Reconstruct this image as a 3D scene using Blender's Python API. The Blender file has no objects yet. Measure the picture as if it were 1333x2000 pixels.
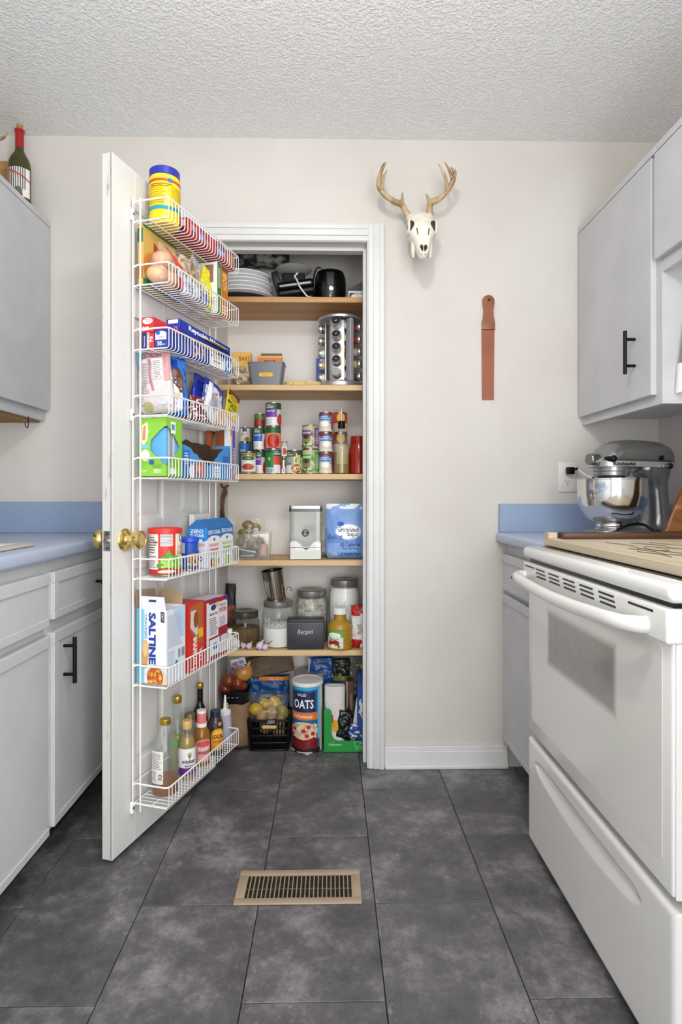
import bpy, bmesh, math, random
from mathutils import Vector, Matrix, noise
PI = math.pi
S = bpy.context.scene
# ---------------------------------------------------------------- camera
FPX, CAMH = 1154.0, 1.06          # focal length in pixels of the 2000 px tall frame, lens height in metres
YAW = math.atan(20.5/FPX)
cd = bpy.data.cameras.new('camera'); cam = bpy.data.objects.new('camera', cd); S.collection.objects.link(cam)
cd.sensor_fit = 'VERTICAL'; cd.sensor_height = 36; cd.lens = FPX/2000*36
cd.shift_y = -33/2000; cd.clip_start = .02
cam.location = (0, 0, CAMH); cam.rotation_euler = (PI/2, 0, -YAW)
S.camera = cam
# ---------------------------------------------------------------- world, lights, exposure
W = bpy.data.worlds.new('world'); S.world = W; W.use_nodes = True
W.node_tree.nodes['Background'].inputs[0].default_value = (.95, .97, 1, 1)
W.node_tree.nodes['Background'].inputs[1].default_value = .35
def light(name, kind, loc, energy, col, size=.1, rot=(0, 0, 0), sy=None):
    d = bpy.data.lights.new(name, kind); d.energy = energy; d.color = col
    if kind == 'AREA':
        d.size = size
        if sy: d.shape = 'RECTANGLE'; d.size_y = sy
    else: d.shadow_soft_size = size
    o = bpy.data.objects.new(name, d); o.location = loc; o.rotation_euler = rot; S.collection.objects.link(o); return o
light('ceiling_lamp_light', 'POINT', (.02, .76, 2.27), 24, (1, .985, .96), .07)
light('side_fill_light', 'AREA', (.75, -.95, 1.15), 60, (.97, .985, 1), 1.3, (PI/2, 0, 1.1), 1.9)  # added soft fill from the right, free in the aisle; no window stands here
light('rear_fill_light', 'AREA', (-.1, -2.3, .85), 52, (.96, .98, 1), 2.2, (PI/2-.08, 0, 0), 1.7)  # added broad fill to soften shadows; the rear wall has no window
light('omni_fill_light', 'POINT', (.0, -.7, 2.05), 20, (1, .985, .965), .3)  # added omni fill for ceiling and side faces, no fixture behind it
S.view_settings.view_transform = 'Standard'; S.view_settings.look = 'None'
S.view_settings.gamma = 1; S.view_settings.use_curve_mapping = False
S.view_settings.exposure = -0.13
S.cycles.transparent_max_bounces = 24; S.cycles.max_bounces = 10
S.cycles.use_denoising = True
# ---------------------------------------------------------------- measuring helpers
def _ray(px, py):
    c = (px-666.5)/FPX
    return c*math.cos(YAW)+math.sin(YAW), math.cos(YAW)-c*math.sin(YAW), (967-py)/FPX
def atY(px, py, y):
    r = _ray(px, py); t = y/r[1]; return Vector((r[0]*t, y, CAMH+r[2]*t))
def atX(px, py, x):
    r = _ray(px, py); t = x/r[0]; return Vector((x, r[1]*t, CAMH+r[2]*t))
def hz(py, y): return CAMH+(967-py)*y/FPX
def bx(px, y): return atY(px, 967, y).x
# ---------------------------------------------------------------- materials
def lin(h):
    if isinstance(h, str):
        h = h.lstrip('#'); c = [int(h[i:i+2], 16)/255 for i in (0, 2, 4)]
    else: c = h
    return tuple((x/12.92 if x <= .04045 else ((x+.055)/1.055)**2.4) for x in c)+(1,)
_M = {}
def mat(h, rough=.5, metal=0, spec=.5, key='', **kw):
    k = (h, rough, metal, spec, key, tuple(sorted(kw.items())))
    if k in _M: return _M[k]
    m = bpy.data.materials.new('mat_%d' % len(_M)); m.use_nodes = True
    b = m.node_tree.nodes['Principled BSDF']
    b.inputs['Base Color'].default_value = lin(h); b.inputs['Roughness'].default_value = rough
    b.inputs['Metallic'].default_value = metal; b.inputs['Specular IOR Level'].default_value = spec
    for a, v in kw.items(): b.inputs[a].default_value = v
    _M[k] = m; return m
def tex(h, h2, scale=8, rough=.5, metal=0, stretch=(1, 1, 1), bump=0, bscale=None, detail=4, lo=.35, hi=.65, coord='Object', key='', spec=.5, rot=(0, 0, 0), dist=0):
    k = ('tex', h, h2, scale, rough, metal, stretch, bump, bscale, coord, key, lo, hi, rot)
    if k in _M: return _M[k]
    m = bpy.data.materials.new('mat_%d' % len(_M)); m.use_nodes = True
    nt = m.node_tree; n = nt.nodes; L = nt.links; b = n['Principled BSDF']
    tc = n.new('ShaderNodeTexCoord'); mp = n.new('ShaderNodeMapping'); mp.inputs['Scale'].default_value = stretch
    mp.inputs['Rotation'].default_value = rot
    L.new(tc.outputs[coord], mp.inputs[0])
    no = n.new('ShaderNodeTexNoise'); no.inputs['Scale'].default_value = scale; no.inputs['Detail'].default_value = detail
    no.inputs['Distortion'].default_value = dist
    L.new(mp.outputs[0], no.inputs['Vector'])
    cr = n.new('ShaderNodeValToRGB'); cr.color_ramp.elements[0].position = lo; cr.color_ramp.elements[1].position = hi
    cr.color_ramp.elements[0].color = lin(h); cr.color_ramp.elements[1].color = lin(h2)
    L.new(no.outputs[0], cr.inputs[0]); L.new(cr.outputs[0], b.inputs['Base Color'])
    b.inputs['Roughness'].default_value = rough; b.inputs['Metallic'].default_value = metal
    b.inputs['Specular IOR Level'].default_value = spec
    if bump:
        bp = n.new('ShaderNodeBump'); bp.inputs['Strength'].default_value = bump; bp.inputs['Distance'].default_value = .002
        if bscale:
            n2 = n.new('ShaderNodeTexNoise'); n2.inputs['Scale'].default_value = bscale; n2.inputs['Detail'].default_value = 3
            L.new(mp.outputs[0], n2.inputs['Vector']); L.new(n2.outputs[0], bp.inputs['Height'])
        else: L.new(no.outputs[0], bp.inputs['Height'])
        L.new(bp.outputs[0], b.inputs['Normal'])
    _M[k] = m; return m
def film(h='#ffffff', opac=.12, rough=.08, gl=.6):
    """thin clear plastic or glass wall: see-through body with a tint, glossy by Fresnel"""
    k = ('film', h, opac, rough, gl)
    if k in _M: return _M[k]
    m = bpy.data.materials.new('mat_%d' % len(_M)); m.use_nodes = True
    nt = m.node_tree; n = nt.nodes; L = nt.links; out = n['Material Output']; n.remove(n['Principled BSDF'])
    tr = n.new('ShaderNodeBsdfTransparent'); df = n.new('ShaderNodeBsdfDiffuse'); df.inputs[0].default_value = lin(h)
    tr.inputs[0].default_value = tuple(.75+.25*x for x in lin(h)[:3])+(1,)
    gs = n.new('ShaderNodeBsdfGlossy'); gs.inputs['Roughness'].default_value = rough
    m1 = n.new('ShaderNodeMixShader'); m1.inputs[0].default_value = opac; L.new(tr.outputs[0], m1.inputs[1]); L.new(df.outputs[0], m1.inputs[2])
    lw = n.new('ShaderNodeLayerWeight'); lw.inputs[0].default_value = .5
    pw = n.new('ShaderNodeMath'); pw.operation = 'POWER'; pw.inputs[1].default_value = 4; L.new(lw.outputs['Facing'], pw.inputs[0])
    fr = n.new('ShaderNodeMath'); fr.operation = 'MULTIPLY_ADD'; fr.inputs[1].default_value = .45*gl; fr.inputs[2].default_value = .035; L.new(pw.outputs[0], fr.inputs[0])
    m2 = n.new('ShaderNodeMixShader'); L.new(fr.outputs[0], m2.inputs[0]); L.new(m1.outputs[0], m2.inputs[1]); L.new(gs.outputs[0], m2.inputs[2])
    L.new(m2.outputs[0], out.inputs[0]); _M[k] = m; return m
# ---------------------------------------------------------------- mesh builder
class MB:
    def __init__(s): s.v = []; s.f = []; s.fm = []; s.mats = []
    def mi(s, m):
        if m not in s.mats: s.mats.append(m)
        return s.mats.index(m)
    def add(s, vs, fs, m, M=None):
        o = len(s.v); k = s.mi(m)
        s.v += [tuple(M @ Vector(v)) for v in vs] if M else [tuple(v) for v in vs]
        s.f += [tuple(i+o for i in f) for f in fs]; s.fm += [k]*len(fs); return s
    def box(s, x0, y0, z0, x1, y1, z1, m, bev=0, seg=2, M=None):
        x0, x1 = sorted((x0, x1)); y0, y1 = sorted((y0, y1)); z0, z1 = sorted((z0, z1))
        vs = [(x, y, z) for x in (x0, x1) for y in (y0, y1) for z in (z0, z1)]
        fs = [(0, 1, 3, 2), (4, 6, 7, 5), (0, 4, 5, 1), (2, 3, 7, 6), (0, 2, 6, 4), (1, 5, 7, 3)]
        if bev <= 0: return s.add(vs, fs, m, M)
        bm = bmesh.new(); V = [bm.verts.new(v) for v in vs]
        for f in fs: bm.faces.new([V[i] for i in f])
        bmesh.ops.bevel(bm, geom=bm.edges[:], offset=min(bev, .49*min(x1-x0, y1-y0, z1-z0)), segments=seg, profile=.5, affect='EDGES')
        return s.bm(bm, m, M)
    def bm(s, bm, m, M=None):
        bm.verts.index_update()
        s.add([v.co.copy() for v in bm.verts], [tuple(v.index for v in f.verts) for f in bm.faces], m, M); bm.free(); return s
    def lathe(s, prof, m, seg=24, c=(0, 0, 0), M=None, squash=1):
        vs, fs = [], []; n = len(prof)
        for r, z in prof:
            for k in range(seg):
                a = 2*PI*k/seg; vs.append((c[0]+r*math.cos(a), c[1]+r*squash*math.sin(a), c[2]+z))
        for i in range(n-1):
            for k in range(seg):
                a, b = i*seg+k, i*seg+(k+1) % seg; fs.append((a, b, b+seg, a+seg))
        if prof[0][0] > 1e-5: fs.append(tuple(range(seg-1, -1, -1)))
        if prof[-1][0] > 1e-5: fs.append(tuple(range((n-1)*seg, n*seg)))
        return s.add(vs, fs, m, M)
    def cyl(s, p0, p1, r0, m, r1=None, seg=16, M=None):
        p0, p1 = Vector(p0), Vector(p1); d = p1-p0; r1 = r0 if r1 is None else r1
        Q = Matrix.Translation(p0) @ d.to_track_quat('Z', 'Y').to_matrix().to_4x4()
        return s.lathe([(r0, 0), (r1, d.length)], m, seg, M=(M @ Q if M else Q))
    def tube(s, pts, r, m, seg=8, closed=False, M=None, flat=1):
        P = [Vector(p) for p in pts]; n = len(P); vs, fs = [], []
        R = r if isinstance(r, (list, tuple)) else [r]*n
        up = None
        for i in range(n):
            t = (P[(i+1) % n]-P[i-1]) if closed else (P[min(i+1, n-1)]-P[max(i-1, 0)])
            t = t.normalized() if t.length > 1e-9 else Vector((0, 0, 1))
            if up is None:
                up = Vector((0, 0, 1)) if abs(t.z) < .9 else Vector((1, 0, 0))
            u = (up-t*up.dot(t)); u = u.normalized() if u.length > 1e-6 else t.orthogonal().normalized()
            w = t.cross(u); up = u
            for k in range(seg):
                a = 2*PI*k/seg; vs.append(P[i]+u*(R[i]*math.cos(a))+w*(R[i]*flat*math.sin(a)))
        for i in range(n if closed else n-1):
            for k in range(seg):
                a, b = i*seg+k, i*seg+(k+1) % seg; j = ((i+1) % n)*seg
                fs.append((a, b, j+(k+1) % seg, j+k))
        if not closed: fs += [tuple(range(seg-1, -1, -1)), tuple(range((n-1)*seg, n*seg))]
        return s.add(vs, fs, m, M)
    def prism(s, poly, z0, z1, m, M=None, bev=0):
        """2-D outline in XY extruded along Z"""
        n = len(poly); vs = [(x, y, z0) for x, y in poly]+[(x, y, z1) for x, y in poly]
        fs = [tuple(range(n-1, -1, -1)), tuple(range(n, 2*n))]+[(i, (i+1) % n, (i+1) % n+n, i+n) for i in range(n)]
        if bev:
            bm = bmesh.new(); V = [bm.verts.new(v) for v in vs]
            for f in fs: bm.faces.new([V[i] for i in f])
            E = [e for e in bm.edges if abs(e.verts[0].co.z-e.verts[1].co.z) < 1e-7]
            bmesh.ops.bevel(bm, geom=E, offset=bev, segments=2, profile=.5, affect='EDGES')
            return s.bm(bm, m, M)
        return s.add(vs, fs, m, M)
    def grid(s, fn, nu, nv, m, closeu=False, zone=None, M=None):
        vs = [fn(i/(nu if closeu else nu), j/nv) for j in range(nv+1) for i in range(nu if closeu else nu+1)]
        w = nu if closeu else nu+1; o = len(s.v)
        s.v += [tuple(M @ Vector(v)) for v in vs] if M else [tuple(v) for v in vs]
        for j in range(nv):
            for i in range(nu):
                i2 = (i+1) % w if closeu else i+1
                s.f.append((o+j*w+i, o+j*w+i2, o+(j+1)*w+i2, o+(j+1)*w+i))
                s.fm.append(s.mi(zone((i+.5)/nu, (j+.5)/nv) if zone else m))
        return s
    def blob(s, c, rad, m, amp=0, fr=8, sub=3, seed=0, M=None):
        bm = bmesh.new(); bmesh.ops.create_icosphere(bm, subdivisions=sub, radius=1)
        for v in bm.verts:
            d = v.co.normalized(); k = 1+amp*noise.noise(d*fr+Vector((seed*3.1, seed*1.7, seed)))
            v.co = Vector((c[0]+d.x*rad[0]*k, c[1]+d.y*rad[1]*k, c[2]+d.z*rad[2]*k))
        return s.bm(bm, m, M)
    def build(s, name, parent=None, loc=None, rot=None, ang=.6, flat=False, mesh=None):
        me = bpy.data.meshes.new(name); me.from_pydata(s.v, [], s.f)
        for m in s.mats: me.materials.append(m)
        me.polygons.foreach_set('material_index', s.fm)
        me.update()
        if not flat:
            me.shade_smooth(); me.set_sharp_from_angle(angle=ang)
        o = bpy.data.objects.new(name, me); S.collection.objects.link(o)
        if parent: o.parent = parent
        if loc is not None: o.location = loc
        if rot is not None: o.rotation_euler = rot
        return o
def link_copy(o, parent=None):
    c = o.copy(); S.collection.objects.link(c)
    if parent: c.parent = parent
    return c
def tag(o, label, cat, group=None, kind=None):
    o['label'] = label; o['category'] = cat
    if group: o['group'] = group
    if kind: o['kind'] = kind
    return o
def thing(name, label, cat, loc=(0, 0, 0), rz=0, group=None, rot=None):
    o = bpy.data.objects.new(name, None); S.collection.objects.link(o); o.empty_display_size = .02
    o.location = loc; o.rotation_euler = rot if rot else (0, 0, rz)
    return tag(o, label, cat, group)
def struct(o, label=None, cat=None):
    o['kind'] = 'structure'
    if label: o['label'] = label
    if cat: o['category'] = cat
    return o
# ---------------------------------------------------------------- printed matter
_T = {}
def textmesh(txt, bold=.0):
    k = (txt, bold)
    if k in _T: return _T[k]
    cu = bpy.data.curves.new('t', 'FONT'); cu.body = txt.lstrip('~'); cu.shear = .35 if txt[0] == '~' else 0; cu.size = 1; cu.resolution_u = 2; cu.offset = bold
    ob = bpy.data.objects.new('t', cu); S.collection.objects.link(ob)
    dg = bpy.context.evaluated_depsgraph_get(); me = bpy.data.meshes.new_from_object(ob.evaluated_get(dg))
    vs = [(v.co.x, v.co.y) for v in me.vertices]; fs = [tuple(p.vertices) for p in me.polygons]
    bpy.data.objects.remove(ob); bpy.data.curves.remove(cu); bpy.data.meshes.remove(me)
    x0 = min(v[0] for v in vs); x1 = max(v[0] for v in vs); y0 = min(v[1] for v in vs); y1 = max(v[1] for v in vs)
    vs = [((x-x0)/(x1-x0+1e-9), (y-y0)/(y1-y0+1e-9)) for x, y in vs]
    _T[k] = (vs, fs); return _T[k]
def prn(mb, design, mapf, sc=(), tc=(), e0=.0003, de=.00012, rough=.45):
    """design: list of flat printed shapes in label space, laid on a surface by mapf(s,t,height)"""
    for k, it in enumerate(design):
        c = it[0]; polys = []
        if c == 'r': polys = [([(it[1], it[2]), (it[3], it[2]), (it[3], it[4]), (it[1], it[4])], [(0, 1, 2, 3)])]
        elif c == 'e':
            n = 20; polys = [([(it[1]+it[3]*math.cos(2*PI*i/n), it[2]+it[4]*math.sin(2*PI*i/n)) for i in range(n)], [tuple(range(n))])]
        elif c == 'p': polys = [(it[1], [tuple(range(len(it[1])))])]
        elif c == 'b':
            n = 11; x = it[1]; rnd = random.Random(n)
            w = (it[3]-it[1])/n
            polys = [([(x+i*w, it[2]), (x+i*w+w*rnd.uniform(.25, .75), it[2]), (x+i*w+w*.5, it[4]), (x+i*w, it[4])], [(0, 1, 2, 3)]) for i in range(n)]
        elif c == 'l':
            n = it[5]; h = (it[4]-it[2])/n; rnd = random.Random(int(n*7))
            for i in range(n):
                x1 = it[1]+(it[3]-it[1])*rnd.uniform(.75, 1); y = it[2]+i*h
                polys.append(([(it[1], y), (x1, y), (x1, y+h*.45), (it[1], y+h*.45)], [(0, 1, 2, 3)]))
        elif c == 't':
            vs, fs = textmesh(it[1], it[8] if len(it) > 8 else .015); rot = it[7] if len(it) > 7 else 0
            q = []
            for x, y in vs:
                if rot == 90: x, y = 1-y, x
                elif rot == -90: x, y = y, 1-x
                elif rot == 180: x, y = 1-x, 1-y
                q.append((it[2]+x*(it[4]-it[2]), it[3]+y*(it[5]-it[3])))
            polys = [(q, fs)]
        col = it[6] if c in 't' else it[-1]
        if c == 'e': col = it[5]
        m = col if not isinstance(col, (str, tuple)) else mat(col, rough)
        for q, fs in polys:
            bm = bmesh.new(); V = [bm.verts.new((x, y, 0)) for x, y in q]
            for f in fs:
                try: bm.faces.new([V[i] for i in f])
                except ValueError: pass
            xs = [v[0] for v in q]; ys = [v[1] for v in q]
            for v in sc:
                if min(xs) < v < max(xs): bmesh.ops.bisect_plane(bm, geom=bm.verts[:]+bm.edges[:]+bm.faces[:], plane_co=(v, 0, 0), plane_no=(1, 0, 0))
            for v in tc:
                if min(ys) < v < max(ys): bmesh.ops.bisect_plane(bm, geom=bm.verts[:]+bm.edges[:]+bm.faces[:], plane_co=(0, v, 0), plane_no=(0, 1, 0))
            for v in bm.verts: v.co = mapf(v.co.x, v.co.y, e0+de*k)
            mb.bm(bm, m)
    return mb
def cylmap(r, h, z0=0, c=(0, 0)):
    return lambda s, t, e: Vector((c[0]+(r+e)*math.sin(s), c[1]-(r+e)*math.cos(s), z0+t*h))
CYLS = [i*.26 for i in range(-12, 13)]
def boxmap(face, w, d, h):
    if face == 'front': return lambda s, t, e: Vector((-w/2+s*w, -d/2-e, t*h))
    if face == 'left': return lambda s, t, e: Vector((-w/2-e, d/2-s*d, t*h))
    if face == 'right': return lambda s, t, e: Vector((w/2+e, -d/2+s*d, t*h))
    if face == 'top': return lambda s, t, e: Vector((-w/2+s*w, -d/2+t*d, h+e))
# ================================================================ the setting
DEP = 2.295; LX, RX, CH = -1.42, 1.287, 2.443
m_wall = tex('#d0ccc6', '#cac5bf', 3, .75, bump=.12, bscale=60, key='wall')
m_white = tex('#d8d8d7', '#d2d2d1', 5, .45, key='trim')
m_floorbase = mat('#141415', .8)
def popcorn():
    m = bpy.data.materials.new('ceiling_popcorn'); m.use_nodes = True; nt = m.node_tree; n = nt.nodes; L = nt.links; b = n['Principled BSDF']
    b.inputs['Base Color'].default_value = lin('#f9f9f8'); b.inputs['Roughness'].default_value = .85
    tc = n.new('ShaderNodeTexCoord')
    no = n.new('ShaderNodeTexNoise'); no.inputs['Scale'].default_value = 105; no.inputs['Detail'].default_value = 3; no.inputs['Roughness'].default_value = .6
    L.new(tc.outputs['Object'], no.inputs['Vector'])
    cr = n.new('ShaderNodeValToRGB'); cr.color_ramp.elements[0].position = .42; cr.color_ramp.elements[1].position = .66
    L.new(no.outputs[0], cr.inputs[0])
    bp = n.new('ShaderNodeBump'); bp.inputs['Strength'].default_value = .75; bp.inputs['Distance'].default_value = .004
    L.new(cr.outputs[0], bp.inputs['Height']); L.new(bp.outputs[0], b.inputs['Normal']); return m
b = MB(); b.box(LX-.1, -2.6, CH, RX+.1, 2.9, CH+.08, popcorn()); struct(b.build('ceiling'))
b = MB(); b.box(LX-.1, -2.6, -.06, RX+.1, 2.9, -.006, m_floorbase); fl = struct(b.build('floor'))
# vinyl tiles: 0.303 x 0.60 m, every other column shifted by half a tile
def tilemat():
    m = bpy.data.materials.new('slate_vinyl'); m.use_nodes = True; nt = m.node_tree; n = nt.nodes; L = nt.links; b = n['Principled BSDF']
    g = n.new('ShaderNodeNewGeometry'); oi = n.new('ShaderNodeObjectInfo')
    ad = n.new('ShaderNodeVectorMath'); ad.operation = 'MULTIPLY_ADD'; ad.inputs[1].default_value = (7, 3, 5)
    cx = n.new('ShaderNodeCombineXYZ')
    for i in range(3): L.new(oi.outputs['Random'], cx.inputs[i])
    L.new(cx.outputs[0], ad.inputs[0]); L.new(g.outputs['Position'], ad.inputs[2])
    def nz(sc, det, ro, dist=0, st=None):
        x = n.new('ShaderNodeTexNoise'); x.inputs['Scale'].default_value = sc; x.inputs['Detail'].default_value = det; x.inputs['Roughness'].default_value = ro
        x.inputs['Distortion'].default_value = dist
        if st:
            mp = n.new('ShaderNodeMapping'); mp.inputs['Scale'].default_value = st; L.new(ad.outputs[0], mp.inputs[0]); L.new(mp.outputs[0], x.inputs['Vector'])
        else: L.new(ad.outputs[0], x.inputs['Vector'])
        return x
    n1 = nz(5.5, 14, .80, 0); r1 = n.new('ShaderNodeValToRGB'); e = r1.color_ramp.elements
    e[0].position = .30; e[0].color = lin('#3c3b3e'); e[1].position = .70; e[1].color = lin('#9c9999'); x = e.new(.50); x.color = lin('#5f5d60')
    L.new(n1.outputs[0], r1.inputs[0])
    n2 = nz(60, 8, .8, .3, (1, .6, 1)); r2 = n.new('ShaderNodeValToRGB'); r2.color_ramp.elements[0].position = .56; r2.color_ramp.elements[1].position = .78
    L.new(n2.outputs[0], r2.inputs[0])
    n3 = nz(4, 3, .5); r3 = n.new('ShaderNodeValToRGB'); r3.color_ramp.elements[0].position = .48; r3.color_ramp.elements[1].position = .68; L.new(n3.outputs[0], r3.inputs[0])
    mu = n.new('ShaderNodeMath'); mu.operation = 'MULTIPLY'; L.new(r2.outputs[0], mu.inputs[0]); L.new(r3.outputs[0], mu.inputs[1])
    mx = n.new('ShaderNodeMix'); mx.data_type = 'RGBA'; L.new(mu.outputs[0], mx.inputs[0]); L.new(r1.outputs[0], mx.inputs[6]); mx.inputs[7].default_value = lin('#c2c0bf')
    br = n.new('ShaderNodeBrightContrast'); L.new(mx.outputs[2], br.inputs[0])
    ma = n.new('ShaderNodeMath'); ma.operation = 'MULTIPLY_ADD'; ma.inputs[1].default_value = .03; ma.inputs[2].default_value = -.02
    L.new(oi.outputs['Random'], ma.inputs[0]); L.new(ma.outputs[0], br.inputs[1]); L.new(br.outputs[0], b.inputs['Base Color'])
    rr = n.new('ShaderNodeMapRange'); rr.inputs[3].default_value = .36; rr.inputs[4].default_value = .58; L.new(n1.outputs[0], rr.inputs[0]); L.new(rr.outputs[0], b.inputs['Roughness'])
    bp = n.new('ShaderNodeBump'); bp.inputs['Strength'].default_value = .12; bp.inputs['Distance'].default_value = .002; L.new(n2.outputs[0], bp.inputs['Height']); L.new(bp.outputs[0], b.inputs['Normal'])
    return m
mt = tilemat(); G = .0011
b = MB(); b.box(G, G, -.006, .3025-G, .6-G, 0, mt, .0008, 1); t0 = b.build('tile', fl)
used = False
for ci in range(-6, 6):
    x0 = .116+ci*.3025
    y0 = (2.133 if ci % 2 == 0 else 1.836)
    for ri in range(-5, 2):
        yy = y0+ri*.6
        if x0 > RX or x0+.3025 < LX or yy > 2.75 or yy < -.6: continue
        o = t0 if not used else link_copy(t0, fl); used = True
        o.location = (x0, yy, 0)
# walls
def wallbox(name, *a): b = MB(); b.box(*a, m_wall); return struct(b.build(name))
OL, OR, OT = -.487, .148, 2.048      # pantry opening
w = MB(); w.box(LX-.1, DEP, 0, OL, DEP+.115, CH, m_wall); w.box(OR, DEP, 0, RX+.1, DEP+.115, CH, m_wall); w.box(OL, DEP, OT, OR, DEP+.115, CH, m_wall)
struct(w.build('wall_back'))
wallbox('wall_left', LX-.1, -2.6, 0, LX, DEP, CH)
wallbox('wall_right', RX, -2.6, 0, RX+.1, DEP, CH)
wallbox('wall_rear', LX-.1, -2.7, 0, RX+.1, -2.6, CH)
PL, PR, PB = -.468, .215, 2.70       # pantry closet
m_pw = tex('#e8e4e0', '#e1ddd8', 3, .8, key='pantry')
for nm, a in dict(wall_pantry_left=(PL-.06, DEP+.115, 0, PL, PB, CH), wall_pantry_right=(PR, DEP+.115, 0, PR+.06, PB, CH), wall_pantry_back=(PL-.06, PB, 0, PR+.06, PB+.05, CH)).items():
    b = MB(); b.box(*a, m_pw); struct(b.build(nm))
b = MB(); b.box(PL, DEP+.115, 2.33, PR, PB, 2.38, m_pw); struct(b.build('ceiling_pantry'))
# casing, jambs, baseboard
def casing(name, pts, wdt=.062):
    """moulded casing: three stepped boxes along a straight run; pts = (x0,z0,x1,z1) outer rectangle"""
    x0, z0, x1, z1 = pts; b = MB(); y = DEP
    if (x1-x0) < (z1-z0):
        s = 1 if x0 > 0 else -1; xi, xo = (x0, x1) if s > 0 else (x1, x0)
        b.box(xi, y-.010, z0, xo, y, z1, m_white, .002, 1)
        b.box(xi+s*.020, y-.015, z0, xo, y-.009, z1, m_white, .003, 2)
        b.box(xi+s*.044, y-.019, z0, xo-s*.002, y-.014, z1-.002, m_white, .0024, 2)
    else:
        b.box(x0, y-.010, z0, x1, y, z1, m_white, .002, 1)
        b.box(x0, y-.015, z0+.020, x1, y-.009, z1, m_white, .003, 2)
        b.box(x0, y-.019, z0+.044, x1, y-.014, z1-.002, m_white, .0024, 2)
    return struct(b.build(name))
casing('trim_1', (OR-.002, 0, OR+.062, OT+.062)); casing('trim_2', (OL-.062, 0, OL+.002, OT+.062)); casing('trim_3', (OL, OT-.004, OR, OT+.062))
b = MB(); b.box(OR-.006, DEP-.004, 0, OR+.0, DEP+.118, OT, m_white, .001, 1); b.box(OR-.019, DEP+.045, 0, OR-.006, DEP+.085, OT-.006, m_white, .001, 1); struct(b.build('trim_4'))
b = MB(); b.box(OL, DEP-.004, 0, OL+.006, DEP+.118, OT, m_white, .001, 1); b.box(OL+.006, DEP+.045, 0, OL+.019, DEP+.085, OT-.006, m_white, .001, 1); struct(b.build('trim_5'))
b = MB(); b.box(OL+.006, DEP-.004, OT-.006, OR-.006, DEP+.118, OT, m_white, .001, 1); b.box(OL+.019, DEP+.045, OT-.020, OR-.019, DEP+.085, OT-.006, m_white, .001, 1); struct(b.build('trim_6'))
b = MB(); b.box(OR+.062, DEP-.012, 0, .69, DEP, .086, m_white, .002, 1); b.box(OR+.062, DEP-.015, .012, .69, DEP-.011, .068, m_white, .003, 1); b.box(OR+.062, DEP-.024, 0, .69, DEP-.012, .018, m_white, .006, 2)
struct(b.build('baseboard_back'))
# ================================================================ pantry door
HX, HY, DA = -.443, 2.286, math.atan2(.955, .298)
def dl(u, n, z=0):   # door frame: u metres from the hinge, n metres out from the face
    return Vector((HX-.298*u+.955*n, HY-.955*u-.298*n, z))
def du(px, n):       # distance along the door at which a ray through column px meets the plane n metres off the face
    r = _ray(px, 967); k = r[0]/r[1]
    return ((HX+.955*n)-k*(HY-.298*n))/(.298-.955*k)
def dz(py, u, n): return hz(py, dl(u, n).y)
m_door = tex('#dddcd9', '#d6d5d2', 4, .42, bump=.1, bscale=90, key='door')
m_scuff = tex('#cfcdc8', '#6d6a62', 38, .5, lo=.60, hi=.78, stretch=(1, 1, .35), key='scuff')
door = bpy.data.objects.new('door_1', None); S.collection.objects.link(door); door.location = (HX, HY, 0); door.rotation_euler = (0, 0, DA)
struct(door, 'white six-panel pantry door standing open, wire rack on its inside')
DW, DZ0, DZ1 = .61, .012, 2.043
b = MB(); b.box(-DW+.001, .0075, DZ0, 0, .034, DZ1, m_door, .001, 1); b.build('slab', door)
b = MB(); b.box(-DW, .0005, DZ0, -DW+.0012, .0345, DZ1, m_scuff); b.build('edge_strip', door)
xs = [-.61, -.505, -.355, -.255, -.105, 0]
zs = [DZ0, .245, .835, .985, 1.60, 1.695, 1.925, DZ1]
for a, c in ((-.61, -.505), (-.355, -.255), (-.105, 0)):
    b = MB(); b.box(a, 0, DZ0, c, .009, DZ1, m_door, .0015, 1); b.build('stile', door)
for a, c in ((zs[0], zs[1]), (zs[2], zs[3]), (zs[4], zs[5]), (zs[6], zs[7])):
    b = MB()
    for x0, x1 in ((-.505, -.355), (-.255, -.105)): b.box(x0-.001, .0002, a, x1+.001, .009, c, m_door, .0015, 1)
    b.build('rail', door)
for x0, x1 in ((-.505, -.355), (-.255, -.105)):
    for a, c in ((zs[1], zs[2]), (zs[3], zs[4]), (zs[5], zs[6])):
        b = MB(); g = .012
        # raised field with sloping border
        o = [(x0+g, a+g), (x1-g, a+g), (x1-g, c-g), (x0+g, c-g)]; i = [(x0+g+.022, a+g+.022), (x1-g-.022, a+g+.022), (x1-g-.022, c-g-.022), (x0+g+.022, c-g-.022)]
        vs = [(x, .0076, z) for x, z in o]+[(x, .0015, z) for x, z in i]
        b.add(vs, [(4, 5, 6, 7)]+[(k, (k+1) % 4, (k+1) % 4+4, k+4) for k in range(4)], m_door); b.build('panel', door, flat=True)
m_brass = mat('#e3cb86', .2, 1); m_steel = tex('#b9b6b0', '#8d8a84', 60, .3, 1, key='steelplate')
KZ = .928; KU = .555
kn = thing('door_knob', 'k', 'k'); del kn['label'], kn['category']
kn.parent = door; kn.location = (-KU, 0, KZ)
Mk = Matrix.Rotation(PI/2, 4, 'X')
b = MB(); b.lathe([(.034, 0), (.034, .003), (.031, .007), (.026, .009), (.017, .012), (.0135, .018), (.0135, .026), (.019, .030), (.0265, .037), (.0285, .046), (.0275, .056), (.022, .061), (.018, .062), (.016, .060), (0, .059)], m_brass, 32, M=Mk)
b.build('rosette_and_grip', kn)
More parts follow.
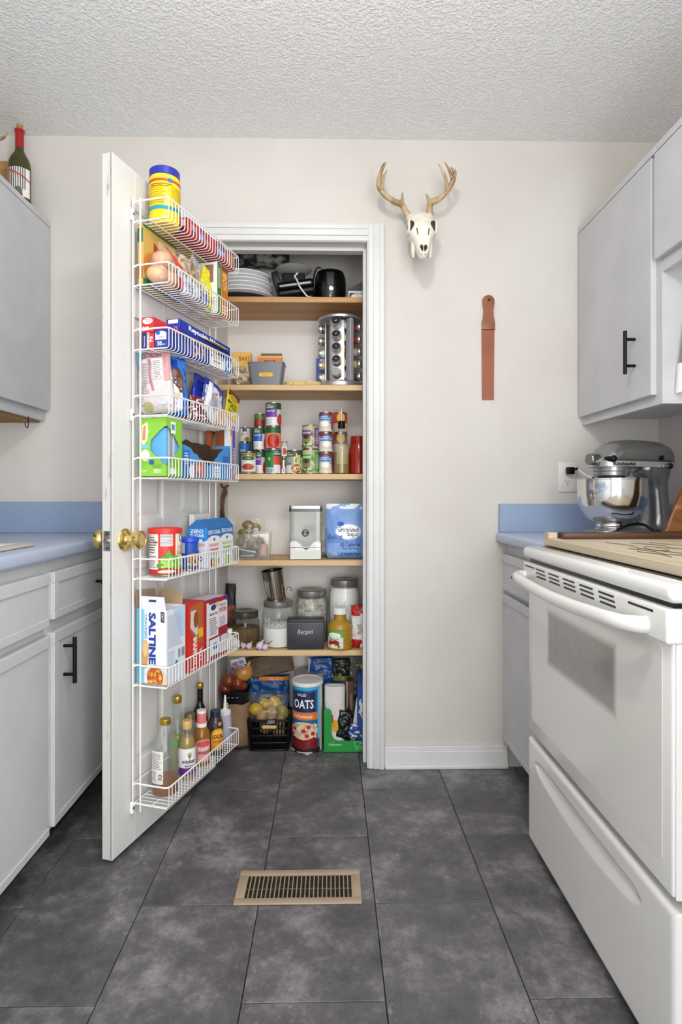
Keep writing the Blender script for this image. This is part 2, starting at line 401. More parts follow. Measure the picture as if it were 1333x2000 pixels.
b = MB(); b.lathe([(.034, 0), (.034, .003), (.031, .007), (.026, .009), (.017, .012), (.0135, .018), (.0135, .026), (.019, .030), (.0265, .037), (.0285, .046), (.0275, .056), (.022, .061), (0, .0615)], m_brass, 32, M=Matrix.Translation((0, .0345, 0)) @ Matrix.Rotation(-PI/2, 4, 'X'))
b.build('far_grip', kn)
b = MB(); b.box(-DW-.0012, .006, KZ-.029, -DW, .030, KZ+.029, m_steel, .0004, 1); b.cyl((-DW-.0012, .018, KZ), (-DW-.008, .018, KZ), .0075, m_steel)
for z in (-.021, .021): b.cyl((-DW-.0012, .018, KZ+z), (-DW-.0018, .018, KZ+z), .0035, mat('#555555', .4, 1))
b.build('latch_plate', door)
for z in (.22, 1.03, 1.84):
    b = MB(); b.cyl((.004, .04, z-.045), (.004, .04, z+.045), .006, m_brass); b.build('hinge', door)
# ================================================================ wire rack on the door
m_wire = mat('#efeeec', .35)
rack = thing('door_rack', 'white wire storage rack with eight baskets hung on open pantry door', 'rack', (HX, HY, 0), DA)
U0, U1, NO, NI = .066, .53, .130, .012
TOPS = [1.936, 1.745, 1.553, 1.356, 1.170, .870, .552, .199]; BH = .060
for u in (U0, U1):
    b = MB(); b.tube([(-u, -.010, .112), (-u, -.010, 1.95)], .0026, m_wire, 6); b.build('post', rack)
    b = MB(); b.tube([(-u, -.036, .118), (-u, -.036, 1.945)], .0026, m_wire, 6); b.build('post', rack)
for z in (.125, 1.30, 1.90):
    for u in (U0, U1):
        b = MB(); b.box(-u-.006, -.012, z-.018, -u+.006, -.001, z+.018, m_wire, .003, 1); b.cyl((-u, -.012, z), (-u, -.014, z), .004, m_steel, seg=8); b.build('bracket', rack)
def arc(p0, p1, p2, n=4):
    p0, p1, p2 = map(Vector, (p0, p1, p2)); return [(1-t)**2*p0+2*t*(1-t)*p1+t*t*p2 for t in [i/n for i in range(n+1)]]
rk = None
for zt in TOPS:
    b = MB(); z1, z0 = 0, -BH; rr = .0022
    # top rail: from rear post round the front and back to the other rear post
    for zz in (z1, z0):
        zb = zz
        pts = [(-U1, -.010, zb-.004)]+arc((-U1, -.014, zb-.004), (-U1, -.026, zb+.004), (-U1, -.036, zb))
        if zz == z1:
            pts += arc((-U1, -NO+.016, zb), (-U1, -NO, zb), (-U1+.016, -NO, zb))+arc((-U0-.010, -NO, zb), (-U0, -NO, zb), (-U0, -NO+.010, zb))+[(-U0, -.036, zb), (-U0, -.010, zb-.004)]
            b.tube(pts, .0027, m_wire, 6)
        else:
            b.tube(pts+[(-U1, -NO+.004, zb)], rr, m_wire, 6); b.tube([(-U0, -.010, zb), (-U0, -NO+.004, zb)], rr, m_wire, 6)
    b.tube([(-U1, -.014, z0), (-U0, -.014, z0)], .0024, m_wire, 6)
    b.tube([(-U1, -.072, z0-.002), (-U0, -.072, z0-.002)], .002, m_wire, 6)
    b.tube([(-U1, -.012, z1), (-U0, -.012, z1)], .002, m_wire, 6)
    nw = 27
    for i in range(nw):
        x = -U1+.005+(U1-U0-.008)*i/(nw-1)
        b.tube([(x, -.014, z0)]+arc((x, -NO+.011, z0), (x, -NO+.002, z0), (x, -NO, z0+.009), 3)+[(x, -NO, z1)], .00135, m_wire, 5)
    b.build('basket', rack, (0, 0, zt))
# ================================================================ cabinets
m_cab = tex('#c4c5c8', '#bcbdc0', 6, .42, bump=.08, bscale=40, key='cab')
m_cabw = tex('#c9cacb', '#c2c3c4', 6, .45, bump=.15, bscale=50, key='cabw')
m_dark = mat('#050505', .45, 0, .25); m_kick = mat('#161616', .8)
def pull(parent, x, y, z, s, L=.135, horiz=False):
    """black bar pull on a face that looks along s (s=+1: towards +X)"""
    b = MB()
    if horiz:
        b.cyl((x+s*.032, y-L/2, z), (x+s*.032, y+L/2, z), .006, m_dark)
        for q in (-.038, .038): b.cyl((x, y+q, z), (x+s*.032, y+q, z), .0048, m_dark)
    else:
        b.cyl((x+s*.032, y, z-L/2), (x+s*.032, y, z+L/2), .006, m_dark)
        for q in (-.042, .042): b.cyl((x, y, z+q), (x+s*.032, y, z+q), .0048, m_dark)
    b.build('handle', parent)
def front(name, parent, xf, s, y0, y1, z0, z1, m, rails='trbl', th=.018, rw=.032, rh=.005):
    """slab front, its outer face at xf, with an applied strip along the listed edges"""
    b = MB(); b.box(xf, y0, z0, xf-s*th, y1, z1, m, .0015, 1); o = b.build(name, parent)
    for r in rails:
        b = MB()
        if r == 't': b.box(xf, y0, z1-rw, xf+s*rh, y1, z1, m, .002, 1)
        if r == 'b': b.box(xf, y0, z0, xf+s*rh, y1, z0+rw*.75, m, .002, 1)
        if r == 'l': b.box(xf, y0, z0+rw*.75, xf+s*rh, y0+rw, z1-rw, m, .002, 1)
        if r == 'r': b.box(xf, y1-rw, z0+rw*.75, xf+s*rh, y1, z1-rw, m, .002, 1)
        b.build('edge_strip', o)
    return o
def carcass(parent, xf, xb, y0, y1, z0, z1, m, kick=0, s=1):
    b = MB(); b.box(xf, y0, z0, xb, y1, z1, m, .001, 1)
    b.build('body', parent)
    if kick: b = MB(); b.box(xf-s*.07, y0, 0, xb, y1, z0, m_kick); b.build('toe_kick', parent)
# left run, fronts at x = -0.78
FX = -.785
c1 = thing('base_cabinet', 'grey base cabinet with drawer and bar-handled door beside open pantry door', 'cabinet')
carcass(c1, -.802, LX+.002, 1.6725, DEP-.002, .105, .875, m_cabw, 1, 1)
o = front('drawer', c1, FX, 1, 1.682, 2.20, .708, .842, m_cabw); pull(o, FX, 2.03, .772, 1, .135, True)
o = front('door', c1, FX, 1, 1.682, 2.20, .122, .672, m_cabw, 'trbl'); pull(o, FX, 1.752, .575, 1)
c2 = thing('base_cabinet', 'grey sink base cabinet with plain false drawer front, nearest on left', 'cabinet')
b = MB(); b.box(-.802, .76, .105, LX+.002, 1.671, .72, m_cabw, .001, 1); b.box(-.802, .76, .719, -.822, 1.671, .875, m_cabw)
for y in (.761, 1.653): b.box(-.822, y, .719, LX+.002, y+.017, .875, m_cabw)
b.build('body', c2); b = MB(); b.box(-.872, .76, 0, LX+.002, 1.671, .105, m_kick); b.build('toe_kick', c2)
for y0, y1 in ((.78, 1.215), (1.23, 1.655)):
    front('drawer_front', c2, FX, 1, y0, y1, .694, .842, m_cabw, 'tb'); front('door', c2, FX, 1, y0, y1, .114, .668, m_cabw, 'tb')
c3 = thing('base_cabinet', 'grey base cabinet on left, outside the picture frame', 'cabinet'); carcass(c3, -.802, LX+.002, -.3, .758, .105, .875, m_cabw, 1, 1)
front('door', c3, FX, 1, .2, .74, .114, .842, m_cabw)
m_lam = tex('#b2bcd2', '#abb5cc', 300, .34, key='lam', lo=.4, hi=.6)
m_lam2 = tex('#90a3bf', '#889ab8', 260, .4, key='lam2', lo=.4, hi=.6)
def counter(name, label, prof, y0, y1):
    b = MB(); n = len(prof); vs = [(x, y, z) for y in (y0, y1) for x, z in prof]
    fs = [tuple(range(n)), tuple(range(2*n-1, n-1, -1))]+[(i, i+n, (i+1) % n+n, (i+1) % n) for i in range(n)]
    b.add(vs, fs, m_lam); o = b.build(name); return tag(o, label, 'countertop')
def nose(s, xf, xb):   # postformed front edge, s = direction the front faces
    P = [(xb, .877), (xf-s*.030, .877), (xf-s*.012, .877)]
    P += [(xf-s*.012+s*.012*math.sin(a), .889-.012*math.cos(a)) for a in (.4, .8, 1.2, 1.57)]
    P += [(xf-s*.012+s*.012*math.cos(a), .903+.012*math.sin(a)) for a in (0, .4, .8, 1.2, 1.57)]
    return P+[(xf-s*.03, .9155), (xb, .915)]
# left counter with a cut for the sink: three pieces joined in one mesh
def slabtop(name, label, s, xf, xb, y0, y1, hole=None):
    b = MB(); P = nose(s, xf, xb)
    def run(P, y0, y1):
        n = len(P); vs = [(x, y, z) for y in (y0, y1) for x, z in P]
        b.add(vs, [tuple(range(n)), tuple(range(2*n-1, n-1, -1))]+[(i, i+n, (i+1) % n+n, (i+1) % n) for i in range(n)], m_lam)
    if hole:
        hx0, hx1, hy0, hy1 = hole
        run(P, hy1, y1); run(P, y0, hy0); run(nose(s, xf, hx1), hy0, hy1); b.box(xb, hy0, .877, hx0, hy1, .915, m_lam)
    else: run(P, y0, y1)
    return tag(b.build(name), label, 'countertop')
slabtop('countertop', 'pale blue laminate countertop around the sink at left', 1, -.772, LX, -.3, DEP-.001, (-1.305, -.862, .935, 1.668))
b = MB(); b.box(LX+.001, DEP-.022, .9155, -.50, DEP-.0005, 1.034, m_lam2, .002, 1); tag(b.build('backsplash'), 'blue laminate backsplash strip on back wall left of pantry door', 'backsplash')
b = MB(); b.box(LX+.0005, -.3, .9155, LX+.022, DEP-.023, 1.034, m_lam2, .002, 1); tag(b.build('backsplash'), 'blue laminate backsplash strip along left side wall', 'backsplash')
# sink
m_sink = mat('#cfc8bc', .35); sk = thing('sink', 'beige drop-in kitchen sink set in left countertop', 'sink')
b = MB()
for a in ((-1.325, .92, -1.285, 1.69), (-.885, .92, -.835, 1.69), (-1.285, .92, -.885, .965), (-1.285, 1.645, -.885, 1.69)): b.box(a[0], a[1], .9158, a[2], a[3], .924, m_sink, .004, 2)
b.build('rim', sk)
b = MB(); x0, x1, y0, y1 = -1.286, -.884, .964, 1.646
for a in ((x0, y0, x0+.006, y1), (x1-.006, y0, x1, y1), (x0, y0, x1, y0+.006), (x0, y1-.006, x1, y1)): b.box(a[0], a[1], .74, a[2], a[3], .92, m_sink)
b.box(x0, y0, .735, x1, y1, .742, m_sink); b.build('basin', sk)
# upper left
c4 = thing('wall_cabinet', 'grey wall cabinet at upper left with wine bottle on top', 'cabinet')
b = MB(); b.box(-1.098, .9, 1.365, LX+.002, DEP-.002, 2.105, m_cab, .001, 1); b.box(-1.098, .9, 1.345, -1.118, DEP-.002, 1.366, m_cab); b.build('body', c4)
b = MB(); b.box(-1.098, .9, 2.0875, -1.0785, DEP-.002, 2.108, m_cab, .001, 1); b.build('top_rail', c4)
front('door', c4, -1.078, 1, 1.80, 2.285, 1.382, 2.085, m_cab, ''); front('door', c4, -1.078, 1, 1.30, 1.79, 1.382, 2.085, m_cab, '')
b = MB(); b.box(-1.12, 1.0, 1.338, LX+.002, DEP-.002, 1.3445, tex('#a87f3e', '#8d682f', 5, .7, stretch=(6, .5, 1), key='raw')); b.build('raw_wood_underside', c4)
b = MB(); q = atY(55, 815, 2.12); b.tube([(q.x, 2.12, 1.34), (q.x, 2.12, 1.305)]+arc((q.x, 2.12, 1.302), (q.x-.006, 2.12, 1.290), (q.x-.012, 2.12, 1.318)), .0016, m_dark, 6); tag(b.build('cup_hook'), 'small dark wire hook under the upper left cabinet', 'hook')
# right run
c5 = thing('base_cabinet', 'grey base cabinet between stove and back wall', 'cabinet')
carcass(c5, .685, RX-.002, 1.787, DEP-.002, .105, .875, m_cab, 1, -1)
o = front('drawer', c5, .668, -1, 1.80, 2.27, .70, .835, m_cab, 'tb'); pull(o, .668, 1.985, .772, -1, .135, True)
front('door', c5, .668, -1, 1.80, 2.27, .122, .68, m_cab, 'tb')
c6 = thing('base_cabinet', 'grey base cabinet at right, in front of the stove outside the frame', 'cabinet')
carcass(c6, .685, RX-.002, -.2, 1.0, .105, .875, m_cab, 1, -1); front('door', c6, .668, -1, .5, .98, .122, .835, m_cab, 'tb')
slabtop('countertop', 'blue laminate countertop under the stand mixer', -1, .645, RX, 1.79, DEP-.001)
slabtop('countertop', 'blue laminate countertop at right, outside the picture frame', -1, .645, RX, -.2, .998)
b = MB(); b.box(.655, DEP-.022, .9155, RX-.023, DEP-.0005, 1.026, m_lam2, .002, 1); tag(b.build('backsplash'), 'blue laminate backsplash strip on back wall behind stand mixer', 'backsplash')
b = MB(); b.box(RX-.022, 1.79, .9155, RX-.0005, DEP-.001, 1.026, m_lam2, .002, 1); tag(b.build('backsplash'), 'short blue laminate backsplash on right side wall', 'backsplash')
c7 = thing('wall_cabinet', 'grey wall cabinet at upper right with black bar handle', 'cabinet')
b = MB(); b.box(.985, 1.735, 1.358, RX-.002, DEP-.002, 2.10, m_cab, .001, 1)
b.box(.985, 1.735, 1.332, 1.003, DEP-.002, 1.359, m_cab); b.box(1.003, 1.735, 1.332, RX-.002, 1.753, 1.359, m_cab); b.box(.9675, 1.74, 2.081, .986, DEP-.002, 2.103, m_cab, .001, 1); b.build('body', c7)
o = front('door', c7, .967, -1, 1.765, 2.283, 1.362, 2.078, m_cab, ''); pull(o, .967, 1.858, 1.512, -1, .137)
for z in (1.46, 2.0): b = MB(); b.cyl((.975, 2.287, z-.022), (.975, 2.287, z+.022), .004, m_cab); b.build('hinge', o)
c8 = thing('wall_cabinet', 'short grey wall cabinet over the stove at right', 'cabinet')
b = MB(); b.box(.985, .97, 1.745, RX-.002, 1.732, 2.10, m_cab, .001, 1); b.box(.985, .97, 1.722, 1.003, 1.733, 1.746, m_cab); b.box(.9675, .97, 2.081, .986, 1.738, 2.103, m_cab, .001, 1); b.build('body', c8)
front('door', c8, .967, -1, 1.36, 1.748, 1.762, 2.078, m_cab, ''); front('door', c8, .967, -1, .98, 1.35, 1.762, 2.078, m_cab, '')
# ================================================================ stove
m_en = tex('#e8e8e5', '#e2e1de', 2, .16, key='enamel'); m_blk = mat('#060606', .3)
st = thing('stove', 'white freestanding kitchen stove with curved oven handle and bottom drawer', 'stove')
b = MB(); b.box(.64, 1.012, .03, RX-.02, 1.772, .868, m_blk); b.build('body', st)
for y in (1.05, 1.73):
    for x in (.70, 1.2): b = MB(); b.cyl((x, y, 0), (x, y, .03), .018, m_blk); b.build('foot', st)
# drawer front with scooped grip
b = MB(); YA, YB, ZA, ZB = 1.010, 1.774, .030, .334
def groove(y, z):
    if not 1.125 < y < 1.705: return 0
    k = (y-1.125)/.58; zt = .293-.008*k*0; zb = .262-.030*math.sin(PI*k)**.8
    if y < 1.16: k2 = (y-1.125)/.035
    elif y > 1.67: k2 = (1.705-y)/.035
    else: k2 = 1
    mid = (zt+zb)/2; zt = mid+(zt-mid)*math.sqrt(max(0, k2)); zb = mid+(zb-mid)*math.sqrt(max(0, k2))
    if z <= zb or z >= zt: return 0
    v = (z-zb)/(zt-zb)
    return .014*min(1, (v/.75))*(1 if v < .8 else max(0, (1-v)/.2))
def edge(y, z):
    d = min(y-YA, YB-y, z-ZA, ZB-z); r = .012
    return 0 if d >= r else r-math.sqrt(max(0, r*r-(r-d)**2))
zr = sorted(set([ZA+.304*i/90 for i in range(91)]+[ZA+.001, ZA+.003, ZA+.006, ZB-.001, ZB-.003, ZB-.006])); yr = sorted(set([YA+.764*i/120 for i in range(121)]+[YA+.001, YA+.003, YB-.001, YB-.003]))
b.grid(lambda u, v: (.596+groove(yr[round(u*(len(yr)-1))], zr[round(v*(len(zr)-1))])+edge(yr[round(u*(len(yr)-1))], zr[round(v*(len(zr)-1))]), yr[round(u*(len(yr)-1))], zr[round(v*(len(zr)-1))]), len(yr)-1, len(zr)-1, m_en)
b.box(.608, YA, ZA, .64, YB, ZB, m_en); b.build('drawer', st, ang=1.0)
od = thing('oven_door', 'x', 'x'); del od['label'], od['category']; od.parent = st
b = MB(); b.box(.596, 1.018, .356, .636, 1.768, .812, m_en, .006, 3); b.build('panel', od)
b = MB(); b.box(.6005, 1.013, .3545, .634, 1.0185, .80, m_en, .002, 1); b.build('side_lip', od)
def rrect(x0, y0, x1, y1, r, n=5):
    P = []
    for cx, cy, a in ((x1-r, y1-r, 0), (x0+r, y1-r, PI/2), (x0+r, y0+r, PI), (x1-r, y0+r, 1.5*PI)):
        P += [(cx+r*math.cos(a+PI/2*i/n), cy+r*math.sin(a+PI/2*i/n)) for i in range(n+1)]
    return P
def winmat():
    m = bpy.data.materials.new('oven_window_frit'); m.use_nodes = True; nt = m.node_tree; n = nt.nodes; L = nt.links; b = n['Principled BSDF']
    tc = n.new('ShaderNodeTexCoord'); se = n.new('ShaderNodeSeparateXYZ'); L.new(tc.outputs['Object'], se.inputs[0])
    def dist(out, c, h):   # distance outside |v-c|<h, as 0..1 over 3 cm
        a = n.new('ShaderNodeMath'); a.operation = 'SUBTRACT'; L.new(out, a.inputs[0]); a.inputs[1].default_value = c
        q = n.new('ShaderNodeMath'); q.operation = 'ABSOLUTE'; L.new(a.outputs[0], q.inputs[0])
        r = n.new('ShaderNodeMapRange'); r.interpolation_type = 'SMOOTHSTEP'; L.new(q.outputs[0], r.inputs[0]); r.inputs[1].default_value = h-.016; r.inputs[2].default_value = h+.012
        return r.outputs[0]
    mx = n.new('ShaderNodeMath'); mx.operation = 'MAXIMUM'; L.new(dist(se.outputs[1], 1.415, .192), mx.inputs[0]); L.new(dist(se.outputs[2], .672, .074), mx.inputs[1])
    no = n.new('ShaderNodeTexNoise'); no.inputs['Scale'].default_value = 30; L.new(tc.outputs['Object'], no.inputs[0])
    c1 = n.new('ShaderNodeMix'); c1.data_type = 'RGBA'; c1.inputs[6].default_value = lin('#a19f9c'); c1.inputs[7].default_value = lin('#8f8d8a'); L.new(no.outputs[0], c1.inputs[0])
    c = n.new('ShaderNodeMix'); c.data_type = 'RGBA'; L.new(mx.outputs[0], c.inputs[0]); L.new(c1.outputs[2], c.inputs[6]); c.inputs[7].default_value = lin('#e2e0dc')
    L.new(c.outputs[2], b.inputs['Base Color']); b.inputs['Roughness'].default_value = .12; return m
b = MB(); b.prism([(y, z) for y, z in rrect(1.05, .40, 1.735, .79, .012)], -.0006, .0006, winmat(), M=Matrix(((0, 0, -1, .5956), (1, 0, 0, 0), (0, 1, 0, 0), (0, 0, 0, 1)))); b.build('window', od)
b = MB(); b.box(.582, 1.012, .800, .64, 1.774, .862, m_en, .005, 3); b.build('vent_trim', od)
for row, z in enumerate((.851, .841, .831)):
    for k in range(5):
        y1 = 1.665-k*.098-row*.004
        b = MB(); b.box(.5815, y1-.070, z-.0022, .583, y1, z+.0022, m_blk); b.build('slot', od)
for y0, y1 in ((1.68, 1.755), (1.055, 1.145)):
    b = MB(); b.box(.5815, y0, .8488, .583, y1, .8532, m_blk); b.build('slot', od)
hp = [(.590, 1.752, .822), (.572, 1.757, .822), (.556, 1.748, .821), (.546, 1.725, .820), (.541, 1.68, .818), (.537, 1.55, .814), (.535, 1.42, .812), (.537, 1.29, .814), (.542, 1.17, .818), (.552, 1.105, .820), (.570, 1.085, .821), (.588, 1.078, .821)]
b = MB(); b.tube(hp, [.013, .014, .0145, .015, .015, .0155, .0155, .0155, .015, .015, .016, .017], m_en, 16, flat=.85); b.build('handle', od)
b = MB(); b.box(.582, 1.0, .872, RX-.02, 1.784, .9055, m_en, .014, 5); b.build('cooktop', st)
b = MB(); b.box(.632, 1.03, .9052, RX-.08, 1.76, .9062, m_blk); b.build('cooktop_glass', st)
b = MB(); b.box(.60, 1.02, .861, .66, 1.765, .873, m_blk); b.build('gap_strip', st)  # black strip filling the gap between vent trim and cooktop
# ================================================================ things on the back wall and floor
m_bone = tex('#efebe3', '#d6cdb9', 28, .6, bump=.3, key='bone', lo=.3, hi=.8); m_antl = tex('#8a6a45', '#c2ac86', 40, .5, bump=.6, stretch=(1, 1, .3), key='antler')
m_hole = mat('#3a2c1c', .8)
sk = thing('deer_skull', 'bleached deer skull with two brown antlers hung on back wall', 'skull', (0, 0, 0))
A, B = atY(821, 424, 2.235), atY(827, 503, 2.115)
ax = (B-A); Ls = ax.length; ax.normalize(); sx = Vector((1, 0, 0)); up = sx.cross(ax).normalized()
if up.y > 0: up = -up           # up points out of the skull's forehead, towards the room
# cross-sections: t, half width, half height, forehead bulge
SEC = [(0, .002, .002), (.0, .045, .020), (.04, .048, .026), (.14, .049, .034), (.28, .050, .040), (.36, .054, .041), (.46, .052, .042), (.55, .043, .038), (.66, .034, .034), (.78, .027, .028), (.88, .021, .022), (.96, .017, .017), (1.0, .011, .011), (1.01, .0005, .0005)]
def skp(u, v):
    x = v*(len(SEC)-1); i = min(int(x), len(SEC)-2); f = x-i
    t, w, h = [SEC[i][k]*(1-f)+SEC[i+1][k]*f for k in range(3)]
    a = 2*PI*u; ca, sa = math.cos(a), math.sin(a)
    px = math.copysign(abs(ca)**.75, ca)*w; pz = math.copysign(abs(sa)**.8, sa)*h
    if .30 < t < .50:   # eye sockets sink into both sides
        d = abs(abs(ca)-.92)
        k = max(0, 1-((t-.40)/.085)**2-((sa-.25)/.42)**2); px *= 1-.42*k
    q = A+ax*(t*Ls)+sx*px+up*pz
    return q+Vector((0, 0, 1))*.0015*noise.noise(q*60)
b = MB(); b.grid(skp, 48, 60, m_bone, closeu=True); b.build('cranium', sk, ang=1.2)
for s in (-1, 1):
    c = A+ax*(.40*Ls)+sx*(s*.040)+up*.022; b = MB(); b.blob(c, (.014, .022, .024), m_hole); b.build('eye_socket', sk)
    pts = [c+ax*(math.cos(a)*.026)+up*(math.sin(a)*.022)+sx*s*.010 for a in [2*PI*i/14 for i in range(14)]]
    b = MB(); b.tube(pts, .0045, m_bone, 8, closed=True); b.build('eye_ridge', sk)
    b = MB(); p0 = A+ax*(.52*Ls)+sx*s*.022+up*.0375; b.tube([p0, p0+ax*.03-sx*s*.003-up*.004], [.0022, .0012], m_hole, 6); b.build('suture_hole', sk)
    b = MB()
    for i in range(0): p = A+ax*((.56+.045*i)*Ls)+sx*s*.029-up*.034; b.blob(p, (.004, .006, .006), m_bone, sub=1)
    b.blob(A+ax*(.70*Ls)+sx*s*.031-up*.016, (.010, .016, .034), m_bone, .2, 4); b.build('upper_jaw', sk)
nb = A+ax*(.90*Ls)+up*.020
for s in (-1, 1): b = MB(); b.blob(nb+sx*s*.0075, (.0068, .012, .014), m_hole); b.build('nostril', sk)
b = MB(); b.tube([nb-ax*.012+up*.004, nb+ax*.016+up*.001], .0018, m_bone, 6); b.build('nasal_septum', sk)
for s in (-1, 1): b = MB(); b.tube([nb+sx*s*.013, nb+sx*s*.012+ax*.014, nb+sx*s*.006+ax*.026-up*.004], [.006, .005, .004], m_bone, 8); b.build('premaxilla', sk)
def smooth(P, R, n=6):
    out, rr = [], []
    for i in range(len(P)-1):
        p0, p1, p2, p3 = P[max(i-1, 0)], P[i], P[i+1], P[min(i+2, len(P)-1)]
        for k in range(n):
            t = k/n; out.append(.5*((2*p1)+(p2-p0)*t+(2*p0-5*p1+4*p2-p3)*t*t+(3*p1-p0-3*p2+p3)*t**3)); rr.append(R[i]*(1-t)+R[i+1]*t)
    return out+[P[-1]], rr+[R[-1]]
def zk(x, y, d): return atY(700+x/6.06, 290+y/6.06, d)
AN = {'antler': [([(600, 810, 2.235), (560, 740, 2.225), (510, 660, 2.21), (430, 630, 2.195), (330, 560, 2.18), (255, 470, 2.17), (245, 380, 2.16), (275, 270, 2.15), (335, 165, 2.145)], [.0135, .0115, .012, .0105, .010, .0098, .0088, .0062, .0012]),
    ([(515, 655, 2.21), (522, 600, 2.20), (525, 515, 2.195)], [.0075, .006, .001]), ([(285, 490, 2.165), (290, 420, 2.17), (305, 330, 2.17), (345, 255, 2.17)], [.007, .0066, .0055, .001]), ([(262, 300, 2.15), (285, 220, 2.20), (318, 160, 2.16)], [.006, .0045, .001])],
  'antler.001': [([(845, 790, 2.235), (848, 720, 2.225), (862, 640, 2.21), (940, 610, 2.195), (1040, 520, 2.18), (1110, 410, 2.17), (1142, 300, 2.16), (1130, 255, 2.15), (1095, 225, 2.15)], [.0135, .0115, .0125, .0105, .010, .0095, .0078, .006, .0015]),
    ([(850, 640, 2.21), (828, 590, 2.20), (806, 535, 2.20)], [.0085, .0065, .0015]), ([(1050, 480, 2.175), (1045, 400, 2.17), (1010, 290, 2.17), (948, 178, 2.17)], [.0075, .0066, .0055, .001]), ([(1115, 360, 2.16), (1085, 270, 2.16), (1025, 158, 2.17)], [.0065, .0055, .001])]}
for nm, parts in AN.items():
    b = MB()
    for P, R in parts: p, r = smooth([zk(*q) for q in P], R); b.tube(p, r, m_antl, 12)
    q = zk(*parts[0][0][0]); p0 = b; b = MB(); sg = -1 if nm == 'antler' else 1; b.tube([A+sx*sg*.030+ax*.02, q+Vector((0, 0, .002))], [.020, .0125], m_bone, 12); b.build('pedicle', sk); b = p0
    for k in range(9): a = 2*PI*k/9; b.blob(q+Vector((.0135*math.cos(a), .010*math.sin(a), .004)), (.0045, .0045, .0045), m_antl, sub=1)
    b.build('antler', sk, ang=1.2)
# leather strop
m_lea = tex('#8a4a2e', '#9c5a3c', 14, .42, bump=.15, bscale=200, stretch=(1, 1, .5), key='leather'); m_lea2 = tex('#7e4630', '#93573d', 14, .4, key='leather2')
q = atY(953.5, 781, DEP); x, z = q.x, q.z
stp = thing('leather_strop', 'brown leather strop with rounded handle hanging on back wall', 'strop', (x, DEP-.001, z))
H = .405; b = MB()
b.prism([(-.0235, 0), (.0225, 0), (.0235, .14), (.0245, .275), (-.0255, .275), (-.0245, .14)], -.004, 0, m_lea, M=Matrix(((1, 0, 0, 0), (0, 0, 1, 0), (0, 1, 0, 0), (0, 0, 0, 1)))); b.build('strap', stp)
hd = [(-.0255, .272), (.0255, .272), (.0255, .298), (.019, .318), (.0185, .345), (.0225, .372)]+[(.0235*math.cos(a), .384+.0215*math.sin(a)) for a in [i*PI/10 for i in range(11)]]+[(-.0225, .372), (-.0185, .345), (-.019, .318), (-.0255, .298)]
b = MB(); b.prism(hd, -.011, -.004, m_lea2, M=Matrix(((1, 0, 0, 0), (0, 0, 1, 0), (0, 1, 0, 0), (0, 0, 0, 1))), bev=.0015); hd_o = b.build('handle', stp)
b = MB(); b.cyl((.002, -.0112, .386), (.002, -.0122, .386), .0055, mat('#2b1a10', .7)); b.build('hanging_hole', stp)
# outlet with plug
o = thing('wall_outlet', 'white double wall outlet above the blue backsplash', 'outlet', tuple(atY(1108, 932, DEP-.0005)))
mo = mat('#dedbd5', .35); b = MB(); b.box(-.0355, -.006, -.058, .0355, 0, .058, mo, .003, 2); b.build('cover_plate', o)
for zc in (.0195, -.0195):
    b = MB(); b.prism([(.017*math.cos(a), max(-.0135, min(.0135, .017*math.sin(a)))) for a in [2*PI*i/24 for i in range(24)]], .006, .0082, mo, M=Matrix(((1, 0, 0, 0), (0, 0, -1, 0), (0, 1, 0, zc), (0, 0, 0, 1))))
    for xx, hh in ((-.0065, .0042), (.0065, .0034)): b.box(xx-.001, -.0086, zc+.003-hh, xx+.001, -.0081, zc+.003+hh, m_dark)
    b.cyl((0, -.008, zc-.008), (0, -.0086, zc-.008), .0024, m_dark, seg=10); b.build('receptacle', o)
pg = thing('charger_plug', 'black plug with white cable in the outlet beside stand mixer', 'plug', tuple(atY(1112, 919, DEP-.0095)))
b = MB(); b.box(-.015, -.024, -.015, .015, 0, .013, m_dark, .005, 2); b.cyl((.008, -.014, .004), (.026, -.026, .006), .005, m_dark); b.build('plug_body', pg)
o0 = pg.location; b = MB(); P = [Vector((.024, -.025, .006)), atY(1142, 926, 2.23)-o0, atY(1160, 934, 2.19)-o0, atY(1172, 938, 2.17)-o0, atY(1186, 952, 2.19)-o0, atY(1200, 990, 2.24)-o0, atY(1206, 1030, 2.25)-o0]
p, r = smooth(P, [.0028]*7); b.tube(p, r, mat('#e8e6e2', .4), 8); b.build('white_cable', pg)
b = MB(); b.tube([atY(1158, 933, 2.19)-o0, atY(1172, 938.5, 2.166)-o0], .0036, m_dark, 8); b.build('cable_joint', pg)
# floor register
vt = thing('floor_register', 'tan metal floor vent register lying in the dark tiles', 'vent', (-.085, 1.597, 0))
m_tan = mat('#a3917a', .4, 0); VW, VD = .167, .069
b = MB()
fr_o = rrect(-VW, -VD, VW, VD, .008); 
for a in ((-VW, -VD, VW, -.046), (-VW, .046, VW, VD), (-VW, -.047, -.141, .047), (.141, -.047, VW, .047)): b.box(a[0], a[1], .0005, a[2], a[3], .006, m_tan, .0028, 2)
b.build('frame', vt)
b = MB(); b.box(-.142, -.047, .0004, .142, .047, .001, tex('#15110d', '#4a3a28', 40, .8, lo=.5, hi=.75, key='duct_shade_rust')); b.build('duct_shade_plate', vt)  # thin plate over the tiles: duct darkness put into its colour, plus brown rust
b = MB(); b.tube([(-.142, -.008, .0022), (.142, -.008, .0022)], .0014, tex('#6b5b45', '#3a2f22', 60, .6, key='rod'), 6); b.build('damper_rod', vt)
b = MB(); b.box(-.0016, -.047, .0025, .0016, .047, .0056, m_tan, .0008, 1); s0 = b.build('slat', vt); s0.location = (-.1325, 0, 0)
for i in range(1, 24): c = link_copy(s0, vt); c.location = (-.1325+i*.0115, 0, 0)
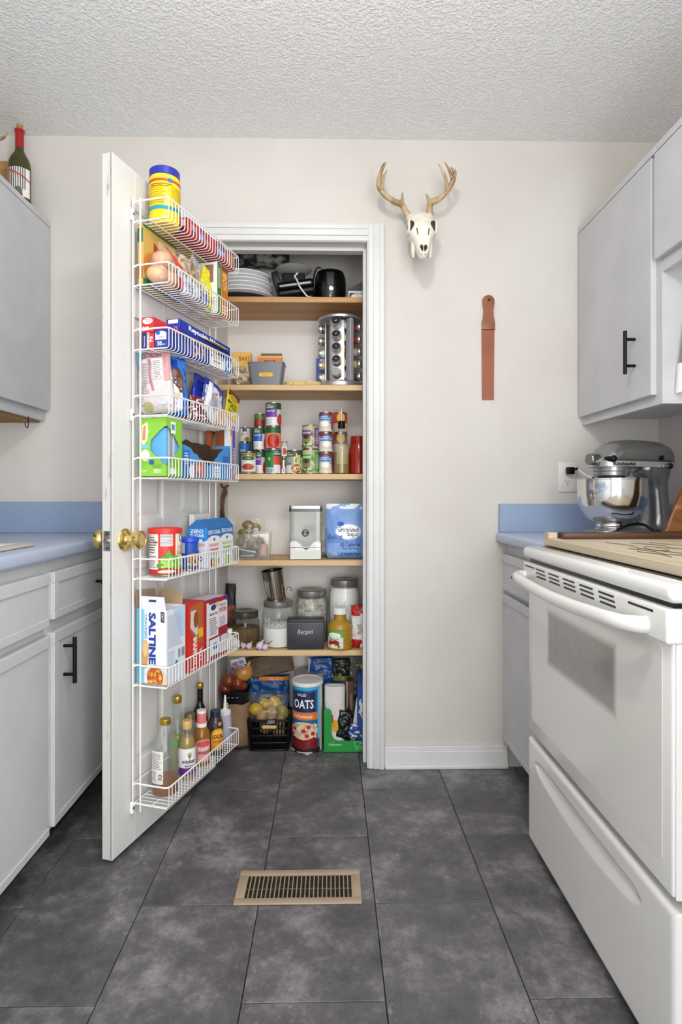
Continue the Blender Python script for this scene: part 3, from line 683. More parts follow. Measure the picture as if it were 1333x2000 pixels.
# ================================================================ left cabinet top
wb = thing('wine_bottle', 'green wine bottle with red neck foil and cork on upper left cabinet', 'bottle', (-1.150, 2.205, 2.1055))
m_glg = mat('#3d3b12', .08); b = MB(); b.lathe([(.030, 0), (.037, .002), (.0385, .006), (.0385, .165), (.037, .182), (.030, .200), (.020, .216), (.0155, .228), (.0142, .240), (.0142, .292), (.0165, .294), (.0165, .302), (.0145, .304)], m_glg, 36); b.build('glass', wb)
b = MB(); b.lathe([(.0148, .236), (.0150, .240), (.0150, .292), (.0172, .294), (.0172, .303), (.013, .3045)], mat('#a11a22', .3), 28); b.build('neck_foil', wb)
b = MB(); b.lathe([(.0095, .304), (.0102, .306), (.0105, .322), (.0095, .3235)], tex('#b98a58', '#96663a', 90, .8, key='cork')); b.build('cork', wb)
D = [('r', -1.5, 0, 1.5, 1, '#eceae6'), ('r', -1.5, .0, -.55, 1, '#b8433b')]+[('r', -1.45+.1*i, .0, -1.42+.1*i, 1, '#e6c9c2') for i in range(9)]+[('r', -.45+.19*i, .25, -.37+.19*i, 1, '#3b423b') for i in range(8)]+[('p', [(-.5, .86), (1.4, .55), (1.4, .6), (-.5, .92)], '#b8433b'), ('e', .35, .18, .35, .13, '#5a5a58'), ('r', 0, .0, .7, .14, '#a83c34'), ('e', .1, .04, .1, .05, '#222222'), ('e', .62, .04, .1, .05, '#222222')]
b = MB(); prn(b, D, cylmap(.0385, .105, .045), CYLS); b.build('label', wb)
# second skull, mostly cut off by the frame
sk2 = thing('deer_skull', 'cream bone skull with antler cut by the left picture edge, beside wine bottle', 'skull', (0, 0, 0))
b = MB(); q = atY(8, 340, 2.20); b.blob((q.x-.060, 2.205, 2.165), (.080, .045, .058), m_bone, .12, 3, 4, 3); b.build('cranium', sk2)
P = [atY(-60, 330, 2.18), atY(-30, 300, 2.16), atY(-8, 275, 2.14), atY(8, 268, 2.13), atY(16, 258, 2.12)]; p, r = smooth(P, [.012, .010, .008, .005, .001]); b = MB(); b.tube(p, r, m_antl, 10); b.build('antler', sk2)
b = MB(); q = atY(0, 313, 2.26); b.box(-1.40, 2.262, 2.107, q.x+.035, 2.280, q.z, tex('#b78b52', '#a47a45', 9, .6, stretch=(1, 1, 5), key='plaque'), .003, 1); tag(b.build('wooden_plaque'), 'light brown wooden board standing behind the cut-off skull', 'board')
# ================================================================ stove top boards
m_pine = tex('#d8ccb4', '#bfad8e', 3.2, .5, stretch=(6, .35, 6), key='pine', lo=.3, hi=.7, dist=1.2, detail=3)
m_wal = tex('#5a3420', '#331c10', 6, .38, stretch=(.5, 5, 5), key='walnut'); m_burn = mat('#3a2a1e', .8)
nb_ = thing('stove_cover_board', 'pale pine stove cover board with burned line drawing and raised rails', 'board', (.652, 0, .9075))
b = MB(); b.box(0, 1.015, 0, .56, 1.785, .0225, m_pine, .002, 1); b.build('board', nb_)
b = MB(); b.box(0, 1.757, .0222, .028, 1.785, .040, m_pine, .001, 1); b.build('rail', nb_)
def burn(P, r=.0011):
    p, rr = smooth([Vector((x, y, .0228)) for x, y in P], [r]*len(P)); b = MB(); b.tube(p, rr, m_burn, 5, flat=.3); return b
for P in ([(.10, 1.60), (.12, 1.50), (.10, 1.42), (.13, 1.36), (.16, 1.42), (.14, 1.47), (.11, 1.40), (.13, 1.30)], [(.16, 1.58), (.20, 1.50), (.18, 1.44), (.21, 1.38), (.19, 1.30)], [(.07, 1.42), (.09, 1.34), (.08, 1.28), (.11, 1.25), (.12, 1.20)], [(.05, 1.34), (.07, 1.28), (.06, 1.22)], [(.22, 1.60), (.24, 1.52), (.27, 1.50)]):
    burn(P).build('burned_line', nb_)
b = MB(); b.blob((.095, 1.12, .024), (.012, .028, .006), mat('#4a3122', .6), .3, 3); b.build('knot', nb_)
cb = thing('cutting_board', 'dark walnut cutting board lying across the pine stove cover', 'board', (.686, 1.725, .9303))
b = MB(); b.box(0, 0, 0, .52, .055, .0185, m_wal, .003, 2); b.build('board', cb)
b = MB(); P = [(0, 0), (.135, 0), (.135, .36), (.085, .36), (.055, .30)]
ld = thing('serving_board', 'glossy brown wooden board standing tilted at the right picture edge', 'board', (bx(1302, 1.76), 1.76, .9492))
b.prism([(0, 0), (.22, 0), (.22, .32), (.128, .30), (.055, .125)], 0, .022, tex('#9a6534', '#5b3418', 5, .15, stretch=(.6, .6, 4), key='acacia', dist=.8), M=Matrix(((1, 0, 0, 0), (0, 0, 1, 0), (0, 1, 0, 0), (0, 0, 0, 1))), bev=.003); b.build('board', ld)
# ================================================================ stand mixer
m_sil = mat('#8d8f90', .28, .75); m_chr = mat('#d8d8d8', .06, 1); m_chr2 = mat('#b9babb', .2, 1)
FW = Vector((-.93, -.37)).normalized(); BC = Vector((bx(1196, 1.97), 1.97)); OR_ = BC-FW*.085
mx = thing('stand_mixer', 'silver tilt-head stand mixer with steel bowl on blue counter', 'mixer', (OR_.x, OR_.y, .9158), math.atan2(FW.y, FW.x))
def loft(secs, m, nu=36, nv=40, p=.8):
    """secs: x, zc, half-width, half-height"""
    def f(u, v):
        x = v*(len(secs)-1); i = min(int(x), len(secs)-2); t = x-i; t = t*t*(3-2*t) if False else t
        X, Z, w, h = [secs[i][k]*(1-t)+secs[i+1][k]*t for k in range(4)]
        a = 2*PI*u; ca, sa = math.cos(a), math.sin(a)
        return (X, math.copysign(abs(ca)**p, ca)*w, Z+math.copysign(abs(sa)**p, sa)*h)
    b = MB(); b.grid(f, nu, nv, m, closeu=True); return b
tops = [(-.1725, .250, .004), (-.170, .285, .030), (-.160, .303, .043), (-.140, .318, .052), (-.10, .3285, .057), (-.04, .332, .060), (.03, .3315, .061), (.07, .327, .060), (.10, .317, .058), (.125, .301, .053), (.142, .283, .045), (.152, .266, .034), (.155, .250, .004)]
loft([(x, (t+.238)/2, w, (t-.238)/2) for x, t, w in tops], m_sil, 40, 72, .8).build('motor_head', mx, ang=1.3)
def bandy(x): k = min(.999, abs((x+.008)/.162)); c_ = k**(1/.45); return .0635*math.sqrt(1-c_*c_)**.45
b = MB(); b.grid(lambda u, v: ((-.008+.162*math.copysign(abs(math.cos(2*PI*u))**.45, math.cos(2*PI*u))), .0635*math.copysign(abs(math.sin(2*PI*u))**.45, math.sin(2*PI*u)), .238+.018*v), 128, 1, mat('#c9cacb', .3, .7), closeu=True); b.build('trim_band', mx)
b = MB(); prn(b, [('t', 'KitchenAid', 0, 0, 1, 1, '#222222', 0, .03)], lambda s, t, e: Vector((.136-s*.085, bandy(.136-s*.085)+e, .2415+t*.0105)), [i*.1 for i in range(11)], e0=.0014); b.build('lettering', mx)
b = MB(); b.lathe([(.052, .207), (.0555, .210), (.056, .222), (.0575, .224), (.0575, .239)], m_sil, 36, (.088, 0, 0)); b.lathe([(.034, .188), (.042, .192), (.044, .208)], mat('#4a4b4c', .3, .6), 28, (.088, 0, 0)); b.build('planetary_hub', mx)
b = MB(); b.cyl((.150, 0, .262), (.185, 0, .262), .019, m_chr2, seg=28); b.cyl((.184, 0, .262), (.1875, 0, .262), .0165, m_chr, seg=28); b.build('attachment_hub', mx)
b = MB(); b.cyl((.142, .030, .262), (.142, .058, .262), .0095, m_dark); b.blob((.142, .060, .262), (.0115, .009, .0115), m_dark); b.build('hub_knob', mx)
b = MB(); b.cyl((-.075, .050, .270), (-.075, .0635, .270), .008, m_dark); b.build('screw_cap', mx)
b = MB(); b.blob((-.105, .069, .243), (.010, .008, .010), m_dark); b.tube([(-.105, .070, .243), (-.07, .071, .2415)], [.0035, .002], m_chr, 8); b.build('speed_lever', mx)
def lf2(secs, m):   # loft along z: z, xc, half-length, half-width
    def f(u, v):
        x = v*(len(secs)-1); i = min(int(x), len(secs)-2); t = x-i
        Z, X, w, h = [secs[i][k]*(1-t)+secs[i+1][k]*t for k in range(4)]
        a = 2*PI*u; ca, sa = math.cos(a), math.sin(a)
        return (X+math.copysign(abs(ca)**.8, ca)*w, math.copysign(abs(sa)**.8, sa)*h, Z)
    b = MB(); b.grid(f, 36, 40, m, closeu=True); return b
lf2([(.240, -.095, .002, .002), (.240, -.095, .070, .052), (.228, -.095, .070, .050), (.208, -.10, .060, .046), (.19, -.108, .044, .042), (.175, -.114, .036, .040), (.12, -.120, .036, .042), (.07, -.124, .042, .048), (.04, -.122, .052, .058), (.02, -.115, .062, .068), (.0, -.11, .066, .072), (0, -.11, .002, .002)], m_sil).build('column', mx, ang=1.2)
b = MB()
ol = [(-.165, -.05), (-.10, -.066), (.0, -.072), (.09, -.082), (.14, -.07), (.172, -.035), (.178, 0)]; ol = ol+[(x, -y) for x, y in reversed(ol[:-1])]
b.prism(ol, 0, .030, m_sil, bev=.010); b.lathe([(.060, .030), (.060, .034), (.048, .036)], m_chr2, 32, (.085, 0, 0)); b.build('base', mx)
bw = MB(); pr = [(0, .040), (.045, .040), (.050, .036), (.052, .040), (.050, .048), (.054, .052), (.078, .066), (.096, .088), (.106, .115), (.110, .145), (.1105, .195), (.1135, .1965), (.1135, .199), (.109, .199), (.1085, .145), (.100, .100), (.07, .068), (0, .060)]
bw.lathe(pr, m_chr, 56, (.085, 0, 0)); bw.build('bowl', mx, ang=1.0)
b = MB(); q = lambda px, py, y: (mx_inv @ atY(px, py, y))
mx_inv = (Matrix.Translation(mx.location) @ Matrix.Rotation(mx.rotation_euler.z, 4, 'Z')).inverted()
p, r = smooth([q(1280, 940, 2.16), q(1290, 975, 2.18), q(1297, 1000, 2.19), q(1308, 1010, 2.15), q(1307, 1030, 2.12), q(1290, 1022, 2.15), q(1282, 990, 2.16)], [.0035]*7); b.tube(p, r, mat('#14151c', .35), 8); b.build('cord', mx)
wk = thing('dough_hook_handle', 'black curved wire handle lying in front of the mixer base', 'handle', (0, 0, 0))
b = MB(); p, r = smooth([atY(1200, 1043, 1.86), atY(1212, 1032, 1.86), atY(1235, 1024, 1.87), atY(1258, 1025, 1.875), atY(1275, 1036, 1.87), atY(1283, 1043, 1.86)], [.006, .005, .0045, .0045, .005, .006]); b.tube(p, r, m_dark, 8); b.build('wire', wk)
b = MB(); b.blob(atY(1200, 1041, 1.86), (.010, .006, .007), m_dark); b.build('end_knob', wk); b = MB(); b.blob(atY(1286, 1040, 1.86), (.010, .006, .008), m_dark); b.build('end_knob', wk)
# white-handled cleaver on the side of the wall cabinet
kf = thing('kitchen_knife', 'white-handled knife hung on cabinet side at right picture edge', 'knife', (bx(1326, 1.733), 1.7325, 1.36))
XZ = Matrix(((1, 0, 0, 0), (0, 0, -1, 0), (0, 1, 0, 0), (0, 0, 0, 1)))
b = MB(); b.prism([(-.012, .0), (.022, .008), (.026, .088), (-.006, .088)], .002, .020, mat('#f0efec', .35), M=XZ, bev=.003); b.build('handle', kf)
b = MB(); b.prism([(-.004, .088), (.026, .088), (.040, .23), (.012, .215)], .009, .012, mat('#a5a8aa', .25, .9), M=XZ); b.build('blade', kf)
for z in (.018, .042, .066): b = MB(); b.cyl((.007, -.0202, z), (.007, -.0208, z), .0028, mat('#9a9a98', .3, .8), seg=10); b.build('rivet', kf)
# ================================================================ generic goods
m_tin = mat('#b9b8b4', .25, 1); m_card = tex('#a98b66', '#97795a', 30, .8, key='card'); m_film = film('#ffffff', .10, .1); m_glass = film('#dfe8e4', .07, .03, 2.2)
def can(name, label, cat, p, r, h, design, group=None, rz=0, lid=None, cap=None):
    t = thing(name, label, cat, p, rz, group)
    b = MB(); k = .0022
    b.lathe([(r*.90, .0015), (r*.97, 0), (r+.0004, .0015), (r+.0004, k), (r-.0012, k+.002), (r-.0012, h-k-.002), (r+.0004, h-k), (r+.0004, h-.0005), (r-.0012, h), (r-.002, h-.003), (0, h-.003)], m_tin, 32); b.build('tin', t)
    b = MB(); prn(b, [('r', -PI, 0, PI, 1, '#e8e6e0')]+design, cylmap(r-.0010, h-.009, .0045), CYLS); b.build('label', t)
    if cap:
        b = MB(); b.lathe([(r+.001, h-.012), (r+.003, h-.010), (r+.003, h+.001), (r+.0015, h+.004), (r-.003, h+.0045), (r-.005, h+.002), (0, h+.002)], mat(cap, .4), 36); b.build('lid', t)
    return t
def carton(name, label, cat, p, w, d, h, col, faces={}, rz=0, group=None, rot=None, opn=False, bev=.0012):
    t = thing(name, label, cat, p, rz, group, rot)
    b = MB()
    if opn:
        th = .0016
        for a in ((-w/2, -d/2, 0, w/2, -d/2+th, h), (-w/2, d/2-th, 0, w/2, d/2, h), (-w/2, -d/2, 0, -w/2+th, d/2, h), (w/2-th, -d/2, 0, w/2, d/2, h), (-w/2, -d/2, 0, w/2, d/2, th)): b.box(*a, mat(col, .5))
    else: b.box(-w/2, -d/2, 0, w/2, d/2, h, mat(col, .5), bev, 1)
    b.build('carton', t)
    if faces:
        b = MB()
        for f, D in faces.items(): prn(b, D, boxmap(f, w, d, h))
        b.build('print', t)
    return t
def bagfn(w, d, h, amp=.004, fr=22, seed=0, top=.12, neck=None, lean=(0, 0)):
    def f(a, t, e=0):
        prof = min(1, math.sqrt(max(0, t)/.12)) if t < .12 else 1
        thick = prof*(1-(1-top)*max(0, (t-.35)/.65)**1.3); wd = (.86+.14*prof)
        if neck and t > neck[0]:
            k = (t-neck[0])/(1-neck[0]); wd *= 1-(1-neck[1])*math.sin(min(1, k*1.6)*PI/2); thick = max(thick, .3*(1-k))*(1-.6*k)
        ca, sa = math.cos(a), math.sin(a)
        x = math.copysign(abs(ca)**.7, ca)*w/2*wd; y = math.copysign(abs(sa)**.8, sa)*d/2*thick
        n = noise.noise(Vector((x*fr*2.2, y*fr, t*h*fr*1.6))+Vector((seed*5.3, seed, 0)))+.5*noise.noise(Vector((x*fr*5, y*fr*5, t*h*fr*5+seed)))
        n2 = noise.noise(Vector((x*fr, seed*2.7, t*h*fr)))
        ny = math.copysign(1, sa)*(amp*n+e)
        return Vector((x+amp*.6*n2+lean[0]*t*t, y+ny+lean[1]*t*t, t*h+amp*.8*n2*(t > .9)))
    return f
def bag(name, label, cat, p, w, d, h, m, design=None, zone=None, rz=0, rot=None, group=None, part='pouch', nu=64, nv=44, **kw):
    t = thing(name, label, cat, p, rz, group, rot); F = bagfn(w, d, h, **kw)
    b = MB(); b.grid(lambda u, v: F(2*PI*u, v), nu, nv, m, closeu=True, zone=zone); b.build(part, t, ang=1.0)
    if design:
        b = MB(); cuts = [i/30 for i in range(1, 30)]
        def fmap(s_, tt, e):
            c_ = max(-1, min(1, 2*s_-1)); ca = math.copysign(abs(c_)**(1/.7), c_); return F(2*PI-math.acos(ca), tt, -(e+0))
        prn(b, design, fmap, cuts, cuts, e0=-.0016, de=-.0002); b.build('print', t, ang=1.0)
    return t
def bagx(s): return s
def jar(name, label, cat, p, r, h, fill, fillh, lidm, design=None, group=None, sq=.9, lidh=.022, emb=None, fillnoise=0, glass=None):
    t = thing(name, label, cat, p, 0, group); g = glass or m_glass; hb = h-lidh
    P = [(r*.80, 0), (r*.95, .003), (r, .010), (r, hb*.80), (r*.97, hb*.88), (r*.86, hb*.95), (r*.84, hb)]
    b = MB(); b.lathe(P, g, 40); b.build('glass', t)
    q = [(0, .0035)]+[(rr-.0022, max(z, .0035)) for rr, z in P if z < fillh*.98]+[(r-.0025 if fillh < hb*.8 else r*.85-.002, fillh), (r*.5, fillh+.004), (0, fillh+.006)]
    b = MB(); b.lathe(q, fill, 32); b.build('contents', t)
    b = MB(); rl = r*.90; b.lathe([(rl, hb-.004), (rl+.001, hb-.002), (rl+.001, h-.003), (rl-.003, h), (rl-.008, h+.001), (rl*.62, h), (rl*.50, h-.004), (0, h-.004)], lidm, 40); b.build('lid', t)
    if emb: b = MB(); prn(b, [('t', emb, -.85, .52, .75, .74, g if False else film('#ffffff', .35, .05), 0, .0)], cylmap(r, hb), CYLS, e0=.0006); b.build('embossing', t)
    if design: b = MB(); prn(b, design, cylmap(r, hb), CYLS); b.build('label', t)
    return t
# ================================================================ pantry shelves
m_shelf = tex('#d8b98a', '#c4a170', 5, .55, stretch=(.35, 4, 4), bump=.1, key='shelf', lo=.3, hi=.7); m_shelf1 = tex('#c4935a', '#a97a44', 5, .5, stretch=(.35, 4, 4), key='shelf1', lo=.3, hi=.7, dist=.6)
SZ = [1.878, 1.515, 1.147, .791, .419]; SF = 2.44
names = ['top amber pine shelf in pantry holding appliances', 'second pine shelf in pantry holding spice carousel', 'third pine shelf in pantry holding food cans', 'fourth pine shelf in pantry holding sugar and flour', 'lowest pine shelf in pantry holding glass jars']
for z, nm, k in zip(SZ, names, range(5)):
    b = MB(); b.box(PL+.001, SF, z-.0225, PR-.001, PB-.001, z, m_shelf1 if k == 0 else m_shelf, .0012, 1); tag(b.build('pantry_shelf'), nm, 'shelf')
    b = MB()
def on(px0, px1, Y):   # centre x and width between two columns at depth Y
    a, c = bx(px0, Y), bx(px1, Y); return (a+c)/2, abs(c-a)
# --- top shelf
Z = SZ[0]+.0006
x, w = on(425, 540, 2.56)
for i in range(7):
    b = MB(); r = .128-.001*i; y = 2.562+.003*((i*7) % 3); zz = Z+.012+i*.0165
    m = mat('#f2f2f2', .4) if i else mat('#3c3c3e', .4)
    b.lathe([(r*.55, 0), (r*.62, .003), (r*.93, .013), (r, .016), (r+.001, .0185), (r*.98, .0185), (r*.9, .016), (0, .010)], m, 48)
    o = b.build('plate', None, (x-.018+.006*math.sin(i*2.1), y+.005, zz-.0115))
    tag(o, ['dark grey tray at the bottom of the plate stack', 'lowest white plate in the stack on top shelf', 'second white plate from the bottom of the stack', 'third white plate from the bottom of the stack', 'fourth white plate from the bottom of the stack', 'fifth white plate from the bottom of the stack', 'topmost white plate of the stack on top shelf'][i], 'plate', 'stacked plates on the top shelf')
m_bk = mat('#0b0b0c', .22); m_bk2 = tex('#101012', '#1c1c1f', 30, .5, key='blk')
t = thing('waffle_iron', 'black electric waffle iron lying tilted beside white plates', 'appliance', (bx(575, 2.53), 2.53, Z+.066), 0, rot=(0, -.16, .05))
b = MB(); b.box(-.075, -.055, -.016, .085, .075, .018, m_bk, .014, 4); b.build('lid_shell', t)
b = MB(); b.box(-.072, -.052, -.040, .082, .072, -.018, m_bk2, .010, 3); b.build('base_shell', t)
b = MB(); b.box(-.06, -.0565, -.006, .07, -.0545, .0, mat('#6f7072', .3, .8)); b.build('trim_strip', t)
b = MB(); b.box(-.075, -.03, .0, -.045, .05, .085, m_bk2, .006, 2, M=Matrix.Rotation(-.18, 4, 'Y')); b.build('handle', t)
b = MB(); b.box(.06, .0, -.054, .075, .07, -.038, m_bk2); b.box(-.07, .0, -.076, -.055, .07, -.038, m_bk2); b.build('foot_bar', t)
b = MB(); P = [atY(582, 533, 2.47), atY(576, 540, 2.47), atY(580, 546, 2.465), atY(586, 560, 2.46), atY(600, 578, 2.46), atY(607, 581.5, 2.452)]; P[-1].z = Z+.004; p, r = smooth(P, [.0035]*6); b.tube(p, r, mat('#d5d5d3', .4), 8); tag(b.build('cable_tie'), 'white plastic strap hanging in front of the waffle iron', 'strap')
x, w = on(548, 600, 2.62); b = MB(); b.lathe([(.04, 0), (.075, .012), (.08, .016), (.074, .014), (0, .004)], mat('#c9c7c2', .4), 36); tag(b.build('bowl', None, (x, 2.615, hz(528, 2.62)-.018)), 'pale shallow bowl behind the waffle iron', 'bowl')
b = MB(); b.box(x-.05, 2.60, Z, x+.05, 2.67, hz(528, 2.62)-.019, m_bk2, .004, 1); tag(b.build('storage_box'), 'dark box behind the waffle iron under pale bowl', 'box')
bag('oven_mitt', 'grey patterned quilted cloth lying above the white plates', 'cloth', (bx(505, 2.58), 2.58, hz(521, 2.58)), .27, .09, .055, tex('#2a2a2a', '#a9a8a4', 30, .8, lo=.45, hi=.6, key='quilt'), amp=.008, top=.9, part='fabric')
t = thing('air_fryer', 'black rounded air fryer with silver knob on top shelf', 'appliance', (*on(613, 678, 2.56)[:1], 2.56, Z))
R = on(614, 677, 2.50)[1]/2
b = MB(); b.lathe([(R*.88, 0), (R*.95, .006), (R*.95, .012), (R*.92, .030), (R, .045), (R*1.0, .09), (R*.98, .115), (R*.86, .140), (R*.5, .150), (0, .151)], m_bk, 40); b.build('housing', t)
b = MB(); b.box(-R*.30, -R*1.02, .062, R*.30, -R*.8, .128, m_bk2, .01, 3); b.build('control_panel', t)
b = MB(); b.cyl((.004, -R*1.01, .050), (.004, -R*1.01-.010, .050), .0085, mat('#d0d0d0', .2, .9), seg=20); b.build('knob', t)
b = MB(); b.box(-R*.5, -R*.98, .004, R*.5, -R*.7, .020, mat('#000000', .6), .004, 2); b.build('opening', t)
b = MB(); p, r = smooth([Vector((-R*.9, 0, .02)), Vector((-R-.006, -.01, .08)), Vector((-R+.0, -.01, .135)), Vector((-R+.012, 0, .165)), Vector((-R+.030, 0, .163)), Vector((-R+.048, .01, .147))], [.003]*6); b.tube(p, r, m_bk, 8); b.build('cord', t)
x, w = on(680, 722, 2.50)
t = thing('whiskey_box', 'black gable-top carton with white oval label at right of air fryer', 'carton', (x, 2.51, Z), 0)
b = MB(); b.prism([(-w/2, 0), (w/2, 0), (w/2, .070), (w*.35, .088), (-w/2+.002, .052)], -.022, .022, m_bk2, M=Matrix(((1, 0, 0, 0), (0, 0, 1, 0), (0, 1, 0, 0), (0, 0, 0, 1)))); b.build('carton', t)
b = MB(); prn(b, [('r', .02, .02, .98, .55, '#d8d6d0'), ('r', .06, .05, .94, .44, '#1a1a1a'), ('e', .5, .2, .36, .26, '#dad8d2'), ('t', 'BLACK BUSH', .1, .34, .9, .47, '#111111'), ('r', .1, .0, .9, .14, '#cfcdc8')], lambda s, tt, e: Vector((-w/2+s*w, -.022-e, tt*.075))); b.build('label', t)
# --- second shelf
Z = SZ[1]+.0006
x, w = on(455, 491, 2.60)
carton('rice_box', 'yellow food box with red lettering left of grey bin', 'box', (x, 2.61, Z), w, .04, hz(690, 2.60)-Z, '#e5b64a', {'front': [('r', 0, 0, 1, .6, '#e9d3b0'), ('r', 0, .45, 1, .5, '#b0703a'), ('t', 'BAKE', .35, .78, .98, .9, '#b02a22'), ('r', .1, .15, .9, .4, '#c88a60')]})
m_nut = tex('#c9b79c', '#7c664c', 55, .8, bump=.8, key='nuts', lo=.4, hi=.62)
x, w = on(455, 488, 2.50); bag('snack_bag', 'clear bag of pale crunchy snacks left of grey bin', 'bag', (x, 2.50, Z), w*1.05, .06, hz(717, 2.5)-Z, m_nut, amp=.010, fr=45, top=.6, part='snacks')
t = thing('storage_bin', 'grey plastic bin with yellow label on second shelf', 'bin', (*on(487, 556, 2.515)[:1], 2.525, Z)); w = on(485, 556, 2.47)[1]; hh = hz(709, 2.48)-Z
m_bin = mat('#6d7077', .4); b = MB(); k = .84
def tap(w0, d0, w1, d1, z0, z1, m, mb):
    vs = [(-w0/2, -d0/2, z0), (w0/2, -d0/2, z0), (w0/2, d0/2, z0), (-w0/2, d0/2, z0), (-w1/2, -d1/2, z1), (w1/2, -d1/2, z1), (w1/2, d1/2, z1), (-w1/2, d1/2, z1)]
    return mb, vs
def openbin(mb, w0, d0, w1, d1, h, m, th=.003, rim=.004, M=None):
    def ring(w, d, z, r=.012): return [(x_, y_, z) for x_, y_ in rrect(-w/2, -d/2, w/2, d/2, r, 4)]
    rings = [ring(w0, d0, 0), ring(w1, d1, h), ring(w1+rim, d1+rim, h), ring(w1+rim, d1+rim, h+.003), ring(w1-th*2, d1-th*2, h+.003), ring(w0-th*2, d0-th*2, th)]
    n = len(rings[0]); vs = [v for R_ in rings for v in R_]; fs = [tuple(range(n-1, -1, -1)), tuple(range(5*n, 6*n))]
    for i in range(5): fs += [(i*n+j, i*n+(j+1) % n, (i+1)*n+(j+1) % n, (i+1)*n+j) for j in range(n)]
    return mb.add(vs, fs, m, M)
openbin(b, w*.82, .09, w, .10, hh, m_bin); b.build('body', t)
b = MB(); prn(b, [('e', .12, .5, .12, .5, '#d9a91f'), ('e', .88, .5, .12, .5, '#d9a91f'), ('r', .12, 0, .88, 1, '#d9a91f'), ('r', .16, .3, .84, .75, '#e2b733'), ('l', .25, .4, .75, .6, 2, '#6d5a1c')], lambda s, tt, e: Vector((-.030+.060*s, -.0482-.0004-e, .040+.017*tt))); b.build('label', t)
x, w = on(504, 552, 2.52)
carton('grain_box', 'orange box lettered GRAIN standing in grey bin', 'box', (x, 2.515, Z+.004), w, .022, hz(696, 2.51)-Z-.004, '#c8742a', {'front': [('r', 0, .93, 1, 1, '#e2913a'), ('p', [(.2, .45), (.8, .45), (.72, .85), (.28, .85)], '#4b2415'), ('t', 'UNCLE', .36, .73, .64, .82, '#e8dcc0'), ('t', 'GRAIN', .24, .5, .76, .70, '#e8dcc0')]})
carton('green_box', 'dark green box behind the orange box in grey bin', 'box', (x+.004, 2.540, Z+.004), w*.86, .018, hz(692, 2.54)-Z-.004, '#2f5b2c')
x, w = on(557, 628, 2.53)
bag('pasta_bag', 'flat clear bag of dry yellow pasta lying on second shelf', 'bag', (x, 2.50, Z), w, .09, .020, tex('#d9c68e', '#b9a25e', 60, .6, bump=.6, key='pasta'), amp=.005, fr=50, top=.9, part='pasta', rz=.1)
b = MB(); x, w = on(615, 640, 2.62); carton('blue_box', 'tall blue box behind the spice carousel', 'box', (x+.006, 2.66, Z), w, .03, hz(697, 2.62)-Z, '#1f57b8', {'front': [('r', .3, .84, .9, .98, '#cfd8ea')]})
# spice carousel
x, w = on(622, 708, 2.515); R = w/2; CY = 2.445+R+.002
t = thing('spice_carousel', 'steel spice carousel holding rows of small jars on second shelf', 'spice rack', (x, CY, Z)); HC = hz(610, CY-R)-Z
m_ss = tex('#d2d2d4', '#b4b4b7', 200, .3, .8, stretch=(1, 1, .02), key='ss')
b = MB(); b.lathe([(R*.96, 0), (R, .003), (R, .018), (R*.95, .024), (0, .024)], m_ss, 48); b.build('base', t)
b = MB(); b.lathe([(0, HC-.012), (R*.88, HC-.012), (R*.98, HC-.014), (R, HC-.006), (R*.95, HC-.001), (0, HC)], m_ss, 48); b.build('top_plate', t)
b = MB(); b.lathe([(R*.25, .023), (R*.25, HC-.013)], mat('#15151a', .4), 20); b.build('core', t)
AF = -PI/2-.22
for k in range(4):
    a = AF+k*PI/2; M = Matrix.Rotation(a+PI/2, 4, 'Z'); b = MB(); n_ = 6
    b.box(-.031, -R*.66, .022, .031, -R*.58, HC-.020, m_ss, .004, 2, M=M); b.build('column', t)
    if k == 3: continue
    M = Matrix.Rotation(a+PI/4+.02+PI/2, 4, 'Z'); b = MB(); b.box(-.0085, -R*.93, .022, .0085, -R*.60, HC-.016, mat('#c9cbd6', .3, .6), .001, 1, M=M); b.build('divider', t)
spc = ['#8a4424', '#cfcabb', '#cdb070', '#8c3b20', '#c79a63', '#4a4a3a', '#9c2f18', '#d8cfa0', '#6b5a2e', '#b8b096']
names6 = ['topmost', 'second', 'third', 'fourth', 'lowest']
jr = .0195
for k, an in enumerate((AF, AF+PI/2-.06, AF-PI/2+.10)):
    side = ['front column', 'right column', 'left column'][k]
    for i in range(5):
        z = HC-.044-i*.0525
        dirn = Vector((math.cos(an), math.sin(an), 0)); tl = .42 if k == 0 else .14
        ax_ = (dirn*math.cos(tl)+Vector((0, 0, math.sin(tl) if k == 0 else math.sin(tl)*.6))).normalized()
        base = Vector((x, CY, Z+z))+dirn*(R*(.60 if k == 0 else .66)); sc = 1.0 if k == 0 else .9
        j = thing('spice_jar', 'small steel-capped spice jar, %s in the %s of the carousel' % (names6[i], side), 'jar', base, 0, 'spice jars in the carousel')
        j.rotation_mode = 'QUATERNION'; j.rotation_quaternion = ax_.to_track_quat('Z', 'Y'); r_ = jr*sc
        b = MB(); b.lathe([(0, 0), (r_*.92, 0), (r_, .003), (r_, .016)], mat(spc[(i*3+k*2+1) % 10], .25), 24); b.build('glass_body', j)
        b = MB(); b.lathe([(r_*1.02, .016), (r_*1.05, .017), (r_*1.05, .029), (r_*.98, .031), (0, .031)], mat('#cfcfd1', .22, .85), 28)
        if k == 0 and i < 4:
            b.lathe([(r_*.86, .0311), (r_*.86, .0317), (0, .0317)], mat('#1d1d24', .4), 24)
            for q_ in range(2 if i == 0 else 1): b.box(-.0045, -.0012+.004*q_, .0318, .0045, .0008+.004*q_, .0321, mat('#e4e4e4', .4), M=Matrix.Rotation(.5+i*.7, 4, 'Z'))
        b.build('cap', j)
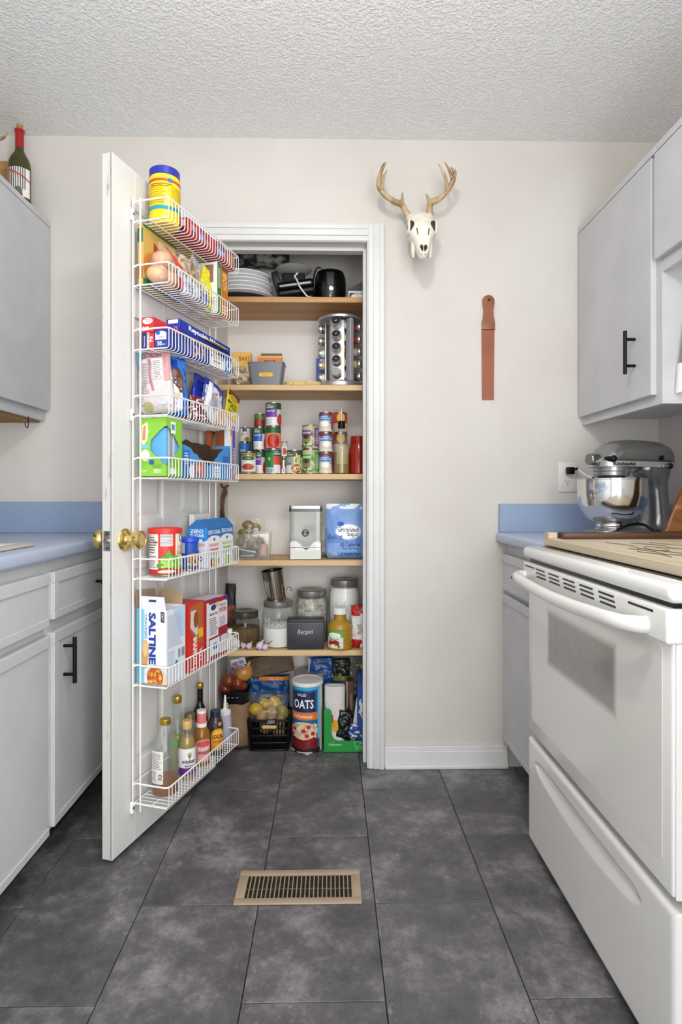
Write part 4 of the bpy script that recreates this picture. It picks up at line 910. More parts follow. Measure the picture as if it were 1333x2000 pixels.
for i in range(5):
    an = AF+.62; dirn = Vector((math.cos(an), math.sin(an), 0)); z = HC-.044-i*.0525; base = Vector((x, CY, Z+z-.008))+dirn*(R*.40)
    j = thing('spice_jar', 'small spice jar, %s in the recess right of the front column' % names6[i], 'jar', base, 0, 'spice jars in the carousel')
    b = MB(); b.lathe([(0, 0), (.013, 0), (.0135, .003), (.0135, .024)], mat(['#d2cfc0', '#cfc890', '#a8401c', '#d8c47c', '#c8ccd2'][i], .25), 20); b.build('glass_body', j)
    b = MB(); b.lathe([(.014, .024), (.014, .034), (0, .035)], mat('#cfcfd1', .22, .85), 20); b.build('cap', j)
# --- third shelf: cans
Z = SZ[2]+.0006; grn = '#1d5a27'; dgr = '#234a2a'
def hh_can(col, s0=-1.1, s1=.55, tom=.95, low='#dcd9d6', txt='HARVEST'):
    D = [('r', -PI, .74, PI, 1, dgr), ('r', s0, .38, s1, .74, col), ('r', s0, 0, s1, .38, low), ('r', s1, 0, PI, .74, '#c9c3bb'), ('r', -PI, 0, s0, .74, grn),
         ('t', 'HAPPY', s0+.2, .89, s0+.9, .96, '#e8e8e0'), ('t', txt, s0+.1, .78, s0+1.2, .87, '#f0efe8'), ('t', 'TOMATOES', s0+.1, .62, s1-.3, .69, '#e8e4ee'), ('l', s0+.1, .08, s1-.5, .3, 4, '#b9b5b0')]
    if tom is not None: D += tomato(tom, .26, .42, .26)
    return D
def tomato(cs, ct, rs, rt):
    return [('e', cs, ct, rs, rt, '#b3231c'), ('e', cs-rs*.3, ct+rt*.1, rs*.35, rt*.6, '#cf3a2c'), ('e', cs+rs*.35, ct-rt*.2, rs*.25, rt*.45, '#8f1712'), ('e', cs-rs*.1, ct-rt*.45, rs*.4, rt*.2, '#c63428')]+\
        [('p', [(cs, ct+rt*.75), (cs+rs*.75*math.cos(a)+.02, ct+rt*(.85+.45*math.sin(a))), (cs+rs*.15*math.cos(a+.8), ct+rt*(.8+.1*math.sin(a+.8)))], '#5f7a2c') for a in (.3, 1.1, 1.9, 2.8, 3.6, 5.6)]
def leaves(s0, s1, t0, t1, cols, n, seed, rs=.22, rt=.05):
    r = random.Random(seed); return [('e', r.uniform(s0, s1), r.uniform(t0, t1), rs*r.uniform(.5, 1.2), rt*r.uniform(.6, 1.4), r.choice(cols)) for _ in range(n)]
CANG = 'food cans on the third pantry shelf'
def pcan(name, label, px0, px1, top, zb, D, Y=2.50, rz=0, cap=None):
    x, w = on(px0, px1, Y-.01); h = hz(top, Y-w/2)-zb; can(name, label, 'can', (x, Y, zb), w/2, h, D, CANG, rz, cap=cap); return zb+h+.0004
B1Y = 2.487
rot_ = [('r', -PI, .80, PI, 1, '#26221c'), ('r', -1.1, .82, 1.3, .97, '#cdbb6a'), ('t', 'RO*TEL', -.95, .84, 1.15, .95, '#15130f', 0, .04), ('r', -PI, 0, -1.1, .8, '#b0a236'), ('e', .05, .72, 1.0, .10, '#2b6a2c'), ('t', 'ORIGINAL', -.4, .70, .5, .74, '#d8e0c0'), ('e', .05, .56, .8, .05, '#ece8e0'), ('e', .05, .30, .92, .19, '#d9cfc0'), ('e', .05, .30, .82, .155, '#b8321f')]+leaves(-.6, .7, .2, .40, ['#d8553a', '#a32415', '#e07a50'], 26, 3, .12, .03)+[('r', -1.1, 0, 1.3, .07, '#8d7b5c')]
z1 = pcan('food_can', 'can with yellow lettered band and tomato dish, left end of third shelf', 470, 500, 882, Z, rot_, B1Y)
z2 = pcan('food_can', 'can with purple label and tomato, bottom row beside the yellow banded can', 499, 518.5, 880, Z, hh_can('#6b3a9c', -1.0, .3), B1Y+.022)
gre = [('r', -PI, .0, PI, 1, dgr), ('r', -1.2, .24, .12, .9, '#2e7a35'), ('e', -.42, .62, .16, .07, '#dfe8d8'), ('e', -.42, .62, .09, .04, '#2e7a35'), ('r', -1.2, 0, .12, .24, '#b9cfe0'), ('b', -1.1, .02, .05, .2, '#55606a'), ('r', .16, .36, 1.2, .74, '#c8492c'), ('r', .16, 0, 1.2, .36, '#dcd9d6'), ('t', 'HAPPY', .3, .9, .8, .96, '#e8e8e0'), ('t', 'HARVEST', .25, .8, 1.2, .88, '#f0efe8'), ('e', 1.4, .25, .2, .22, '#b3231c')]
z3 = pcan('food_can', 'green can turned to its recycling mark, bottom of tallest stack', 518, 549, 877, Z, gre, B1Y)
bt = [('r', -PI, .74, PI, 1, grn), ('r', -PI, 0, PI, .74, '#d9876a')]+tomato(.15, .34, .85, .36)
z4 = pcan('food_can', 'can with big red tomato in middle of the tallest stack', 518, 549, 833, z3, bt, B1Y)
pcan('food_can', 'can with purple label at top of the tallest stack', 518, 549.5, 786, z4, hh_can('#6b3a9c', -1.1, .55, 1.0), B1Y)
z5 = pcan('food_can', 'can with blue label, second in the stack above purple can', 494, 518, 834, z2, hh_can('#1c5bb0', -1.0, .65, 1.35), B1Y+.012)
pcan('food_can', 'short green and red can on top of the blue label can', 496, 517.5, 808, z5, [('r', -PI, .55, PI, 1, '#5d6b3a'), ('r', -PI, 0, PI, .55, '#6d2b22'), ('e', -.2, .3, .5, .22, '#b3231c'), ('t', 'HUNTS', -.8, .62, .2, .76, '#2f6b2c')], B1Y+.012)
zb = pcan('food_can', 'can with bright blue label behind the yellow banded can', 466, 488, 864, Z+.001, [('r', -PI, 0, PI, 1, '#1c6ab8'), ('e', 0, .3, .3, .2, '#7fb84a'), ('t', 'TUNA', -.6, .6, .4, .8, '#e8eef4')], 2.575)
pcan('food_can', 'white can with blue badge above the bright blue can', 467, 489, 834, zb, [('r', -PI, 0, PI, 1, '#d6d3ca'), ('r', -.3, .72, .5, 1, '#2c3a78'), ('l', -.9, .4, .8, .66, 3, '#9a958a'), ('e', .5, .15, .5, .18, '#8a6a3c')], 2.575)
pcan('food_can', 'dark green can standing behind blue label can at left', 484, 498, 834, Z+.001, [('r', -PI, .1, PI, 1, '#23502a'), ('r', -PI, 0, PI, .25, '#c9c7c4')], 2.60)
z6 = pcan('food_can', 'slim small can with red print, bottom, right of tallest stack', 549.5, 558, 893, Z, [('r', -PI, .4, PI, 1, '#23502a'), ('r', -.3, 0, .6, .9, '#e2dfda'), ('r', -PI, .3, -.3, .7, '#b3231c'), ('b', -.2, .05, .5, .3, '#444444')], B1Y-.008)
pcan('food_can', 'slim small can with red tomato print on top of another', 549.5, 561.5, 862, z6, [('r', -PI, .6, PI, 1, '#b9b0a8'), ('r', -1, .3, 1.2, .7, '#e2dfda')]+tomato(.1, .35, .6, .28), B1Y-.006)
chk = [('r', -PI, .74, PI, 1, dgr), ('r', -1.2, .36, .0, .74, '#9aa08e'), ('r', -1.2, .3, -.3, .46, '#6f7a74'), ('r', -1.2, 0, 0, .36, '#dcd9d6'), ('r', .0, 0, 1.6, .74, '#c9d0b8'), ('t', 'HAPPY', -1.0, .88, -.4, .94, '#e8e8e0'), ('t', 'HARVEST', -1.05, .79, -.1, .86, '#e8e8e0')]+leaves(.2, 1.1, .4, .8, ['#d7b37a', '#5f8a3c', '#c8b06a', '#e0c890'], 16, 5, .14, .09)+[('e', .35, .20, .62, .2, '#7a4a22')]+leaves(-.1, .8, .08, .34, ['#d8a860', '#e8c488', '#c08a40'], 34, 6, .1, .04)
pcan('food_can', 'green topped can picturing chickpeas at bottom, left of green bean cans', 558.5, 590.5, 878.5, Z, chk, B1Y)
def beans(c): return [('r', -PI, 0, PI, 1, '#b9b392'), ('r', -1.4, .55, .25, .82, c), ('r', .55, .08, 2.6, .95, c), ('e', -.55, .38, .6, .18, '#8a7a5c'), ('e', -.5, .52, .5, .1, '#3e3a22'), ('t', 'GREEN BEANS', -1.1, .66, .1, .74, '#f0efe6'), ('l', .75, .2, 1.5, .85, 9, '#cfc6d8')]+leaves(-1.2, .4, .02, .26, ['#4f7a34', '#86a85c', '#c8d0a0', '#39602a'], 26, 7, .2, .035)+leaves(.15, .5, .3, .95, ['#9ab05c', '#6c8a3c', '#c9cc90'], 12, 8, .08, .08)
z7 = pcan('food_can', 'green bean can with lime green label, lower of two', 590, 622.5, 877, Z, beans('#4f9c2f'), B1Y)
pcan('food_can', 'green bean can with purple label, upper of two', 590, 622.5, 830, z7, beans('#6c3a8c'), B1Y)
def milk(): return [('r', -PI, 0, PI, 1, '#cfc6b8'), ('r', -PI, .86, PI, 1, '#8e2a1e'), ('r', 1.0, .1, 1.5, 1, '#a12a2a'), ('r', -1.15, .60, .95, .86, '#2f6ab0'), ('e', -.1, .88, .35, .07, '#2f6ab0'), ('t', 'CREAM OF', -.75, .77, .45, .84, '#eef2f6'), ('t', 'MUSHROOM', -1.0, .66, .8, .75, '#dfe8f2'), ('e', -.1, .40, .68, .17, '#e4e0d8'), ('e', -.1, .41, .5, .11, '#efece6'), ('r', -1.2, 0, 1, .16, '#d8d0c0'), ('e', .8, .5, .15, .06, '#3a7ac0')]
z = Z
for nm, top, rz in (('red and blue soup can at the bottom of the stack of three', 884, 0), ('red and blue soup can in the middle of the stack of three', 844.5, .25), ('red and blue soup can at top of the stack of three', 804.5, -.12)): z = pcan('soup_can', nm, 623, 650.5, top, z, milk(), B1Y, rz)
x, w = on(650, 679, 2.57); zz = Z
for i, (top, c) in enumerate(((885, '#8a2a1c'), (845, '#9a2f1e'), (804.5, '#c8432a'))):
    zz = pcan('soup_can', ['dark red can behind the oil bottle, lowest', 'dark red can behind the oil bottle, middle', 'orange red can at top behind the oil bottle'][i], 650.5, 679, top, zz, [('r', -PI, .0, PI, 1, c), ('e', .1, .75, .6, .25, '#e8b84a'), ('r', -PI, 0, PI, .45, '#cfc0a8')], 2.565)
# oil bottle
x, w = on(652, 683, 2.49); r0 = w/2; HB = hz(838, 2.46)-Z
t = thing('oil_bottle', 'glass bottle of golden oil with steel pourer on third shelf', 'bottle', (x, 2.486, Z))
pf = [(r0*.9, 0), (r0, .004), (r0, HB*.70*0+.088), (r0, .115), (r0*.93, .130), (r0*.6, .158), (r0*.43, .175), (r0*.40, .200)]
b = MB(); b.lathe(pf, m_glass, 36); b.build('glass', t)
b = MB(); b.lathe([(0, .004), (r0*.9, .004), (r0*.95, .006), (r0*.95, .083), (0, .083)], mat('#8a7412', .1, 0, .5), 32); b.build('oil', t)
b = MB(); prn(b, [('r', -.7, .35, .9, .98, film('#d9c58a', .55, .3))], cylmap(r0*.97, .12), CYLS); b.build('worn_label', t)
b = MB(); b.lathe([(r0*.40, .192), (r0*.46, .196), (r0*.44, .222), (r0*.2, .225)], m_dark, 20); b.build('stopper', t)
b = MB(); b.tube([(0, 0, .222), (0, 0, .245), (.0005, 0, .262), (.001, 0, .276)], [.0042, .0038, .003, .0022], mat('#d0d0d0', .2, 1), 12); b.build('pourer', t)
x, w = on(681, 722, 2.51); hj = hz(851, 2.48)-Z; rj = w/2
t = thing('sauce_jar', 'glass jar of red tomato sauce at right end of third shelf', 'jar', (x, 2.51, Z))
b = MB(); m_sau = mat('#8f1c10', .12); b.lathe([(rj*.88, 0), (rj, .005), (rj, hj*.60), (rj*.97, hj*.68), (rj*.82, hj*.80), (rj*.80, hj*.82), (rj*.84, hj*.83), (rj*.84, hj*.87), (rj*.80, hj*.88), (rj*.80, hj*.99), (rj*.7, hj), (0, hj*.985)], m_sau, 40); b.build('sauce', t)
# --- fourth shelf
Z = SZ[3]+.0006
x0, x1 = bx(455, 2.50), bx(530, 2.52); xc, wd = (x0+x1)/2, x1-x0
t = thing('clear_bin', 'clear plastic bin holding netted potatoes on fourth shelf', 'bin', (xc, 2.535, Z), .12)
b = MB(); openbin(b, wd*.92, .15, wd, .16, hz(1043, 2.5)-Z, film('#f4f2f0', .08, .05, 1.0), .002); b.build('body', t)
m_pot = tex('#a8894f', '#7e6434', 18, .55, bump=.3, key='potato'); m_avo = tex('#8a7a34', '#66602a', 20, .5, key='potato2')
for i, (px, py, Y, r, nm) in enumerate(((484, 1025, 2.52, .021, 'potato at top of the net bag in clear bin'), (500, 1030, 2.54, .020, 'potato at upper right in the net bag'), (476, 1043, 2.50, .022, 'large golden potato at middle left of net bag'), (497, 1046, 2.52, .021, 'golden potato at middle right of net bag'), (470, 1058, 2.50, .021, 'potato at lower left of the net bag'), (490, 1062, 2.51, .020, 'potato at the lower middle of net bag'), (508, 1058, 2.55, .019, 'potato at lower right in the clear bin'))):
    b = MB(); q = atY(px, py, Y); b.blob((0, 0, 0), (r*1.12, r, r*.92), m_pot if i % 2 else m_avo, .12, 2, 3, i); tag(b.build('potato', None, q, (0, .4*i, .3)), nm, 'potato', 'potatoes in the clear bin')
bag('net_bag', 'clear plastic bag around the potatoes in clear bin', 'bag', (bx(489, 2.53), 2.53, hz(1072, 2.5)), .125, .105, hz(1012, 2.52)-hz(1072, 2.5), film('#fbf5e6', .06, .10), amp=.005, fr=40, top=.5, part='film', design=[('r', .66, .42, .82, .68, '#cfcdc8'), ('b', .68, .45, .80, .64, '#555555')])
bag('navy_packet', 'navy blue and cream packet lying at the bottom of clear bin', 'packet', (bx(484, 2.485), 2.487, Z+.005), .090, .028, .040, mat('#1b2340', .3), amp=.004, top=.7, design=[('p', [(.1, .9), (.9, .55), (.9, .7), (.1, 1)], '#d9cfb0'), ('r', .2, .2, .8, .3, '#c9c9d0')])
bag('peach_packet', 'pinkish packet at right end inside the clear bin', 'packet', (bx(515, 2.53), 2.535, Z+.005), .034, .05, .055, tex('#d8a890', '#c2b2a8', 30, .4, key='peach'), amp=.004, top=.7)
x, w = on(567, 629, 2.49); h = hz(988, 2.46)-Z
t = thing('flour_canister', 'clear square canister of white flour with steel lid', 'canister', (x, 2.515, Z))
b = MB(); R4 = rrect(-w/2, -w/2, w/2, w/2, .009); b.prism(R4, 0, h-.020, m_glass, bev=.002); b.build('clear_body', t)
b = MB(); n = 20; wi = w-.006
b.grid(lambda u, v: (-wi/2+wi*u, -wi/2+wi*v, .066+.010*math.cos(2.6*(u-.1)*PI)*.9+.008*noise.noise(Vector((u*3, v*3, 0)))-(.012 if .35 < u < .75 else 0)*math.sin((u-.35)/.4*PI)), 24, 12, mat('#f2f0ec', .9)); b.box(-wi/2, -wi/2, .003, wi/2, wi/2, .052, mat('#f2f0ec', .9))
zr_ = .066
for e_ in range(24):
    u0, u1 = e_/24, (e_+1)/24
    def zz_(u, v): return .066+.010*math.cos(2.6*(u-.1)*PI)*.9+.008*noise.noise(Vector((u*3, v*3, 0)))-(.012 if .35 < u < .75 else 0)*math.sin((u-.35)/.4*PI)
    b.add([(-wi/2+wi*u0, -wi/2, .05), (-wi/2+wi*u1, -wi/2, .05), (-wi/2+wi*u1, -wi/2, zz_(u1, 0)), (-wi/2+wi*u0, -wi/2, zz_(u0, 0))], [(0, 1, 2, 3)], mat('#f2f0ec', .9))
b.build('flour', t)
b = MB(); b.prism(rrect(-w/2-.002, -w/2-.002, w/2+.002, w/2+.002, .010), h-.024, h-.012, mat('#4c4b48', .3, .5)); b.prism(rrect(-w/2-.001, -w/2-.001, w/2+.001, w/2+.001, .010), h-.012, h, m_chr2, bev=.003); b.build('lid', t)
b = MB(); prn(b, [('e', .5, .5, .5, .5, '#161616'), ('t', 'GOOD', .3, .68, .75, .82, '#e8e8e8'), ('t', 'EAT', .3, .46, .6, .58, '#e8e8e8'), ('t', 'Flour', .3, .2, .8, .38, '#e8e8e8')], lambda s, tt, e: Vector((-.013+.031*s-.003, -w/2-e, .096+.031*tt))); b.build('round_label', t)
x, w = on(636, 716, 2.49)
m_sb = tex('#86a9dc', '#6c93cf', 12, .5, key='sugarblue')
D = [('r', .04, .30, .96, .40, '#5e8ace'), ('e', .56, .50, .36, .16, '#7fa3dc'), ('e', .56, .50, .31, .135, '#f2f4f6'), ('t', 'Granulated', .30, .50, .80, .58, '#1f2a55', 0, .02), ('t', 'Sugar', .52, .40, .80, .49, '#1f2a55', 0, .02), ('e', .37, .64, .08, .045, '#1d4fae'), ('t', '~Baking', .05, .34, .42, .46, '#4673bb'), ('t', '30 Calories', .36, .235, .84, .31, '#1b3f8c', 0, .02), ('t', 'Per Serving', .42, .175, .80, .215, '#1b3f8c', 0, .02), ('t', '~Dusting', .36, .055, .86, .135, '#3f6fc0'), ('e', .22, .10, .08, .045, '#a8c4ec')]
bag('sugar_bag', 'blue paper bag of granulated sugar at right of flour canister', 'bag', (x, 2.50, Z), w, .075, hz(984, 2.49)-Z, m_sb, D, zone=lambda u, v: mat('#e6ebf4', .6) if v > .9 and noise.noise(Vector((u*14, v*10, 0))) > -.1 else (mat('#dde5f2', .6) if v > .55 and .46 < u < .54 else m_sb), amp=.0035, fr=26, top=.55)
x, w = on(627, 646, 2.60); bag('flour_bag', 'plain white bag between flour canister and blue sugar bag', 'bag', (x+.012, 2.60, Z), w*1.8, .07, hz(1010, 2.59)-Z, mat('#d8cfc4', .7), amp=.004, neck=(.75, .4))
# --- fifth shelf
Z = SZ[4]+.0006; m_lid = tex('#a3a19d', '#8a8884', 160, .32, .7, key='jarlid'); m_lidd = mat('#6a6662', .28, .8)
def pj(label, px0, px1, top, Y, fill, fh, emb=None, lidm=m_lid, lh=.022, glass=None):
    x, w = on(px0, px1, Y-.01); h = hz(top, Y)-Z; return jar('glass_jar', label, 'jar', (x, Y, Z), w/2, h, fill, fh*(h-lh), lidm, None, None, emb=emb, lidh=lh, glass=glass)
m_brn = tex('#9a7a4e', '#6b5030', 12, .9, key='brownsugar'); m_sug = mat('#f1efec', .9); m_oat = tex('#c9c4ba', '#8f8a80', 60, .7, bump=.8, key='crumb', lo=.35, hi=.6)
pj('squat glass jar of brown sugar with dark metal lid', 448, 507, 1191, 2.535, m_brn, .62, None, m_lidd, .024, film('#6a5a44', .12, .04, 1))
pj('glass jar half full of white sugar under the metal sifter', 512, 575, 1171, 2.535, m_sug, .48, 'Mason')
pj('glass jar of grey crumbs behind the dark recipe tin', 577, 640, 1150, 2.60, m_oat, .93, 'Mason')
pj('tallest glass jar, full of white flour, at right', 643, 703, 1130, 2.60, m_sug, .94, 'Mason')
z0 = Z+hz(1171, 2.535)-Z; x = bx(540, 2.535); r0 = on(518, 560, 2.53)[1]/2
t = thing('flour_sifter', 'shiny metal flour sifter standing tilted on sugar jar', 'sifter', (x, 2.535, z0+.0025), 0, rot=(.06, -.14, 0)); m_sf = mat('#a59a8c', .14, 1)
hs_ = hz(1112, 2.52)-z0-.004
b = MB(); b.lathe([(r0*.93, 0), (r0*.95, .008), (r0*.88, .010), (r0*.95, hs_*.45), (r0, hs_), (r0*1.03, hs_), (r0*.97, hs_-.002), (r0*.86, .014), (0, .012)], m_sf, 40); b.build('cup', t)
for i in range(4): b = MB(); a = -2.35+i*.14; b.tube([(r0*1.0*math.cos(a), r0*1.0*math.sin(a), .020), (r0*1.07*math.cos(a), r0*1.07*math.sin(a), .040), (r0*1.03*math.cos(a), r0*1.03*math.sin(a), hs_*.72)], .0016, m_chr, 6); b.build('grip_wire', t)
b = MB(); p, r = smooth([Vector((r0, .0, .03)), Vector((r0+.012, 0, .045)), Vector((r0+.024, 0, .036)), Vector((r0+.022, 0, .026))], [.002]*4); b.tube(p, r, m_sf, 6); b.build('crank', t)
m_gar = tex('#d9d2da', '#b9a8bd', 16, .55, stretch=(4, 4, .8), key='garlic')
for i, (px, py, r, lean, nm) in enumerate(((476, 1256, .014, -.6, 'purple tinted garlic bulb, leftmost on lowest shelf'), (487, 1261, .0155, .3, 'purple garlic bulb beside the leftmost one'), (508, 1250, .020, .2, 'large white garlic bulb in front of sugar jar'), (518, 1259, .016, .7, 'garlic bulb with dried brown stem, front of sugar jar'))):
    Yg = 2.475-.012*i+.0*(i == 2); t = thing('garlic_bulb', nm, 'garlic', (bx(px, Yg), Yg, Z+r*.82), 0, 'garlic bulbs on the lowest shelf', rot=(.5, lean, .4*i))
    b = MB(); b.grid(lambda u, v: (lambda a, k: (r*k*(1+.07*math.cos(6*a))*math.cos(a), r*k*(1+.07*math.cos(6*a))*math.sin(a), r*(-.8+1.9*v)))(2*PI*u, math.sin(PI*min(1, v*1.0+.02))**.6*(1-.45*v)+.04), 36, 16, m_gar, closeu=True); b.build('cloves', t, ang=1.3)
    b = MB(); b.tube([(0, 0, r*.8), (r*.1, 0, r*1.4), (r*.4, 0, r*(2.6 if i == 3 else 1.7))], [r*.22, r*.14, r*.04], mat('#4b3a30' if i == 3 else '#cfc5c0', .7), 8); b.build('stem', t)
x, w = on(561, 634, 2.46); h = hz(1209, 2.455)-Z; m_rt = tex('#34343c', '#2b2b33', 20, .45, key='tin')
t = thing('recipe_tin', 'dark grey recipe tin lettered Recipes with hinged lid', 'tin', (x, 2.482, Z))
b = MB(); b.box(-w/2+.001, -.029, 0, w/2-.001, .030, h-.012, m_rt, .004, 2); b.build('box', t)
b = MB(); b.box(-w/2, -.031, h-.015, w/2, .031, h, m_rt, .005, 3); b.build('lid', t)
b = MB(); b.box(-w/2+.002, -.0312, h-.0158, w/2-.002, -.0295, h-.0148, mat('#8a8a90', .3, .5)); b.build('lid_rim', t)
b = MB(); prn(b, [('t', '~Recipes', .28, .44, .70, .66, '#cfd0d4', 0, -.005)], lambda s, tt, e: Vector((-w/2+s*w, -.0293-e, (tt+.06*(s-.3))*h))); b.build('lettering', t)
x, w = on(640, 689, 2.47); r0 = w/2; h = hz(1187, 2.465)-Z
t = thing('juice_bottle', 'ribbed plastic bottle of amber apple cider vinegar, white cap', 'bottle', (x, 2.477, Z)); pr = [(r0*.9, 0), (r0*.98, .004)]
for i in range(4): z_ = .010+i*.0175; pr += [(r0, z_), (r0, z_+.012), (r0*.955, z_+.0148)]
pr += [(r0, .083), (r0*.97, .095), (r0*.80, .108), (r0*.52, .118), (r0*.48, .120), (r0*.48, h-.02)]
b = MB(); b.lathe(pr, mat('#a9822c', .25, 0, .5), 36); b.build('body', t)
b = MB(); rc = r0*.58; b.lathe([(rc, h-.026), (rc, h-.003), (rc*.93, h), (0, h)], mat('#e6e4e0', .4), 28); b.build('cap', t)
b = MB(); prn(b, [('r', -1.2, 0, .25, 1, '#d9dccf'), ('r', -1.2, .62, .25, 1, '#4f9a3a'), ('e', -.5, .72, .55, .18, '#e6efe0'), ('l', -1.0, .45, -.1, .68, 3, '#3c6a34'), ('e', -.75, .28, .3, .15, '#a81c1c'), ('e', -.35, .30, .3, .15, '#8f1717'), ('e', -.55, .12, .28, .12, '#e6e0c0'), ('e', -.1, .12, .12, .08, '#3c8a4a')], cylmap(r0, .072, .010), CYLS); b.build('label', t)
x, w = on(684, 722, 2.47)
bag('snack_bag', 'red and white crinkled bag beside the amber bottle', 'bag', (x+.008, 2.485, Z), w*1.05, .06, hz(1183, 2.48)-Z, mat('#dcd9d6', .35), zone=lambda u, v: mat('#b01c22', .3) if v > .78 or (v < .22 and .5 < u < .8) else mat('#dcd9d6', .35), amp=.006, fr=45, top=.5, design=[('l', .3, .35, .7, .6, 5, '#8a8886'), ('e', .5, .15, .2, .08, '#b01c22')])
bag('white_pouch', 'white pouch with green dots at right end of lowest shelf', 'pouch', (bx(712, 2.455), 2.465, Z+.0), .036, .028, .145, mat('#dedcd8', .4), amp=.004, fr=40, design=[('e', .4, .5, .12, .05, '#3a6a4a'), ('e', .5, .25, .12, .05, '#2c3a33')])
# dangling leather straps at the left inside
t = thing('leather_strap', 'brown leather straps hanging from a hook left in pantry', 'strap', (0, 0, 0)); Y = 2.50
for k, P in enumerate(([(430, 945), (437, 952), (447, 948)], [(440, 952), (434, 970), (433, 990), (438, 1010), (443, 1026)], [(442, 952), (438, 975), (436, 995), (440, 1015), (446, 1028)], [(441, 950), (443, 962), (439, 970)])):
    q = [atY(a, c, Y-.004*k) for a, c in P]; q = [Vector((max(v.x, PL+.006), v.y, v.z)) for v in q]; p, r = smooth(q, [.0045, .005, .005, .0045, .004][:len(q)]); b = MB(); b.tube(p, r, tex('#4a2a18', '#6b452c', 20, .5, key='strap'), 8, flat=.4); b.build('strap', t)
b = MB(); q = atY(441, 1000, 2.51); b.box(PL+.002, 2.50, q.z-.045, PL+.014, 2.515, q.z+.01, mat('#2c2f2c', .5), .002, 1); b.build('buckle', t)
bag('orange_bag', 'dark bag with orange print hanging behind door at left', 'bag', (PL+.030, 2.60, .432), .045, .06, .24, mat('#121110', .5), zone=lambda u, v: mat('#8a3f1c', .5) if .35 < v < .62 else mat('#121110', .5), amp=.004)
# --- pantry floor
Z = .0006
m_bas = mat('#0a0a0b', .35)
def basket(name, label, x, Y, w, d, h, rz=0, cut=True):
    t = thing(name, label, 'basket', (x, Y, Z), rz); k = .88; nh = max(4, int(w/.014))
    b = MB(); b.box(-w*k/2, -d*k/2, 0, w*k/2, d*k/2, .003, m_bas); b.build('bottom', t)
    b = MB(); R_ = rrect(-w/2, -d/2, w/2, d/2, .015, 4); b.tube([(a, c, h) for a, c in R_], .0035, m_bas, 6, closed=True); b.build('rim', t)
    b = MB()
    for zi in range(5):
        f = zi/4; s_ = k+(1-k)*f*.9; b.tube([(a*s_, c*s_, .004+(h-.008)*f) for a, c in R_], .0035, m_bas, 6, closed=True, flat=.5)
    nn = len(R_)
    for sgn in (-1, 1):
        for i in range(nh+1):
            xx = -w/2+.006+(w-.012)*i/nh; b.tube([(xx*k, sgn*d/2*k, .002), (xx, sgn*d/2, h)], .003, m_bas, 5)
        for i in range(int(d/.014)+1):
            yy = -d/2+.006+(d-.012)*i/max(1, int(d/.014)); b.tube([(sgn*w/2*k, yy*k, .002), (sgn*w/2, yy, h)], .003, m_bas, 5)
    b.build('lattice', t)
    if cut: b = MB(); b.box(-.028, -d/2-.004, h-.034, .032, -d/2+.001, h-.020, mat('#c3a878', .5), .003, 1); b.box(-.004, -d/2-.004, h-.012, .024, -d/2+.001, h+.001, mat('#77777a', .4)); b.build('paper_tag', t)
    return t
x, w = on(483, 567, 2.43); hb = hz(1408, 2.43)-Z; basket('fruit_basket', 'black plastic lattice basket of bagged lemons and potatoes', x, 2.515, w, .15, hb)
m_lem = tex('#c8a52c', '#a8861c', 14, .4, key='lemon'); m_lime = tex('#8f8a2c', '#6f7424', 14, .4, key='lime'); m_pt2 = tex('#b89562', '#8f6e3f', 16, .6, key='pot3')
for i, (px, py, Y, r, m, nm, nn) in enumerate(((500, 1385, 2.47, .026, m_lem, 'yellow lemon at left in bag on black basket', 'lemon'), (519, 1375, 2.50, .024, m_lem, 'yellow lemon at top middle of the bag', 'lemon'), (538, 1372, 2.52, .026, m_lem, 'yellow lemon at top right of the bag', 'lemon'), (552, 1390, 2.50, .028, m_lime, 'greenish lemon at right in the bag', 'lemon'), (531, 1392, 2.47, .025, m_pt2, 'tan potato in the middle of the bag', 'potato'), (512, 1398, 2.47, .024, m_pt2, 'tan potato at lower left in the bag', 'potato'), (548, 1409, 2.48, .022, m_pt2, 'potato just above the basket rim at right', 'potato'), (520, 1418, 2.49, .030, m_pt2, 'potato low inside the black basket, left', 'potato'), (545, 1425, 2.50, .030, m_pt2, 'potato low inside the black basket, right', 'potato'))):
    b = MB(); b.blob((0, 0, 0), (r*1.1, r, r*.95), m, .08, 2, 3, i+9); tag(b.build(nn, None, atY(px, py, Y), (0, .35*i, .2*i)), nm, nn, 'fruit in the black basket')
bag('produce_bag', 'crinkled clear plastic bag around lemons on black basket', 'bag', (bx(525, 2.50), 2.50, hz(1412, 2.45)), .165, .12, hz(1352, 2.50)-hz(1412, 2.45), film('#fff8e0', .05, .10), amp=.010, fr=30, top=.4, part='film', nu=60, nv=40)
# onions at the left
x, w = on(432, 500, 2.40)
t = thing('paper_bag', 'tan paper bag standing at left on pantry floor under onions', 'bag', (bx(463, 2.50), 2.50, Z)); b = MB(); F = bagfn(.115, .12, hz(1375, 2.44), amp=.006, fr=18, top=.95); b.grid(lambda u, v: F(2*PI*u, v), 36, 24, tex('#8d7257', '#6e563e', 8, .85, key='paper'), closeu=True); b.build('paper', t)
b = MB(); hb2 = hz(1352, 2.42)
tb = thing('onion_basket', 'small black basket of onions on the tan paper bag', 'basket', (bx(462, 2.49), 2.49, hz(1378, 2.44)+.004)); openbin(b, .085, .09, .112, .11, .05, m_bas); b.build('body', tb)
for i in range(3): b = MB(); b.box(-.030+.018*i, -.0535, .030, -.020+.018*i, -.0515, .033, mat('#8a8a88', .4)); b.build('slot', tb)
m_on = tex('#c8974e', '#a8742e', 6, .3, stretch=(3, 3, .6), key='onion'); m_onr = tex('#8f3f1c', '#6e2a12', 6, .28, stretch=(3, 3, .6), key='onionr')
